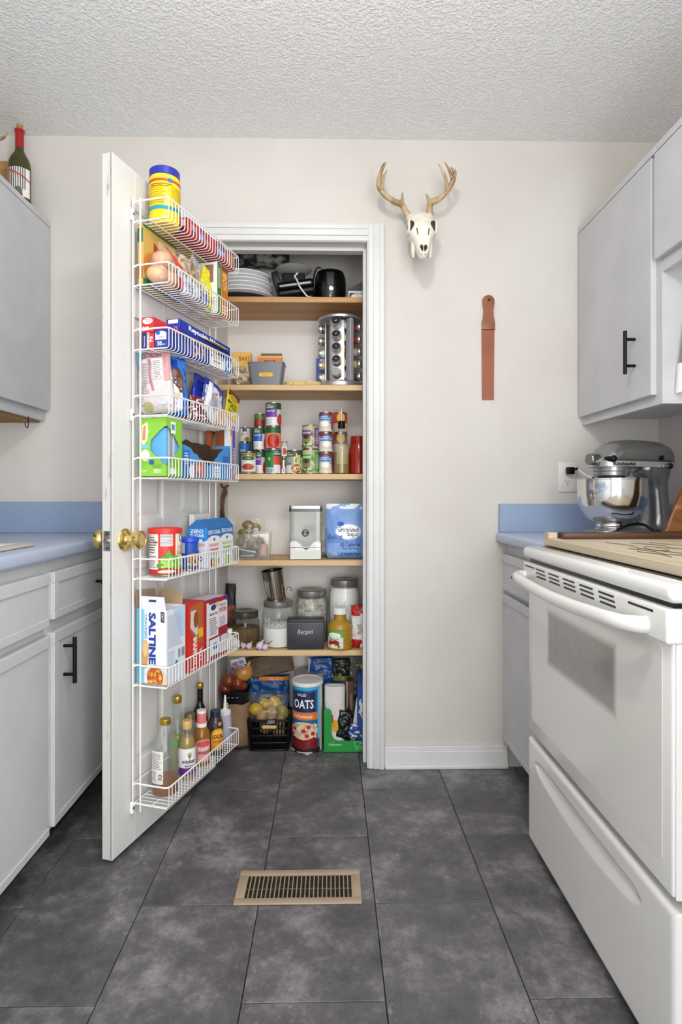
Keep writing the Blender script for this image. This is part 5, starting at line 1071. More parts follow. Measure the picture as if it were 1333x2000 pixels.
for i, (px, py, Y, r, m, nm) in enumerate(((477, 1313, 2.47, .036, m_on, 'largest golden onion with purple tag at upper left'), (447, 1330, 2.46, .028, m_onr, 'reddish brown onion at left in dark basket'), (465, 1335, 2.445, .024, m_onr, 'copper onion at front right in dark basket'), (440, 1345, 2.47, .026, m_onr, 'dark copper onion at lower left in basket'), (474, 1339, 2.47, .020, m_onr, 'small copper onion at right edge of basket'))):
    t = thing('onion', nm, 'onion', atY(px, py, Y), 0, 'onions in the dark basket', rot=(.2*i, .5-.3*i, 0))
    b = MB(); b.lathe([(0, -r*.92), (r*.35, -r*.88), (r*.8, -r*.6), (r, -.05*r), (r*.9, r*.45), (r*.55, r*.82), (r*.2, r*1.02), (r*.10, r*1.3), (r*.14, r*1.45), (0, r*1.4)], m, 28); b.build('bulb', t)
bag('onion_net_tag', 'white plastic net top with purple paper tag over onion', 'tag', (bx(471, 2.45), 2.425, hz(1303, 2.43)), .062, .010, .042, mat('#b9b6ba', .4), amp=.003, top=.6, rot=(.15, -.25, 0), design=[('r', .02, .0, .98, .32, '#4a1c66'), ('t', 'PREMIUM', .15, .05, .85, .25, '#b9a8c8'), ('r', .1, .40, .5, .75, '#6f6c70'), ('b', .55, .4, .9, .8, '#555555')])
bag('kraft_bag', 'large brown paper bag lying behind black basket', 'bag', (bx(532, 2.63), 2.64, hz(1322, 2.60)), .21, .07, .09, tex('#7b6a58', '#5c4e40', 6, .85, key='kraft'), amp=.010, fr=12, top=.8, rot=(0, -.18, 0))
bag('blue_bag', 'big deep blue bag lying behind lemons', 'bag', (bx(524, 2.64), 2.645, Z), .19, .06, hz(1324, 2.60), mat('#0d3f7a', .4), zone=lambda u, v: mat('#e2822a', .4) if v > .93 and u > .7 else mat('#0d4a86', .4), amp=.012, fr=14, top=.7)
x, w = on(571, 630.5, 2.46)
oat = [('r', -PI, 0, PI, 1, '#cfcdc4'), ('r', -1.35, .0, .95, 1, '#1c5a94'), ('r', -1.35, .93, .95, 1, '#3fa8d8'), ('r', .75, .2, .95, .93, '#6cb8dc'), ('r', -1.1, .61, .55, .90, '#16224a'), ('t', 'ROLLED', -.65, .84, -.05, .88, '#e6e8ee'), ('t', 'OATS', -.95, .66, .45, .79, '#f2f3f6', 0, .02), ('r', -1.35, .49, .75, .60, '#d8742c'), ('t', 'Old Fashioned', -1.0, .52, .35, .57, '#f4e6d6'), ('r', -1.35, 0, .95, .07, '#1f1614'), ('e', -.25, .21, 1.0, .15, '#7e1418'), ('r', -1.2, .07, .75, .2, '#6e1014'), ('e', -.25, .33, 1.0, .13, '#d6c6a6')]+leaves(-1.1, .6, .24, .44, ['#e6dac0', '#c8b48c', '#b89c70', '#f0e8d4'], 60, 11, .07, .016)+[('e', a, c, .13, .028, '#b81c22') for a, c in ((-.8, .36), (.1, .40), (-.2, .34), (.35, .30), (-.95, .28), (.0, .27))]+[('t', '(680g)', -1.2, .02, -.8, .055, '#e8e8e8'), ('l', -.6, .02, .5, .05, 1, '#c8c8c8')]
can('oats_canister', 'blue rolled oats canister with white lid, front on pantry floor', 'canister', (x, 2.475, Z), w/2, hz(1330, 2.46)-Z, oat, 'oats canisters on the pantry floor', cap='#dcdad6')
x, w = on(576, 634, 2.60)
can('oats_canister', 'oats canister with beige lid standing behind the front one', 'canister', (x, 2.605, Z), w/2, hz(1312, 2.60)-Z, [('r', -PI, 0, PI, 1, '#cfcdc4')], 'oats canisters on the pantry floor', cap='#a8a49c')
# green tray box
x0, x1 = bx(632, 2.43), bx(722, 2.43); w = x1-x0; xc = (x0+x1)/2; hg = hz(1385, 2.43)
t = thing('green_box', 'bright green cut-down cardboard box holding pantry goods', 'box', (xc, 2.49, Z)); mg = mat('#0f8a35', .45); XZm = Matrix(((1, 0, 0, 0), (0, 0, 1, 0), (0, 1, 0, 0), (0, 0, 0, 1)))
b = MB(); o_ = [(-w/2, 0), (w/2, 0), (w/2, .048), (-w/2+.062, .048), (-w/2+.045, .054), (-w/2+.036, .068), (-w/2+.034, .085), (-w/2+.034, hg-.012), (-w/2+.026, hg-.001), (-w/2, hg)]
b.prism(o_, -.060, -.058, mg, M=XZm); b.box(-w/2, -.06, 0, -w/2+.002, .09, hg, mg); b.box(w/2-.002, -.06, 0, w/2, .09, hg*.8, mg); b.box(-w/2, .088, 0, w/2, .09, hg*.9, mg); b.box(-w/2, -.06, 0, w/2, .09, .002, mg); b.build('carton', t)
b = MB(); prn(b, [('t', 'Makimame', .12, .16, .40, .215, '#a8d8a8')]+[('p', [(.66, .24), (.86, .27), (.87, .265), (.67, .235)], '#9ad8a8'), ('p', [(.66, .24), (.67, .24), (.72, .07), (.71, .07)], '#9ad8a8'), ('p', [(.71, .07), (.90, .10), (.90, .11), (.71, .08)], '#9ad8a8'), ('p', [(.86, .27), (.87, .27), (.91, .10), (.90, .10)], '#9ad8a8'), ('t', 'fresh', .72, .12, .85, .16, '#9ad8a8'), ('p', [(.78, .17), (.84, .24), (.80, .24)], '#9ad8a8')], lambda s, tt, e: Vector((-w/2+s*w, -.060-e, tt*hg*1.0))); b.build('print', t)
x, wf = on(634, 675, 2.47)
bag('flour_bag', 'white folded-top flour bag standing in green box', 'bag', (x, 2.47, .004), wf*.98, .055, hz(1340, 2.47), mat('#cfcbc8', .7), amp=.0025, fr=20, top=.75, design=[('r', .25, .30, .85, .48, '#c99a1c'), ('r', .22, .44, .42, .56, '#b02a1c'), ('r', .05, .25, .22, .42, '#c8702a')])
carton('chocolate_box', 'brown and white carton behind the flour bag in green box', 'box', (bx(684, 2.53), 2.545, .004), .03, .06, hz(1332, 2.52), '#4a2a20', {'front': [('r', 0, 0, .12, 1, '#c9c0b4'), ('r', .5, .2, .8, .8, '#7a5a4a')]})
carton('blue_carton', 'navy carton with white lettering behind flour bag', 'box', (bx(662, 2.555), 2.56, .004), .05, .025, hz(1335, 2.54), '#1c3470', {'front': [('t', 'CRACKER', .05, .86, .95, .93, '#c8d0e4')]})
carton('white_card', 'slanting white card in the green box', 'card', (bx(689, 2.49), 2.49, .004), .022, .004, hz(1365, 2.48), '#dcdcde', rot=(0, .14, 0))
x, w8 = on(701, 722, 2.47)
carton('cracker_box', 'blue cracker box with milk splash picture at right in green box', 'box', (x-.008, 2.50, .004), w8*.9, .085, hz(1318, 2.46)-.004, '#1b4c9c', {'front': [('r', 0, .88, 1, 1, '#14306e'), ('e', .6, .62, .45, .07, '#dfe6f2'), ('e', .68, .66, .33, .055, '#1c3f9c'), ('t', 'Great', .45, .645, .95, .685, '#e8ecf4'), ('p', [(.35, .6), (.8, .6), (.9, .45), (.6, .38), (.15, .5)], '#dfe6f2'), ('e', .65, .47, .28, .045, '#c88a3c'), ('p', [(.05, .48), (.4, .53), (.1, .5)], '#dfe6f2'), ('t', 'NET', .35, .16, .8, .19, '#c8d4ec')]})
bag('black_bag', 'knotted black plastic bag hanging out of the green box', 'bag', (bx(668, 2.445), 2.452, .050), .055, .030, hz(1388, 2.44)-.050, mat('#101214', .3), amp=.006, fr=22, top=.9, rot=(0, .12, 0))
b = MB(); b.blob((0, 0, 0), (.014, .010, .012), mat('#0b0c0d', .3), .5, 3, 3, 5); tag(b.build('bag_knot', None, atY(685, 1397, 2.438)), 'knotted end of the black plastic bag', 'knot')
bag('shiny_packet', 'shiny blue and clear packet in front of green box opening', 'packet', (bx(694, 2.46), 2.463, .048), .058, .024, .055, mat('#5f7ab4', .15), zone=lambda u, v: mat('#cfd8e8', .12) if noise.noise(Vector((u*9, v*7, 2))) > .12 else mat('#23448a', .15), amp=.008, fr=40)
bag('blue_pouch', 'blue pouch with white zip edge leaning behind oats', 'pouch', (bx(628, 2.60), 2.60, .16), .12, .05, hz(1287, 2.58)-.16, mat('#1d4a8c', .3), zone=lambda u, v: mat('#b9c6da', .3) if .88 < (u+.37) % 1 < .96 else mat('#1d4a8c', .3), amp=.008, fr=16, top=.5, design=[('e', .5, .7, .06, .12, '#12306a')])
bag('salad_bag', 'dark green leafy bag with yellow band at back right', 'bag', (bx(667, 2.58), 2.585, .19), .075, .04, hz(1290, 2.57)-.19, mat('#26301a', .25), zone=lambda u, v: mat('#7c7a1c', .3) if v < .55 and u > .72-.35*v and u > .5 else (mat('#c9b0b4', .3) if v < .3 and u > .5 and u < .64 else mat('#1c2616', .25)), amp=.006, fr=30, top=.8)
bag('clear_bag', 'grey crumpled clear bag at far right back of pantry floor', 'bag', (bx(700, 2.60), 2.61, .17), .09, .05, hz(1285, 2.58)-.17, film('#8a8a84', .5, .15), amp=.010, fr=30, top=.8)
b = MB(); b.box(bx(640, 2.62), 2.585, .0006, bx(716, 2.62), 2.66, .165, tex('#3c3a38', '#2c2a28', 8, .8, key='dkbox'), .002, 1); tag(b.build('storage_box'), 'dark box behind the green box, under the bags', 'box')
carton('yellow_bottle', 'thin yellow bottle top at right edge behind blue cracker box', 'bottle', (bx(708, 2.56), 2.565, .004), .014, .014, hz(1300, 2.55), '#c9a01c')
for i, (px, py) in enumerate(((701, 1463), (684, 1466), (638, 1461))):
    r = _ray(px, py); k_ = -CAMH/r[2]; b = MB(); b.blob((r[0]*k_, r[1]*k_, .0022), (.004, .003, .0018), mat('#cfc6ae', .7), .3, 3, 1); tag(b.build('crumb'), ['pale flat crumb just before the green box', 'tiny crumb farther left of the flat one', 'tiny crumb at green box corner'][i], 'crumb', 'crumbs on the tiles')
# ================================================================ goods in the door rack
ZF = [t-BH+.006 for t in TOPS]
def rloc(u, n, z): v = dl(u, n, z); return (v.x, v.y, v.z)
def rbox(name, label, cat, u0, u1, n0, n1, z, h, col, faces={}, dr=0, rot=None, **kw):
    """carton in the door frame: u0 nearer the free edge; local +x runs towards the hinge, -y faces out of the door"""
    u0 = min(u0, .519); n1 = min(n1, .1195)
    return carton(name, label, cat, rloc((u0+u1)/2, (n0+n1)/2, z), abs(u0-u1), abs(n1-n0), h, col, faces, DA+dr, rot=(rot[0], rot[1], DA+dr) if rot else None, **kw)
def rbag(name, label, cat, u0, u1, n, z, h, d, m, dr=0, tilt=(0, 0), **kw):
    return bag(name, label, cat, rloc((u0+u1)/2, n, z), abs(u0-u1), d, h, m, rot=(tilt[0], tilt[1], DA+dr), **kw)
def topz(py, u, n): return dz(py, u, n)
# basket 1 : canister and red boxes
u = du(322, .072); v = dl(u, .072); r = 30.5/1154*v.y*.985; h = topz(340, u, .072)-ZF[0]
t = thing('yellow_canister', 'big yellow plastic canister with blue lid in top rack basket', 'canister', rloc(u, .072, ZF[0]), DA-1.0)
Yl = '#f2d21c'; b = MB(); b.lathe([(r*.88, 0), (r*.94, .003), (r*.97, .010), (r*.97, h*.30), (r*.985, h*.32), (r*.985, h*.70), (r*.96, h*.73), (r*.97, h*.80), (r*.93, h*.86), (r*.86, h*.90), (r*.86, h-.004)], mat(Yl, .3), 44); b.build('body', t)
b = MB(); b.lathe([(r*.93, h-.026), (r*.96, h-.024), (r*.96, h-.003), (r*.90, h), (0, h)], mat('#262f9c', .35), 44); b.build('lid', t)
D = [('r', -2.6, .22, 2.6, .29, '#2a9db0'), ('r', -2.6, .815-.10, 2.6, .85-.09, '#c8462a'), ('r', .2, .70, .5, .77, '#2a6ab0'), ('r', -1.9, .30, -1.35, .56, '#dcd6e0'), ('b', -1.85, .32, -1.4, .52, '#55507a'), ('l', -1.2, .33, .2, .66, 9, '#c0a010'), ('l', .4, .33, 1.6, .66, 9, '#c0a010'), ('l', -1.0, .62, .6, .69, 2, '#8a5a10'), ('e', 1.5, .12, .5, .1, '#c82a2a')]
b = MB(); prn(b, D, cylmap(r*.985, h), CYLS, e0=.0006); b.build('label', t)
red = '#b3262b'
D = [('r', 0, .86, 1, 1, '#c23338'), ('l', .14, .45, .34, .8, 3, '#d8c8c8'), ('e', .52, .45, .10, .3, '#5a7ac0'), ('l', .46, .3, .6, .6, 2, '#dfe4f2'), ('e', .22, .35, .05, .2, '#3a3f8c'), ('r', .66, .2, .86, .6, '#8f1c22'), ('l', .68, .25, .84, .55, 3, '#e0b060')]
rbox('foil_box', 'long red carton lying in top basket behind yellow canister', 'box', .405, .24, .060, .124, ZF[0], .052, red, {'front': D, 'left': [('r', .1, .5, .9, .9, '#d9cfc8'), ('r', .2, .1, .8, .4, '#22285c')]})
rbox('foil_box', 'long red carton at the hinge end of the top basket', 'box', .236, .078, .060, .124, ZF[0], .054, '#a82429', {'front': [('e', .3, .5, .2, .3, '#5a7ac0'), ('l', .2, .35, .5, .65, 2, '#dfe4f2'), ('l', .62, .1, .95, .9, 6, '#d8a060')]})
rbox('yellow_box', 'flat yellow box lying against the door in the top basket', 'box', .40, .09, .018, .056, ZF[0], .03, '#c8a42c')
# basket 2
u0, u1 = .522, .36
rbox('soup_pouch', 'flat yellow food pouch with green top edge behind bread bag', 'pouch', .522, .34, .018, .038, ZF[1], topz(440, .52, .02)-ZF[1], '#c9a552', {'front': [('r', 0, .955, 1, 1, '#3a6a2c'), ('r', 0, 0, 1, .12, '#2f7a4c'), ('p', [(.3, .8), (.75, .62), (.85, .45), (.6, .55), (.3, .65)], '#b23a24'), ('e', .88, .62, .13, .14, '#5a3322'), ('e', .3, .35, .3, .25, '#c8803c')], 'left': [('r', 0, .7, 1, .93, '#2f6a44'), ('r', 0, .1, 1, .3, '#a86a2c')]})
m_bread = tex('#c58a5a', '#d9b48c', 12, .5, key='bread')
t = rbag('bread_bag', 'clear red-striped bag of bread rolls in second basket', 'bag', .518, .40, .080, ZF[1], .130, .072, film('#f4dccc', .16, .12), amp=.006, top=.5, design=[('p', [(.2, .98), (.55, .80), (.7, .62), (.55, .60), (.35, .8), (.2, .88)], '#c8301c'), ('r', .45, .30, .98, .55, '#e6e2e2'), ('l', .5, .33, .95, .52, 5, '#5a5a6a'), ('r', .5, .55, .98, .64, '#d83a1c'), ('r', .6, .08, .98, .28, '#cf2418')], neck=(.7, .7))
for i, (uu, nn, zz, rr) in enumerate(((.495, .072, .036, .034), (.45, .08, .034, .033), (.48, .078, .085, .030), (.435, .085, .08, .026))):
    b = MB(); b.blob((0, 0, 0), (rr, rr*.9, rr*.82), m_bread, .06, 2, 3, i); tag(b.build('bread_roll', None, rloc(uu, nn, ZF[1]+zz)), ['golden bread roll at lower left of bag in second basket', 'bread roll at lower right of bag in second basket', 'bread roll on top at left in second basket bag', 'smallest bread roll at the top right in bag'][i], 'bread', 'bread rolls in the second basket')
rbag('nut_bag', 'clear bag of pale nuts standing up in second basket', 'bag', du(347, .10), du(400, .10), .090, ZF[1]+.045, .115, .035, m_nut, amp=.006, fr=35, top=.15, tilt=(0, .42), neck=(.5, .35), zone=lambda u, v: film('#d8d8e4', .35, .1) if v > .72 else m_nut, part='nuts')
rbag('blue_bag', 'bright blue bag edge behind the nut bag, second basket', 'bag', .40, .33, .045, ZF[1], .115, .05, mat('#2d5fae', .35), amp=.006)
rbag('printed_bag', 'white and blue printed plastic bag low in second basket', 'bag', .405, .26, .100, ZF[1], .062, .045, tex('#d9d9dc', '#a8aab8', 20, .3, key='printed'), amp=.007, fr=40, design=[('l', .05, .2, .3, .7, 4, '#3a5aa0'), ('l', .5, .2, .75, .7, 4, '#4a4a6a'), ('r', .8, .2, .95, .7, '#2a6ab8')])
rbag('yellow_bag', 'bright yellow bag leaning on the white box, second basket', 'bag', du(388, .095), du(422, .11), .088, ZF[1], topz(520, .25, .1)-ZF[1], .035, mat('#dfd61c', .35), amp=.006, fr=35, top=.2, tilt=(0, .12), neck=(.6, .5), zone=lambda u, v: mat('#8a8476', .5) if v < .38 and noise.noise(Vector((u*20, v*20, 0))) > .05 else mat('#dfd61c', .35))
ua = du(426, .122); ub = du(433, .122)
rbox('tea_box', 'tall white box with narrow green side in second basket', 'box', ua, ub, .045, .122, ZF[1], topz(513, ua, .1)-ZF[1], '#e4e2dc', {'front': [('r', 0, 0, 1, 1, '#2f7a44'), ('r', .2, .5, .8, .9, '#8fb89a')], 'left': [('r', .35, .6, .8, .95, '#8a6a5c'), ('l', .1, .1, .9, .4, 5, '#a8b0a0')]})
ua = du(434, .122); ub = du(447, .122)
rbox('tea_box', 'orange and green tall box at the hinge end of second basket', 'box', ua, ub, .050, .122, ZF[1], topz(522, ua, .1)-ZF[1], '#c8761e', {'front': [('r', 0, .93, 1, 1, '#7a4a18'), ('t', 'BROTH', .2, .55, .8, .88, '#f0d8a0', -90), ('l', .15, .06, .85, .25, 3, '#e8e0d0')], 'left': [('r', 0, 0, 1, .5, '#8fb84a'), ('r', 0, .5, 1, 1, '#d8682c')]})
# basket 3
z3 = ZF[2]
rbox('wax_paper_box', 'blue and red wax paper carton at left end of third basket', 'box', .524, .23, .036, .074, z3, .046, '#cf2a26', {'left': [('r', 0, 0, .62, 1, '#1f2f7a'), ('r', .40, 0, .62, 1, '#e8e6e2'), ('t', 'CUT-RITE', .44, .05, .58, .95, '#1a1a1a', 90, .03), ('t', 'Reynolds', .12, .1, .26, .8, '#e8e8f0', 90), ('t', '75', .70, .35, .92, .75, '#f4f0f0', 90, .03)], 'top': [('r', 0, 0, 1, 1, '#c32a28')]})
rbox('plastic_wrap_box', 'red plastic wrap carton lettered 200 in third basket', 'box', .520, .22, .034, .0735, z3+.0468, .046, '#cf2228', {'left': [('e', .5, .74, .44, .2, '#f0efec'), ('t', 'Plastic', .25, .76, .8, .88, '#8a3a3a'), ('t', 'Wrap', .35, .62, .72, .74, '#8a3a3a'), ('t', '200', .06, .10, .62, .40, '#f8f4f2', 0, .03), ('t', 'SQ FT', .66, .10, .95, .2, '#f8f4f2')]})
rbox('foil_box', 'blue and white foil carton lettered 50 in third basket', 'box', .526, .25, .0765, .124, z3, .053, '#1f3c96', {'left': [('r', .08, .42, .95, .80, '#eceae6'), ('e', .5, .78, .43, .12, '#eceae6'), ('e', .3, .80, .17, .12, '#2a6ac0'), ('t', '50', .25, .08, .60, .34, '#f4f4f6', 0, .03), ('t', 'SQ FT', .63, .09, .9, .18, '#f4f4f6'), ('l', .3, .5, .85, .62, 2, '#8a8aa0')]})
t = rbox('foil_box', 'long dark blue foil carton with torn lid lying atop third basket', 'box', .445, .125, .072, .120, z3+.050, .048, '#17309c', {'front': [('r', 0, .0, 1, .45, '#16288a'), ('r', .35, .0, .72, .18, '#d0b45c'), ('t', 'Reynolds Wrap', .16, .48, .80, .88, '#f2f2f6', 0, .035)], 'left': [('r', .15, .7, .9, .95, '#e0e4f0'), ('t', '75', .55, .25, .9, .5, '#d86a8a'), ('r', 0, 0, 1, .18, '#c83a3a')]}, dr=-.03, rot=(0, .05, 0))
b = MB(); b.prism([(-.05, -.024), (.09, -.030), (.14, -.026), (.16, -.024), (.0, -.024)], .024, .026, mat('#16161a', .5)); b.prism([(-.03, -.0243), (.10, -.0243), (.12, -.040), (.02, -.036)], .027, .029, mat('#d8c070', .4)); b.build('torn_lid', t)
rbag('cookie_bag', 'tan bag of cookies behind wires of the third basket', 'bag', .415, .27, .105, z3, .058, .030, m_bread, amp=.006, fr=40, top=.9)
rbox('white_card', 'white card with rows of black letters in third basket', 'card', .265, .155, .118, .121, z3-.0, .060, '#e6e6e8', {'front': [('t', 'MOLLOCH', .1, .52, .9, .70, '#3a3a40'), ('t', 'JMOMT', .25, .22, .75, .40, '#3a3a40')]})
rbox('blue_box', 'blue and white patterned box at hinge side of third basket', 'box', .152, .10, .095, .124, z3, .055, '#2b6ab8', {'front': [('e', .5, .5, .4, .35, '#e4e8f0'), ('e', .5, .5, .25, .22, '#2b6ab8')]})
rbox('red_box', 'red carton at the hinge end behind blue foil box', 'box', .185, .08, .055, .092, z3, .090, '#c8443c', {'front': [('r', 0, .35, 1, .42, '#e8b8a0'), ('e', .5, .3, .4, .2, '#e08a70')]})
# basket 4
z4 = ZF[3]
def quadbag(name, label, cat, u, n, z, rot, w, h, th, m, design, zone=None, seed=0, amp=.004):
    return bag(name, label, cat, rloc(u, n, z), w, th, h, m, rot=rot, design=design, zone=zone, amp=amp, fr=24, seed=seed, top=.25)
ns = quadbag('treat_pouch', 'big white and pink treat pouch at free end of fourth basket', 'pouch', .478, .064, z4+.007, (0, -.10, DA-PI/2+.16), .108, .196, .04, tex('#d9d0d0', '#c2b6b8', 8, .25, key='pouchw'),
    [('r', .0, .86, 1, 1, '#c89494'), ('p', [(0, 1), (0, .55), (.10, .75), (.3, .92), (.34, 1)], '#6fa3b4'), ('r', .84, .48, 1, 1, '#c98c8c'), ('t', 'NOSTALGIA', .12, .86, .78, .95, '#6a4a58'), ('r', .5, .52, .80, .84, '#e6e0e0'), ('l', .52, .54, .78, .82, 10, '#8a7a80'), ('l', .1, .30, .4, .8, 12, '#a89aa0'), ('p', [(.40, .84), (.46, .84), (.44, .55), (.55, .35), (.50, .33), (.38, .52)], '#a87a78'), ('e', .74, .2, .18, .09, '#cfcbd0'), ('e', .28, .10, .16, .08, '#a8a070'), ('l', .05, .08, .2, .45, 6, '#c8c0c4')], seed=2)
mb_ = mat('#2a74cf', .2)
quadbag('chip_bag', 'blue bag of flavored baking chips behind the pink pouch', 'bag', .400, .068, z4+.007, (.05, -.08, DA-.55), .095, .205, .05, mb_,
    [('p', [(.02, .0), (.02, .62), (.2, .72), (.6, .66), (.75, .5), (.7, .1)], '#e3e6ea'), ('e', .62, .58, .2, .16, '#5a3a2c'), ('e', .68, .46, .12, .12, '#6b4634'), ('e', .5, .66, .1, .06, '#7a5a48'), ('t', 'flavored', .10, .34, .26, .70, '#1f4a8c', 90), ('t', 'baking chips', .30, .30, .42, .62, '#3a6ab0', 90), ('p', [(.2, .3), (.6, .25), (.55, .4)], '#e8dcc0')],
    zone=lambda u, v: mat('#1548a8', .2) if noise.noise(Vector((u*14, v*12, 1))) > .12 else mb_, seed=5, amp=.007)
rbag('purple_bag', 'dark purple bag corner between blue bags in fourth basket', 'bag', .40, .30, .055, z4, .150, .04, mat('#4a1a3c', .3), amp=.006, neck=(.5, .3), tilt=(0, .1))
rbag('candy_bag', 'dark red and white candy bag low in fourth basket', 'bag', .345, .27, .095, z4, .085, .045, mat('#6a1d24', .3), zone=lambda u, v: mat('#d8d2d2', .3) if noise.noise(Vector((u*12, v*10, 7))) > .1 else mat('#6a1d24', .3), amp=.010, fr=45)
quadbag('blue_packet', 'royal blue packet with white swirl standing in fourth basket', 'packet', .205, .050, z4+.012, (.05, .16, DA), .150, .155, .035, mat('#1c2f9c', .22), [('p', [(.1, 0), (.1, .4), (.6, .6), (.9, .1), (.9, 0)], '#c8ccd8'), ('e', .62, .82, .12, .05, '#d8dcea')], seed=8)
quadbag('blue_packet', 'blue edged packet leaning in front in fourth basket', 'packet', .200, .086, z4+.014, (0, .24, DA), .135, .140, .028, mat('#20369f', .22), [('r', .0, .0, .85, .80, '#d6d8de'), ('e', .5, .5, .3, .12, '#e8e8ea'), ('t', 'crema', .4, .6, .8, .68, '#a83a3a')], seed=9)
quadbag('white_packet', 'white printed packet tilted at front of fourth basket', 'packet', .245, .104, z4+.016, (0, .42, DA), .090, .125, .022, mat('#dddde2', .22), [('l', .2, .3, .8, .75, 9, '#9a9ab0'), ('p', [(.4, .8), (.6, .86), (.62, .78)], '#b04a4a'), ('r', .75, .90, .9, .98, '#2a2f5c')], seed=10)
rbag('nut_pouch', 'clear pouch of brown nuts at front of the fourth basket', 'pouch', .22, .12, .105, z4, .058, .030, tex('#c89a70', '#e0d4c8', 30, .4, key='tanp'), amp=.006, fr=40)
t = rbox('taco_packet', 'yellow seasoning packet lettered TACO tilted at hinge end', 'packet', .120, .030, .098, .104, z4+.040, .100, '#d8c21c', {'front': [('r', 0, .8, 1, 1, '#6a2a14'), ('e', .5, .78, .36, .12, '#b89a2c'), ('t', 'TACO', .2, .36, .82, .60, '#2a2a1c', 0, .03), ('t', 'SEASONING', .2, .2, .85, .3, '#4a4a1c'), ('e', .1, .55, .09, .06, '#3a3a1c')]}, rot=(0, .28, 0))
# basket 5
z5 = ZF[4]; h5 = topz(815, .526, .12)-z5
t = thing('sandwich_bag_box', 'green sandwich bag box with torn diamond opening in fifth basket', 'box', rloc((.519+.435)/2, .0745, z5), DA)
w_, d_ = .084, .089; gm = mat('#86c43c', .45)
# left face (towards camera) and front face share one torn opening wrapped round the corner
b = MB()
def face2(poly_out, mapf, m):   # sheet with a notch, 1 mm thick
    bm = bmesh.new(); V = [bm.verts.new(mapf(s, tt, 0)) for s, tt in poly_out]; bm.faces.new(V); bm.normal_update()
    g = bmesh.ops.extrude_face_region(bm, geom=bm.faces[:]); n_ = (mapf(.5, .5, -.0012)-mapf(.5, .5, 0))
    for v in [x for x in g['geom'] if isinstance(x, bmesh.types.BMVert)]: v.co += n_
    b.bm(bm, m)
zig = lambda P: [(x+(.012 if i % 2 else -.012), y) for i, (x, y) in enumerate(P)]
lm, fm_ = boxmap('left', w_, d_, h5), boxmap('front', w_, d_, h5)
holeL = zig([(1, .855), (.88, .84), (.72, .77), (.55, .70), (.40, .62), (.36, .55), (.38, .45), (.50, .38), (.62, .34), (.74, .28), (.86, .22), (1, .18)]); holeL[0] = (1, .86); holeL[-1] = (1, .18)
holeF = [(0, .18), (.12, .19), (.35, .30), (.6, .40), (.80, .47), (.84, .52), (.70, .60), (.5, .70), (.25, .80), (.0, .86)]
face2([(0, 0), (1, 0)]+list(reversed(holeL))+[(1, 1), (0, 1)], lm, gm)
face2([(0, 0), (1, 0), (1, 1), (0, 1)]+list(reversed(holeF)), fm_, gm)
b.box(-w_/2, d_/2-.0012, 0, w_/2, d_/2, h5, gm); b.box(w_/2-.0012, -d_/2, 0, w_/2, d_/2, h5, gm); b.box(-w_/2, -d_/2, 0, w_/2, d_/2, .0012, gm); b.box(-w_/2, -d_/2, h5-.0012, w_/2, d_/2, h5, gm)
b.build('carton', t)
b = MB(); prn(b, [('p', [(.02, .60), (.05, .88), (.25, .93), (.30, .78), (.25, .62), (.1, .52)], '#e8dcc8'), ('p', [(.05, .62), (.1, .86), (.2, .88), (.18, .62)], '#c8925c'), ('r', .0, .48, .3, .54, '#7ab8d8'), ('e', .18, .36, .17, .10, '#dfe8d8'), ('e', .42, .24, .10, .045, '#2a5ab0'), ('t', '100', .50, .05, .76, .13, '#f2f6ee', 180, .02), ('r', .46, .14, .8, .2, '#6fae34'), ('l', .04, .05, .25, .12, 3, '#cfe8a8')], lm); prn(b, [('r', .25, .74, .55, .94, '#eef2ea'), ('r', .3, .8, .5, .9, '#5a8ac0'), ('r', .2, .04, .6, .14, '#eef2ea')], fm_); b.build('print', t)
b = MB()
for i in range(6): b.box(-w_/2+.006+i*.013, -d_/2+.006, .004, -w_/2+.016+i*.013, d_/2-.01, h5*.88-.004*abs(i-2), mat(['#5aa4d8', '#a8b4c0', '#8a8f98', '#b8c0c8', '#5aa4d8', '#7ab8e0'][i], .2), .004, 2)
b.build('bag_stack', t)
hb5 = topz(868, .43, .12)-z5
t = thing('freezer_bag_box', 'blue bag box with wide torn opening in fifth basket', 'box', rloc((.430+.118)/2, .080, z5), DA)
w_, d_ = .308, .078; bm_ = mat('#3f8fd0', .45); kr = mat('#4b3524', .9); b = MB(); lm, fm_ = boxmap('left', w_, d_, hb5), boxmap('front', w_, d_, hb5)
cut = [(1, 1.10), (.86, 1.04)]+[(.80-.045*i, .96-.105*i+(.03 if i % 2 else -.02)) for i in range(5)]+[(.52, .42), (.47, .46), (.42, .50), (.36, .62), (.32, .62), (.26, .76), (.21, .76), (.14, .92), (0, 1)]
face2([(0, 0), (1, 0)]+cut, fm_, bm_)
face2([(0, 0), (1, 0), (1, 1), (0, .96)], lm, bm_)
b.prism([(-w_/2, 0), (w_/2, 0), (w_/2, hb5*1.20), (w_/2-.03, hb5*1.24), (w_/2-.06, hb5*1.21), (.06, hb5*1.24), (.03, hb5*1.22), (-.01, hb5*1.30), (-.04, hb5*1.18), (-.115, hb5*1.08), (-w_/2, hb5*1.0)], d_/2-.0012, d_/2, kr, M=Matrix(((1, 0, 0, 0), (0, 0, 1, 0), (0, 1, 0, 0), (0, 0, 0, 1)))); b.box(w_/2-.0012, -d_/2, 0, w_/2, d_/2, hb5*1.08, bm_); b.box(-w_/2, -d_/2+.002, 0, w_/2, d_/2, .0012, kr)
b.box(-w_/2+.002, -d_/2+.0016, .001, -w_/2+.003, d_/2-.002, hb5*.95, kr); b.box(w_/2-.003, -d_/2+.002, .001, w_/2-.002, d_/2-.002, hb5*1.08, kr); b.build('carton', t)
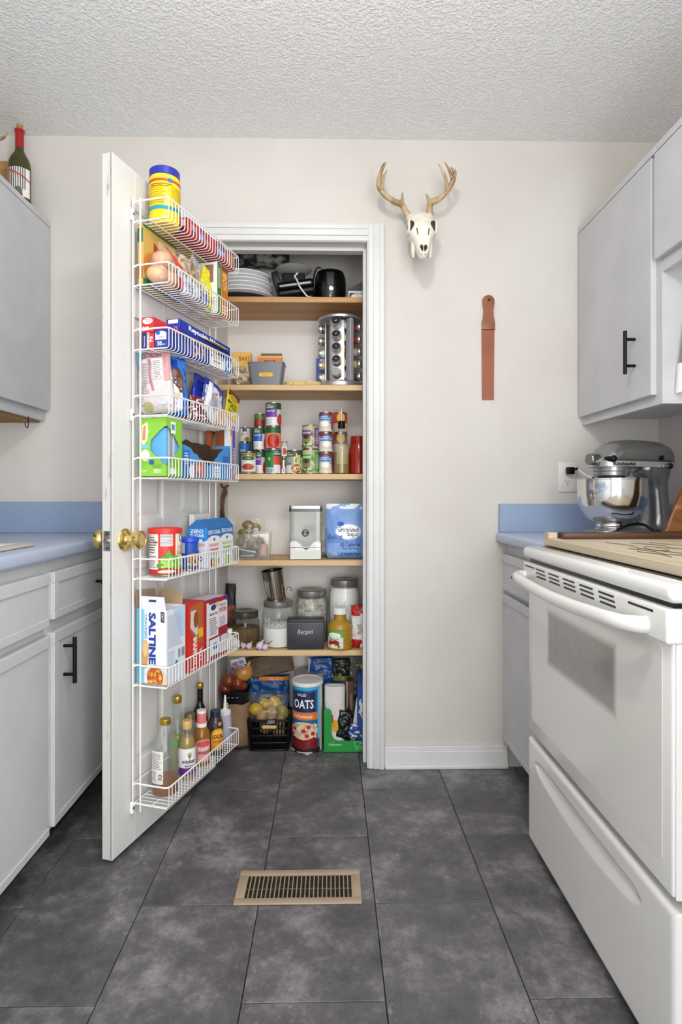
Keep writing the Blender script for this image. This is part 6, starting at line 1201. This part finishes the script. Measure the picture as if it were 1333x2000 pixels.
b = MB(); prn(b, [('r', 0, 0, .12, .84, '#2468b4'), ('l', .02, .4, .1, .8, 5, '#c8d8ec'), ('e', .16, .2, .05, .22, '#e4e6ea'), ('e', .33, .28, .12, .26, '#b8635c'), ('e', .30, .30, .05, .12, '#d08a80'), ('r', .62, .05, .78, .42, '#dfe8f0'), ('l', .64, .1, .76, .38, 3, '#7a90c0'), ('r', .84, .45, .98, .8, '#2468b4')], fm_); b.build('print', t)
rbox('orange_carton', 'orange and white carton lettered 60 at hinge end, fifth basket', 'box', .112, .074, .060, .123, z5, topz(832, .10, .12)-z5, '#3450b4', {'front': [('r', .0, .0, .45, 1, '#e3873c'), ('r', .0, .2, .2, .8, '#eceef2'), ('t', 'CRACKERS', .6, .1, .9, .6, '#e8ecf4', 90)], 'left': [('r', 0, 0, 1, 1, '#4a94d4'), ('r', .0, .62, .6, 1, '#8a4a24'), ('r', .6, .62, 1, 1, '#d8dce4'), ('r', .2, .25, .95, .5, '#2a5ac8'), ('t', '60', .3, .30, .85, .45, '#f2f4f8', 180, .03)]})
rbox('snack_box', 'brown picture box standing behind the orange carton', 'box', .105, .012, .018, .036, z5, topz(838, .06, .03)-z5, '#6a3c22', {'front': [('e', .4, .5, .25, .4, '#c8c0b4'), ('e', .6, .4, .2, .3, '#2a4aa8'), ('r', 0, .1, .15, .9, '#c8682c')], 'left': [('r', 0, 0, 1, 1, '#b8602c')]})
# basket 6
z6 = ZF[5]; u = du(323, .0715); v = dl(u, .0715); r = 30.5/1154*v.y; h = topz(1032, u, .0715)-z6
rais = [('r', -PI, 0, PI, 1, '#c8241c'), ('r', -1.9, .12, -.62, .97, '#ece9e4'), ('l', -1.5, .5, -.7, .9, 7, '#6a6460'), ('l', -1.5, .16, -.7, .45, 6, '#8a8480'), ('t', '140', -.98, .72, -.66, .78, '#1a1a1a', 0, .03), ('r', -.60, 0, .55, .97, '#cf3322'), ('r', -.48, .66, .30, .96, '#e8e6e2'), ('r', .48, .20, 1.9, .97, '#eadfce'), ('e', 1.0, .84, .22, .09, '#3c5a34'), ('e', 1.0, .84, .15, .06, '#dfe0c8'), ('t', '~California', .62, .58, 1.5, .68, '#b8a08a'), ('t', 'RAISINS', .60, .44, 1.6, .56, '#b0654c', 0, .01)]+[('r', -.46, .68+.034*i, .28, .684+.034*i+.008, '#77726e') for i in range(8)]+leaves(-.5, .95, .16, .40, ['#7ab82c', '#9ad048', '#5c9a20', '#a8dc5c'], 34, 21, .2, .045)+[('p', [(-.25, .40), (.0, .58), (.3, .42), (.0, .34)], '#4f9a24'), ('p', [(.0, .38), (.45, .46), (.6, .34), (.3, .30)], '#5fa82c'), ('r', -.6, .03, .55, .12, '#a8382c'), ('e', -.1, .075, .5, .04, '#cfd8b0')]
can('raisin_canister', 'red raisin canister with red lid and green grapes picture', 'canister', rloc(u, .0715, z6), r, h-.002, rais, None, .45, cap='#cf2a22')
u = du(370, .080); v = dl(u, .08); r = .0285; h = topz(1050, u, .08)-z6
blu = [('r', -PI, 0, PI, 1, '#1d4fae'), ('r', -1.5, .55, -.6, .95, '#c8d0e4'), ('e', .4, .30, .75, .26, '#9a7048'), ('r', -.5, .0, 1.8, .12, '#173a80'), ('l', -1.4, .1, -.7, .5, 6, '#b8c4dc')]+leaves(-.2, 1.0, .12, .5, ['#c8a070', '#6a4a30', '#e0c8a0', '#8a6040'], 30, 22, .15, .04)
t = can('nut_canister', 'blue canister with nuts picture and blue lid, sixth basket', 'canister', rloc(u, .080, z6), r, h-.002, blu, None, .3, cap='#1f4fd0')
v = dl(u-.02, .05); b = MB(); b.lathe([(.030, 0), (.032, .002), (.032, .012), (.028, .014), (0, .014)], mat('#c8262c', .4), 32); tb = b.build('lid', None, rloc(.345, .030, z6+h-.008)); tag(tb, 'red plastic canister lid peeking behind the blue canister', 'lid')
b = MB(); b.lathe([(.028, 0), (.028, h-.009)], mat('#c9c4bc', .5), 32); tag(b.build('canister', None, rloc(.345, .030, z6)), 'pale canister under red lid behind the blue canister', 'canister')
for i, (px0, px1, c, nm) in enumerate(((405, 431, '#e07a5c', 'zero sugar drink mix carton with coral stripe'), (431, 455, '#a8c83c', 'zero sugar drink mix carton with lime green stripe'))):
    ua, ub = du(px0, .118), du(px1, .118)-.002; hh = topz(1032 if i == 0 else 1028, ua, .118)-z6; w_, d_ = ua-ub, .075 if i == 0 else .06; n0 = .118-d_/2
    t = thing('drink_mix_carton', nm, 'carton', rloc((ua+ub)/2, n0, z6), DA, 'zero sugar cartons in the sixth basket'); b = MB(); mw = mat('#dfe2e8', .4); mbt = mat('#2a6fb4', .4)
    b.box(-w_/2, -d_/2, 0, w_/2, d_/2, hh, mw); vs = [(-w_/2, -d_/2, hh), (w_/2, -d_/2, hh), (w_/2, d_/2, hh), (-w_/2, d_/2, hh), (-w_/2, -.004, hh+.028), (w_/2, -.004, hh+.028), (w_/2, .004, hh+.028), (-w_/2, .004, hh+.028)]
    b.add(vs, [(0, 1, 5, 4), (1, 2, 6, 5), (2, 3, 7, 6), (3, 0, 4, 7), (4, 5, 6, 7)], mbt); b.build('carton', t, flat=True)
    D = [('r', 0, .70, 1, 1, '#2a6fb4'), ('e', .5, .68, .5, .12, '#e8eaee'), ('t', 'ZERO SUGAR', .06, .84, .94, .94, '#f2f6fa', 0, .02), ('e', .5, .70, .06, .04, '#2a4a8c'), ('t', 'STRAWBERRY' if i == 0 else 'MARGARITA', .15, .52, .85, .60, c), ('r', .2, .42, .8, .47, c), ('l', .15, .30, .85, .38, 2, '#8a90a0')]
    D += [('e', .35, .12, .16, .12, '#7a2a2c'), ('e', .55, .12, .14, .12, '#d8b83c'), ('r', .8, .06, .86, .2, '#22325c')] if i == 0 else [('e', .4, .12, .12, .12, '#9ac83c'), ('e', .6, .12, .12, .12, '#6aa82c'), ('r', .84, .06, .9, .2, '#22325c')]
    b = MB(); prn(b, D, boxmap('front', w_, d_, hh)); prn(b, [('r', 0, .72, 1, 1, '#2a8ad0'), ('e', .5, .72, .5, .08, '#2a8ad0'), ('t', 'ZERO', .15, .88, .8, .97, '#f2f6fa', 0, .02), ('t', 'SUGAR', .15, .77, .85, .86, '#f2f6fa', 0, .02), ('e', .65, .68, .12, .045, '#f2f6fa'), ('e', .4, .40, .2, .06, '#1c3f9c'), ('r', .2, .54, .9, .62, '#dcaab0'), ('t', '30', .3, .16, .8, .28, '#1a2a6a', 0, .02)], boxmap('left', w_, d_, hh)); b.build('print', t)
rbag('cream_bag', 'cream and gold snack bag at hinge end of sixth basket', 'bag', .115, .066, .085, z6, topz(1015, .09, .08)-z6, .06, mat('#e3dcd0', .3), amp=.005, zone=lambda u, v: mat('#d8a040', .3) if .78 < u < .95 and v > .3 else mat('#e3dcd0', .3), design=[('l', .3, .1, .8, .3, 4, '#3a3a44')])
rbox('white_box', 'plain white box standing against the door in sixth basket', 'box', .225, .115, .018, .036, z6, topz(1004, .20, .02)-z6, '#e6e4e0', {'front': [('r', .15, .72, .85, .92, '#d6d3ce')]})
# basket 7
z7 = ZF[6]; ua, ub = .519, .418; hh = topz(1192, .524, .12)-z7; w_, d_ = ua-ub, .1035; n0 = .0160+d_/2
t = thing('cracker_box', 'open white and blue saltine cracker box in seventh basket', 'box', rloc((ua+ub)/2, n0, z7), DA); b = MB(); mw = mat('#e9eaee', .45); mk = mat('#a58d72', .8); th = .0014
for a in ((-w_/2, -d_/2, 0, w_/2, -d_/2+th, hh), (-w_/2, d_/2-th, 0, w_/2, d_/2, hh), (-w_/2, -d_/2, 0, -w_/2+th, d_/2, hh), (w_/2-th, -d_/2, 0, w_/2, d_/2, hh), (-w_/2, -d_/2, 0, w_/2, d_/2, th)): b.box(*a, mw)
b.box(-w_/2+th, -d_/2+th, .004, w_/2-th, d_/2-th, hh*.9, mat('#d8cfc4', .6)); b.build('carton', t)
b = MB(); b.add([(-w_/2, d_/2-.012, hh), (-w_/2, -d_/2+.004, hh), (-w_/2-.006, -d_/2+.006, hh+.040), (-w_/2-.006, d_/2-.016, hh+.040), (-w_/2+.0012, d_/2-.012, hh), (-w_/2+.0012, -d_/2+.004, hh), (-w_/2-.0048, -d_/2+.006, hh+.040), (-w_/2-.0048, d_/2-.016, hh+.040)], [(3, 2, 1, 0), (4, 5, 6, 7), (0, 1, 5, 4), (2, 3, 7, 6), (1, 2, 6, 5), (3, 0, 4, 7)], mw)
b.box(-w_/2-.0062, -.018, hh+.024, -w_/2-.004, .006, hh+.030, mat('#3a3a5a', .5)); b.build('flap', t, flat=True)
b = MB(); b.add([(-w_/2, d_/2, hh), (w_/2, d_/2, hh), (w_/2+.005, d_/2+.006, hh+.045), (-w_/2-.002, d_/2+.005, hh+.055)], [(0, 1, 2, 3)], mk); b.add([(w_/2-.0005, d_/2, hh), (w_/2-.0005, -d_/2+.01, hh), (w_/2+.020, -d_/2+.02, hh+.038), (w_/2+.016, d_/2-.02, hh+.050)], [(0, 1, 2, 3)], mk); b.add([(-w_/2, -d_/2, hh+.0005), (w_/2, -d_/2, hh+.0005), (w_/2-.003, -d_/2+.035, hh-.008), (-w_/2+.003, -d_/2+.035, hh-.008)], [(0, 1, 2, 3)], mw); b.build('flap', t, flat=True)
b = MB(); b.grid(lambda u, v: bagfn(.06, .05, .06, amp=.008, fr=40, top=.3)(2*PI*u, v)+Vector((-.005, .02, hh*.82)), 24, 16, film('#d8d4cc', .5, .15), closeu=True); b.build('inner_sleeve', t)
D = [('r', 0, 0, .28, 1, '#8cc8e0'), ('r', .0, 0, .13, 1, '#5fb0d4'), ('r', .26, 0, 1, 1, '#e9ebf0'), ('t', 'SALTINE', .40, .26, .64, .96, '#1d3f9c', -90, .05), ('t', 'CRACKERS', .27, .60, .35, .93, '#2a8ab8', -90, .02), ('p', [(.80, .84), (.92, .83), (.92, .97), (.80, .98)], '#1a1a1e'), ('t', 'ZEST', .83, .85, .89, .96, '#e8e8e8', -90), ('e', .30, .42, .11, .17, '#dcae6c'), ('e', .28, .34, .1, .14, '#cf9c58'), ('e', .30, .46, .08, .1, '#e6c084'), ('p', [(.80, .24), (1, .12), (1, .0), (.6, .0), (.62, .16)], '#e8d2a0'), ('e', .62, .10, .30, .155, '#d8dce2'), ('e', .62, .09, .27, .145, '#c86a24')]+leaves(.42, .82, .0, .19, ['#e8a040', '#d8742c', '#b84a1c', '#f0c060'], 34, 31, .05, .02)
b = MB(); prn(b, [x for x in D], lambda s, tt, e: Vector((-w_/2-e, d_/2-max(0, min(1, s))*d_, max(.001, tt*hh)))); prn(b, [('r', 0, 0, 1, 1, '#dfe6f0'), ('p', [(.3, 1), (1, 1), (1, .55), (.7, .6)], '#bcd8ec'), ('l', .05, .48, .88, .93, 24, '#a8b0c8'), ('l', .05, .22, .45, .44, 12, '#b8bccc'), ('b', .60, .30, .72, .42, '#5a5a60'), ('b', .78, .30, .96, .42, '#5a5a60'), ('e', .5, .245, .08, .035, '#2a8ab8')], boxmap('front', w_, d_, hh)); b.build('print', t)
ua, ub = du(369, .124), du(403, .124); hh = topz(1182, ua, .11)-z7
rbox('tea_box', 'red family tea box with iced tea picture in seventh basket', 'box', ua-.004, ub+.003, .030, .122, z7, hh, '#cf2318', {'front': [('r', 0, 0, 1, 1, '#cf2a1c'), ('p', [(.1, .96), (.9, 1), (.9, .35), (.5, .42), (.1, .62)], '#b5602a'), ('p', [(.15, .9), (.45, .9), (.6, .55), (.5, .5), (.12, .66)], '#d8ccc0'), ('e', .45, .75, .14, .12, '#8a4a20'), ('r', .62, .46, .9, .60, '#e8b81c'), ('t', 'Luzianne', .18, .02, .52, .50, '#f4ece8', 90, .03), ('t', 'TEA', .66, .08, .84, .3, '#f4ece8', 90, .02)], 'left': [('r', 0, 0, 1, 1, '#c8281c')]})
ua, ub = du(404, .122), du(446, .122); hh = topz(1175, ua, .122)-z7
rbox('popcorn_box', 'dark red and white butter popcorn box in seventh basket', 'box', ua, ub, .035, .120, z7, hh, '#9c1c2c', {'front': [('r', .02, .02, .12, .97, '#e8e2e0'), ('r', .12, .38, .55, .93, '#ece8ea'), ('r', .55, .50, .98, .93, '#e6dfe4'), ('t', 'Nutrition Facts', .15, .74, .52, .79, '#1a1a1a', 0, .03), ('l', .15, .42, .52, .72, 9, '#7a7478'), ('t', 'POPCORN', .58, .74, .92, .82, '#b02a3a', 0, .03), ('t', 'Butter', .62, .84, .9, .90, '#7a6a8a'), ('l', .6, .52, .93, .68, 7, '#a89aa8'), ('e', .32, .87, .12, .05, '#2a3a7c'), ('e', .5, .90, .06, .05, '#d8c060'), ('p', [(.82, 1), (1, .88), (1, 1)], '#4a2a9c'), ('r', .14, .08, .6, .35, '#e0e4ec'), ('e', .4, .22, .1, .06, '#2a8ab8'), ('r', .64, .06, .95, .35, '#d8d4dc')], 'top': [('r', .05, .05, .95, .95, '#d8ccd4'), ('r', 0, .0, .6, .15, '#7a2a9c')], 'left': [('r', 0, 0, 1, 1, '#a82030')]})
rbag('plastic_bag', 'crumpled white plastic bag at hinge end of seventh basket', 'bag', .150, .060, .075, z7, .070, .085, mat('#dcdad8', .3), amp=.012, fr=40, top=.7)
b = MB(); b.blob((0, 0, 0), (.020, .018, .022), mat('#cfcdca', .35), .35, 3, 3, 8); tag(b.build('bag_bulge', None, rloc(.040, .10, z7+.006)), 'white knotted bag end bulging past the seventh basket', 'bag')
# basket 8 : bottles
z8 = ZF[7]
def bot(name, label, px, n, r, ptop, prof, glass, fill=None, fillh=.5, cap=None, capm=None, D=None, lab=(0, .5), lr=1.0, rz=0, seg=36):
    u = du(px, n); v = dl(u, n); h = topz(ptop, u, n)-z8; t = thing(name, label, 'bottle', rloc(u, n, z8), rz)
    b = MB(); b.lathe([(r*a, h*c) for a, c in prof], glass, seg); b.build('bottle', t)
    if fill:
        q = [(0, .003)]+[(max(.001, r*a-.0018), max(.003, h*c)) for a, c in prof if c < fillh]
        ra = [(a, c) for a, c in prof if c >= fillh][0][0]; q += [(r*ra*1.0-.002, h*fillh), (0, h*fillh)]
        b = MB(); b.lathe(q, fill, 32); b.build('liquid', t)
    if cap: b = MB(); b.lathe([(r*a, h*c) for a, c in cap], capm, 28); b.build('cap', t)
    if D: b = MB(); prn(b, D, cylmap(r*lr, h*(lab[1]-lab[0]), h*lab[0]), CYLS, e0=.0006); b.build('label', t)
    return t
gold = mat('#b8993c', .3, .8)
bp = [(.85, 0), (.97, .01), (1, .03), (1, .42), (.96, .55), (.86, .66), (.66, .78), (.45, .87), (.36, .91), (.36, .965)]
bot('vinegar_bottle', 'largest clear bottle with gold cap and white label, nearly empty', 323, .070, .041, 1401, bp, m_glass, mat('#8a4a10', .1), .20, [(.40, .925), (.42, .93), (.42, .99), (.38, 1), (0, 1)], gold, [('r', -.95, 0, .12, 1, '#e6e3de'), ('l', -.85, .45, .0, .95, 10, '#8a8684'), ('l', -.85, .1, -.4, .4, 6, '#8a8684'), ('e', -.1, .25, .14, .06, '#3a3a3a'), ('e', -.1, .25, .08, .035, '#e6e3de'), ('r', -.25, .14, .05, .17, '#5a5a5a')], (.18, .62), 1.0)
bot('mirin_bottle', 'amber seasoning bottle with tan cap and purple-footed label', 366, .088, .0265, 1404, [(.9, 0), (1, .02), (1, .52), (.95, .62), (.75, .74), (.52, .83), (.48, .90)], m_glass, mat('#a07c14', .1), .72, [(.56, .86), (.6, .865), (.6, .985), (.55, 1), (0, 1)], mat('#c8a060', .4), [('r', -1.5, 0, 1.5, 1, '#e8e6e8'), ('r', -1.5, 0, 1.5, .28, '#6a2a8a'), ('t', 'mizkan', -.75, .45, .9, .60, '#3a3424', 0, .03), ('t', 'MIRIN', -.4, .31, .5, .39, '#6a2a8a', 0, .02), ('e', .15, .72, .22, .04, '#8a7a2c'), ('r', -.1, .76, .4, .79, '#8a7a2c'), ('r', -.05, .82, .35, .85, '#8a7a2c'), ('e', .15, .66, .1, .04, '#8a7a2c')], (.10, .55), 1.0, DA-.9)
bot('dressing_bottle', 'salad dressing bottle with pink and white cap', 394, .080, .0285, 1385, [(.9, 0), (1, .02), (1, .50), (.92, .60), (.66, .68), (.52, .71)], mat('#8a5a1c', .15), None, 0, [(.56, .70), (.62, .705), (.62, .765), (.56, .77), (.58, .78), (.58, .95), (.54, .955), (.54, .995), (.5, 1), (0, 1)], mat('#e07a74', .4), [('r', -.9, 0, 1.1, .8, '#d88a8a'), ('e', .1, .8, 1.0, .2, '#d88a8a'), ('e', .1, .8, .8, .13, '#c8504c'), ('t', 'ITALIAN', -.6, .50, .85, .66, '#f0e4e0', 0, .03), ('t', 'DRESSING', -.6, .38, .85, .46, '#8a2a2c'), ('l', -.6, .08, .8, .34, 5, '#f0e0dc')], (.08, .50), 1.0, DA-.9)
u = du(394, .08); h_ = topz(1385, u, .08)-z8
for a, c in ((.70, .77), (.955, 1.0)):
    b = MB(); r_ = .0285*(.63 if a < .8 else .56); b.lathe([(r_, 0), (r_, h_*(c-a))], mat('#e9e6e2', .4), 28)
    o = b.build('cap_ring', [x for x in bpy.data.objects if x.name.startswith('dressing_bottle')][0]); o.location = (0, 0, h_*a+.0003)
t = bot('honey_bottle', 'dark honey bottle with navy cap and orange LOCAL label', 421, .085, .0275, 1385, [(.9, 0), (1, .02), (1, .48), (1.02, .60), (.96, .70), (.72, .82), (.60, .87)], mat('#3a3028', .2), None, 0, [(.62, .86), (.66, .87), (.66, .985), (.6, 1), (0, 1)], mat('#1c2c40', .35), [('r', -.75, 0, 1.1, .6, '#d8952c'), ('e', .17, .6, .92, .30, '#d8952c'), ('e', .17, .6, .78, .22, '#e8b03c'), ('r', -.6, .22, .95, .58, '#e8a02c'), ('t', 'LOCAL', -.55, .48, .9, .66, '#2a1c10', 0, .04), ('t', 'HONEY', -.45, .30, .8, .44, '#c8541c', 0, .03), ('e', -.3, 1.05, .25, .1, '#4a3a6a'), ('e', .4, 1.08, .25, .08, '#d88a3c')], (.12, .68), 1.0, DA-.9)
bot('soy_bottle', 'tall dark wine-shaped bottle with gold cap standing at back', 391, .034, .0275, 1332, [(.9, 0), (1, .02), (1, .50), (.92, .58), (.60, .66), (.40, .71), (.38, .78), (.38, .93)], mat('#0f0c0a', .12), None, 0, [(.42, .925), (.45, .93), (.45, .99), (.4, 1), (0, 1)], gold, [('r', -1.2, 0, 1.2, 1, '#b8b4b0'), ('l', -1, .2, 1, .9, 6, '#5a5654')], (.22, .48))
bot('oil_bottle', 'clear long-necked bottle with gold cap standing at back', 347, .032, .0275, 1357, [(.9, 0), (1, .02), (1, .48), (.92, .56), (.62, .64), (.46, .70), (.44, .78), (.44, .92)], m_glass, mat('#8f8430', .12), .50, [(.47, .91), (.5, .915), (.5, .99), (.46, 1), (0, 1)], gold, [('r', -1.2, .5, 1.2, 1, '#4a9a44')], (.30, .46))
bot('small_jar', 'short jar with dull brown lid between the bottles', 371, .050, .020, 1391, [(.9, 0), (1, .02), (1, .85), (.85, .90)], m_glass, mat('#6a5420', .2), .7, [(.88, .88), (.92, .885), (.92, .99), (.86, 1), (0, 1)], mat('#7a6a4c', .35, .6))
u = du(440, .068); h = topz(1356, u, .068)-z8; t = thing('squeeze_bottle', 'translucent plastic squeeze bottle with nozzle and tethered cap', 'bottle', rloc(u, .068, z8), DA)
hbody = topz(1392, u, .068)-z8; mq = film('#c6c8dc', .72, .2); rq = .0255
b = MB(); b.lathe([(rq*.9, 0), (rq, .004), (rq*.98, hbody*.5), (rq*.88, hbody*.88), (rq*.80, hbody)], mq, 32); b.build('bottle', t)
b = MB(); b.lathe([(rq*.84, hbody-.002), (rq*.86, hbody), (rq*.84, hbody+.012), (rq*.5, hbody+.016), (rq*.34, hbody+.018), (rq*.26, hbody+.022), (rq*.12, h), (0, h)], mat('#e2e0dc', .4), 28); b.build('nozzle', t)
b = MB(); p, r_ = smooth([Vector((.006, 0, hbody+.020)), Vector((.010, 0, hbody+.034)), Vector((.020, 0, hbody+.030)), Vector((.022, 0, hbody+.016))], [.0016]*4); b.tube(p, r_, mat('#e2e0dc', .4), 8); b.build('cap_tether', t)
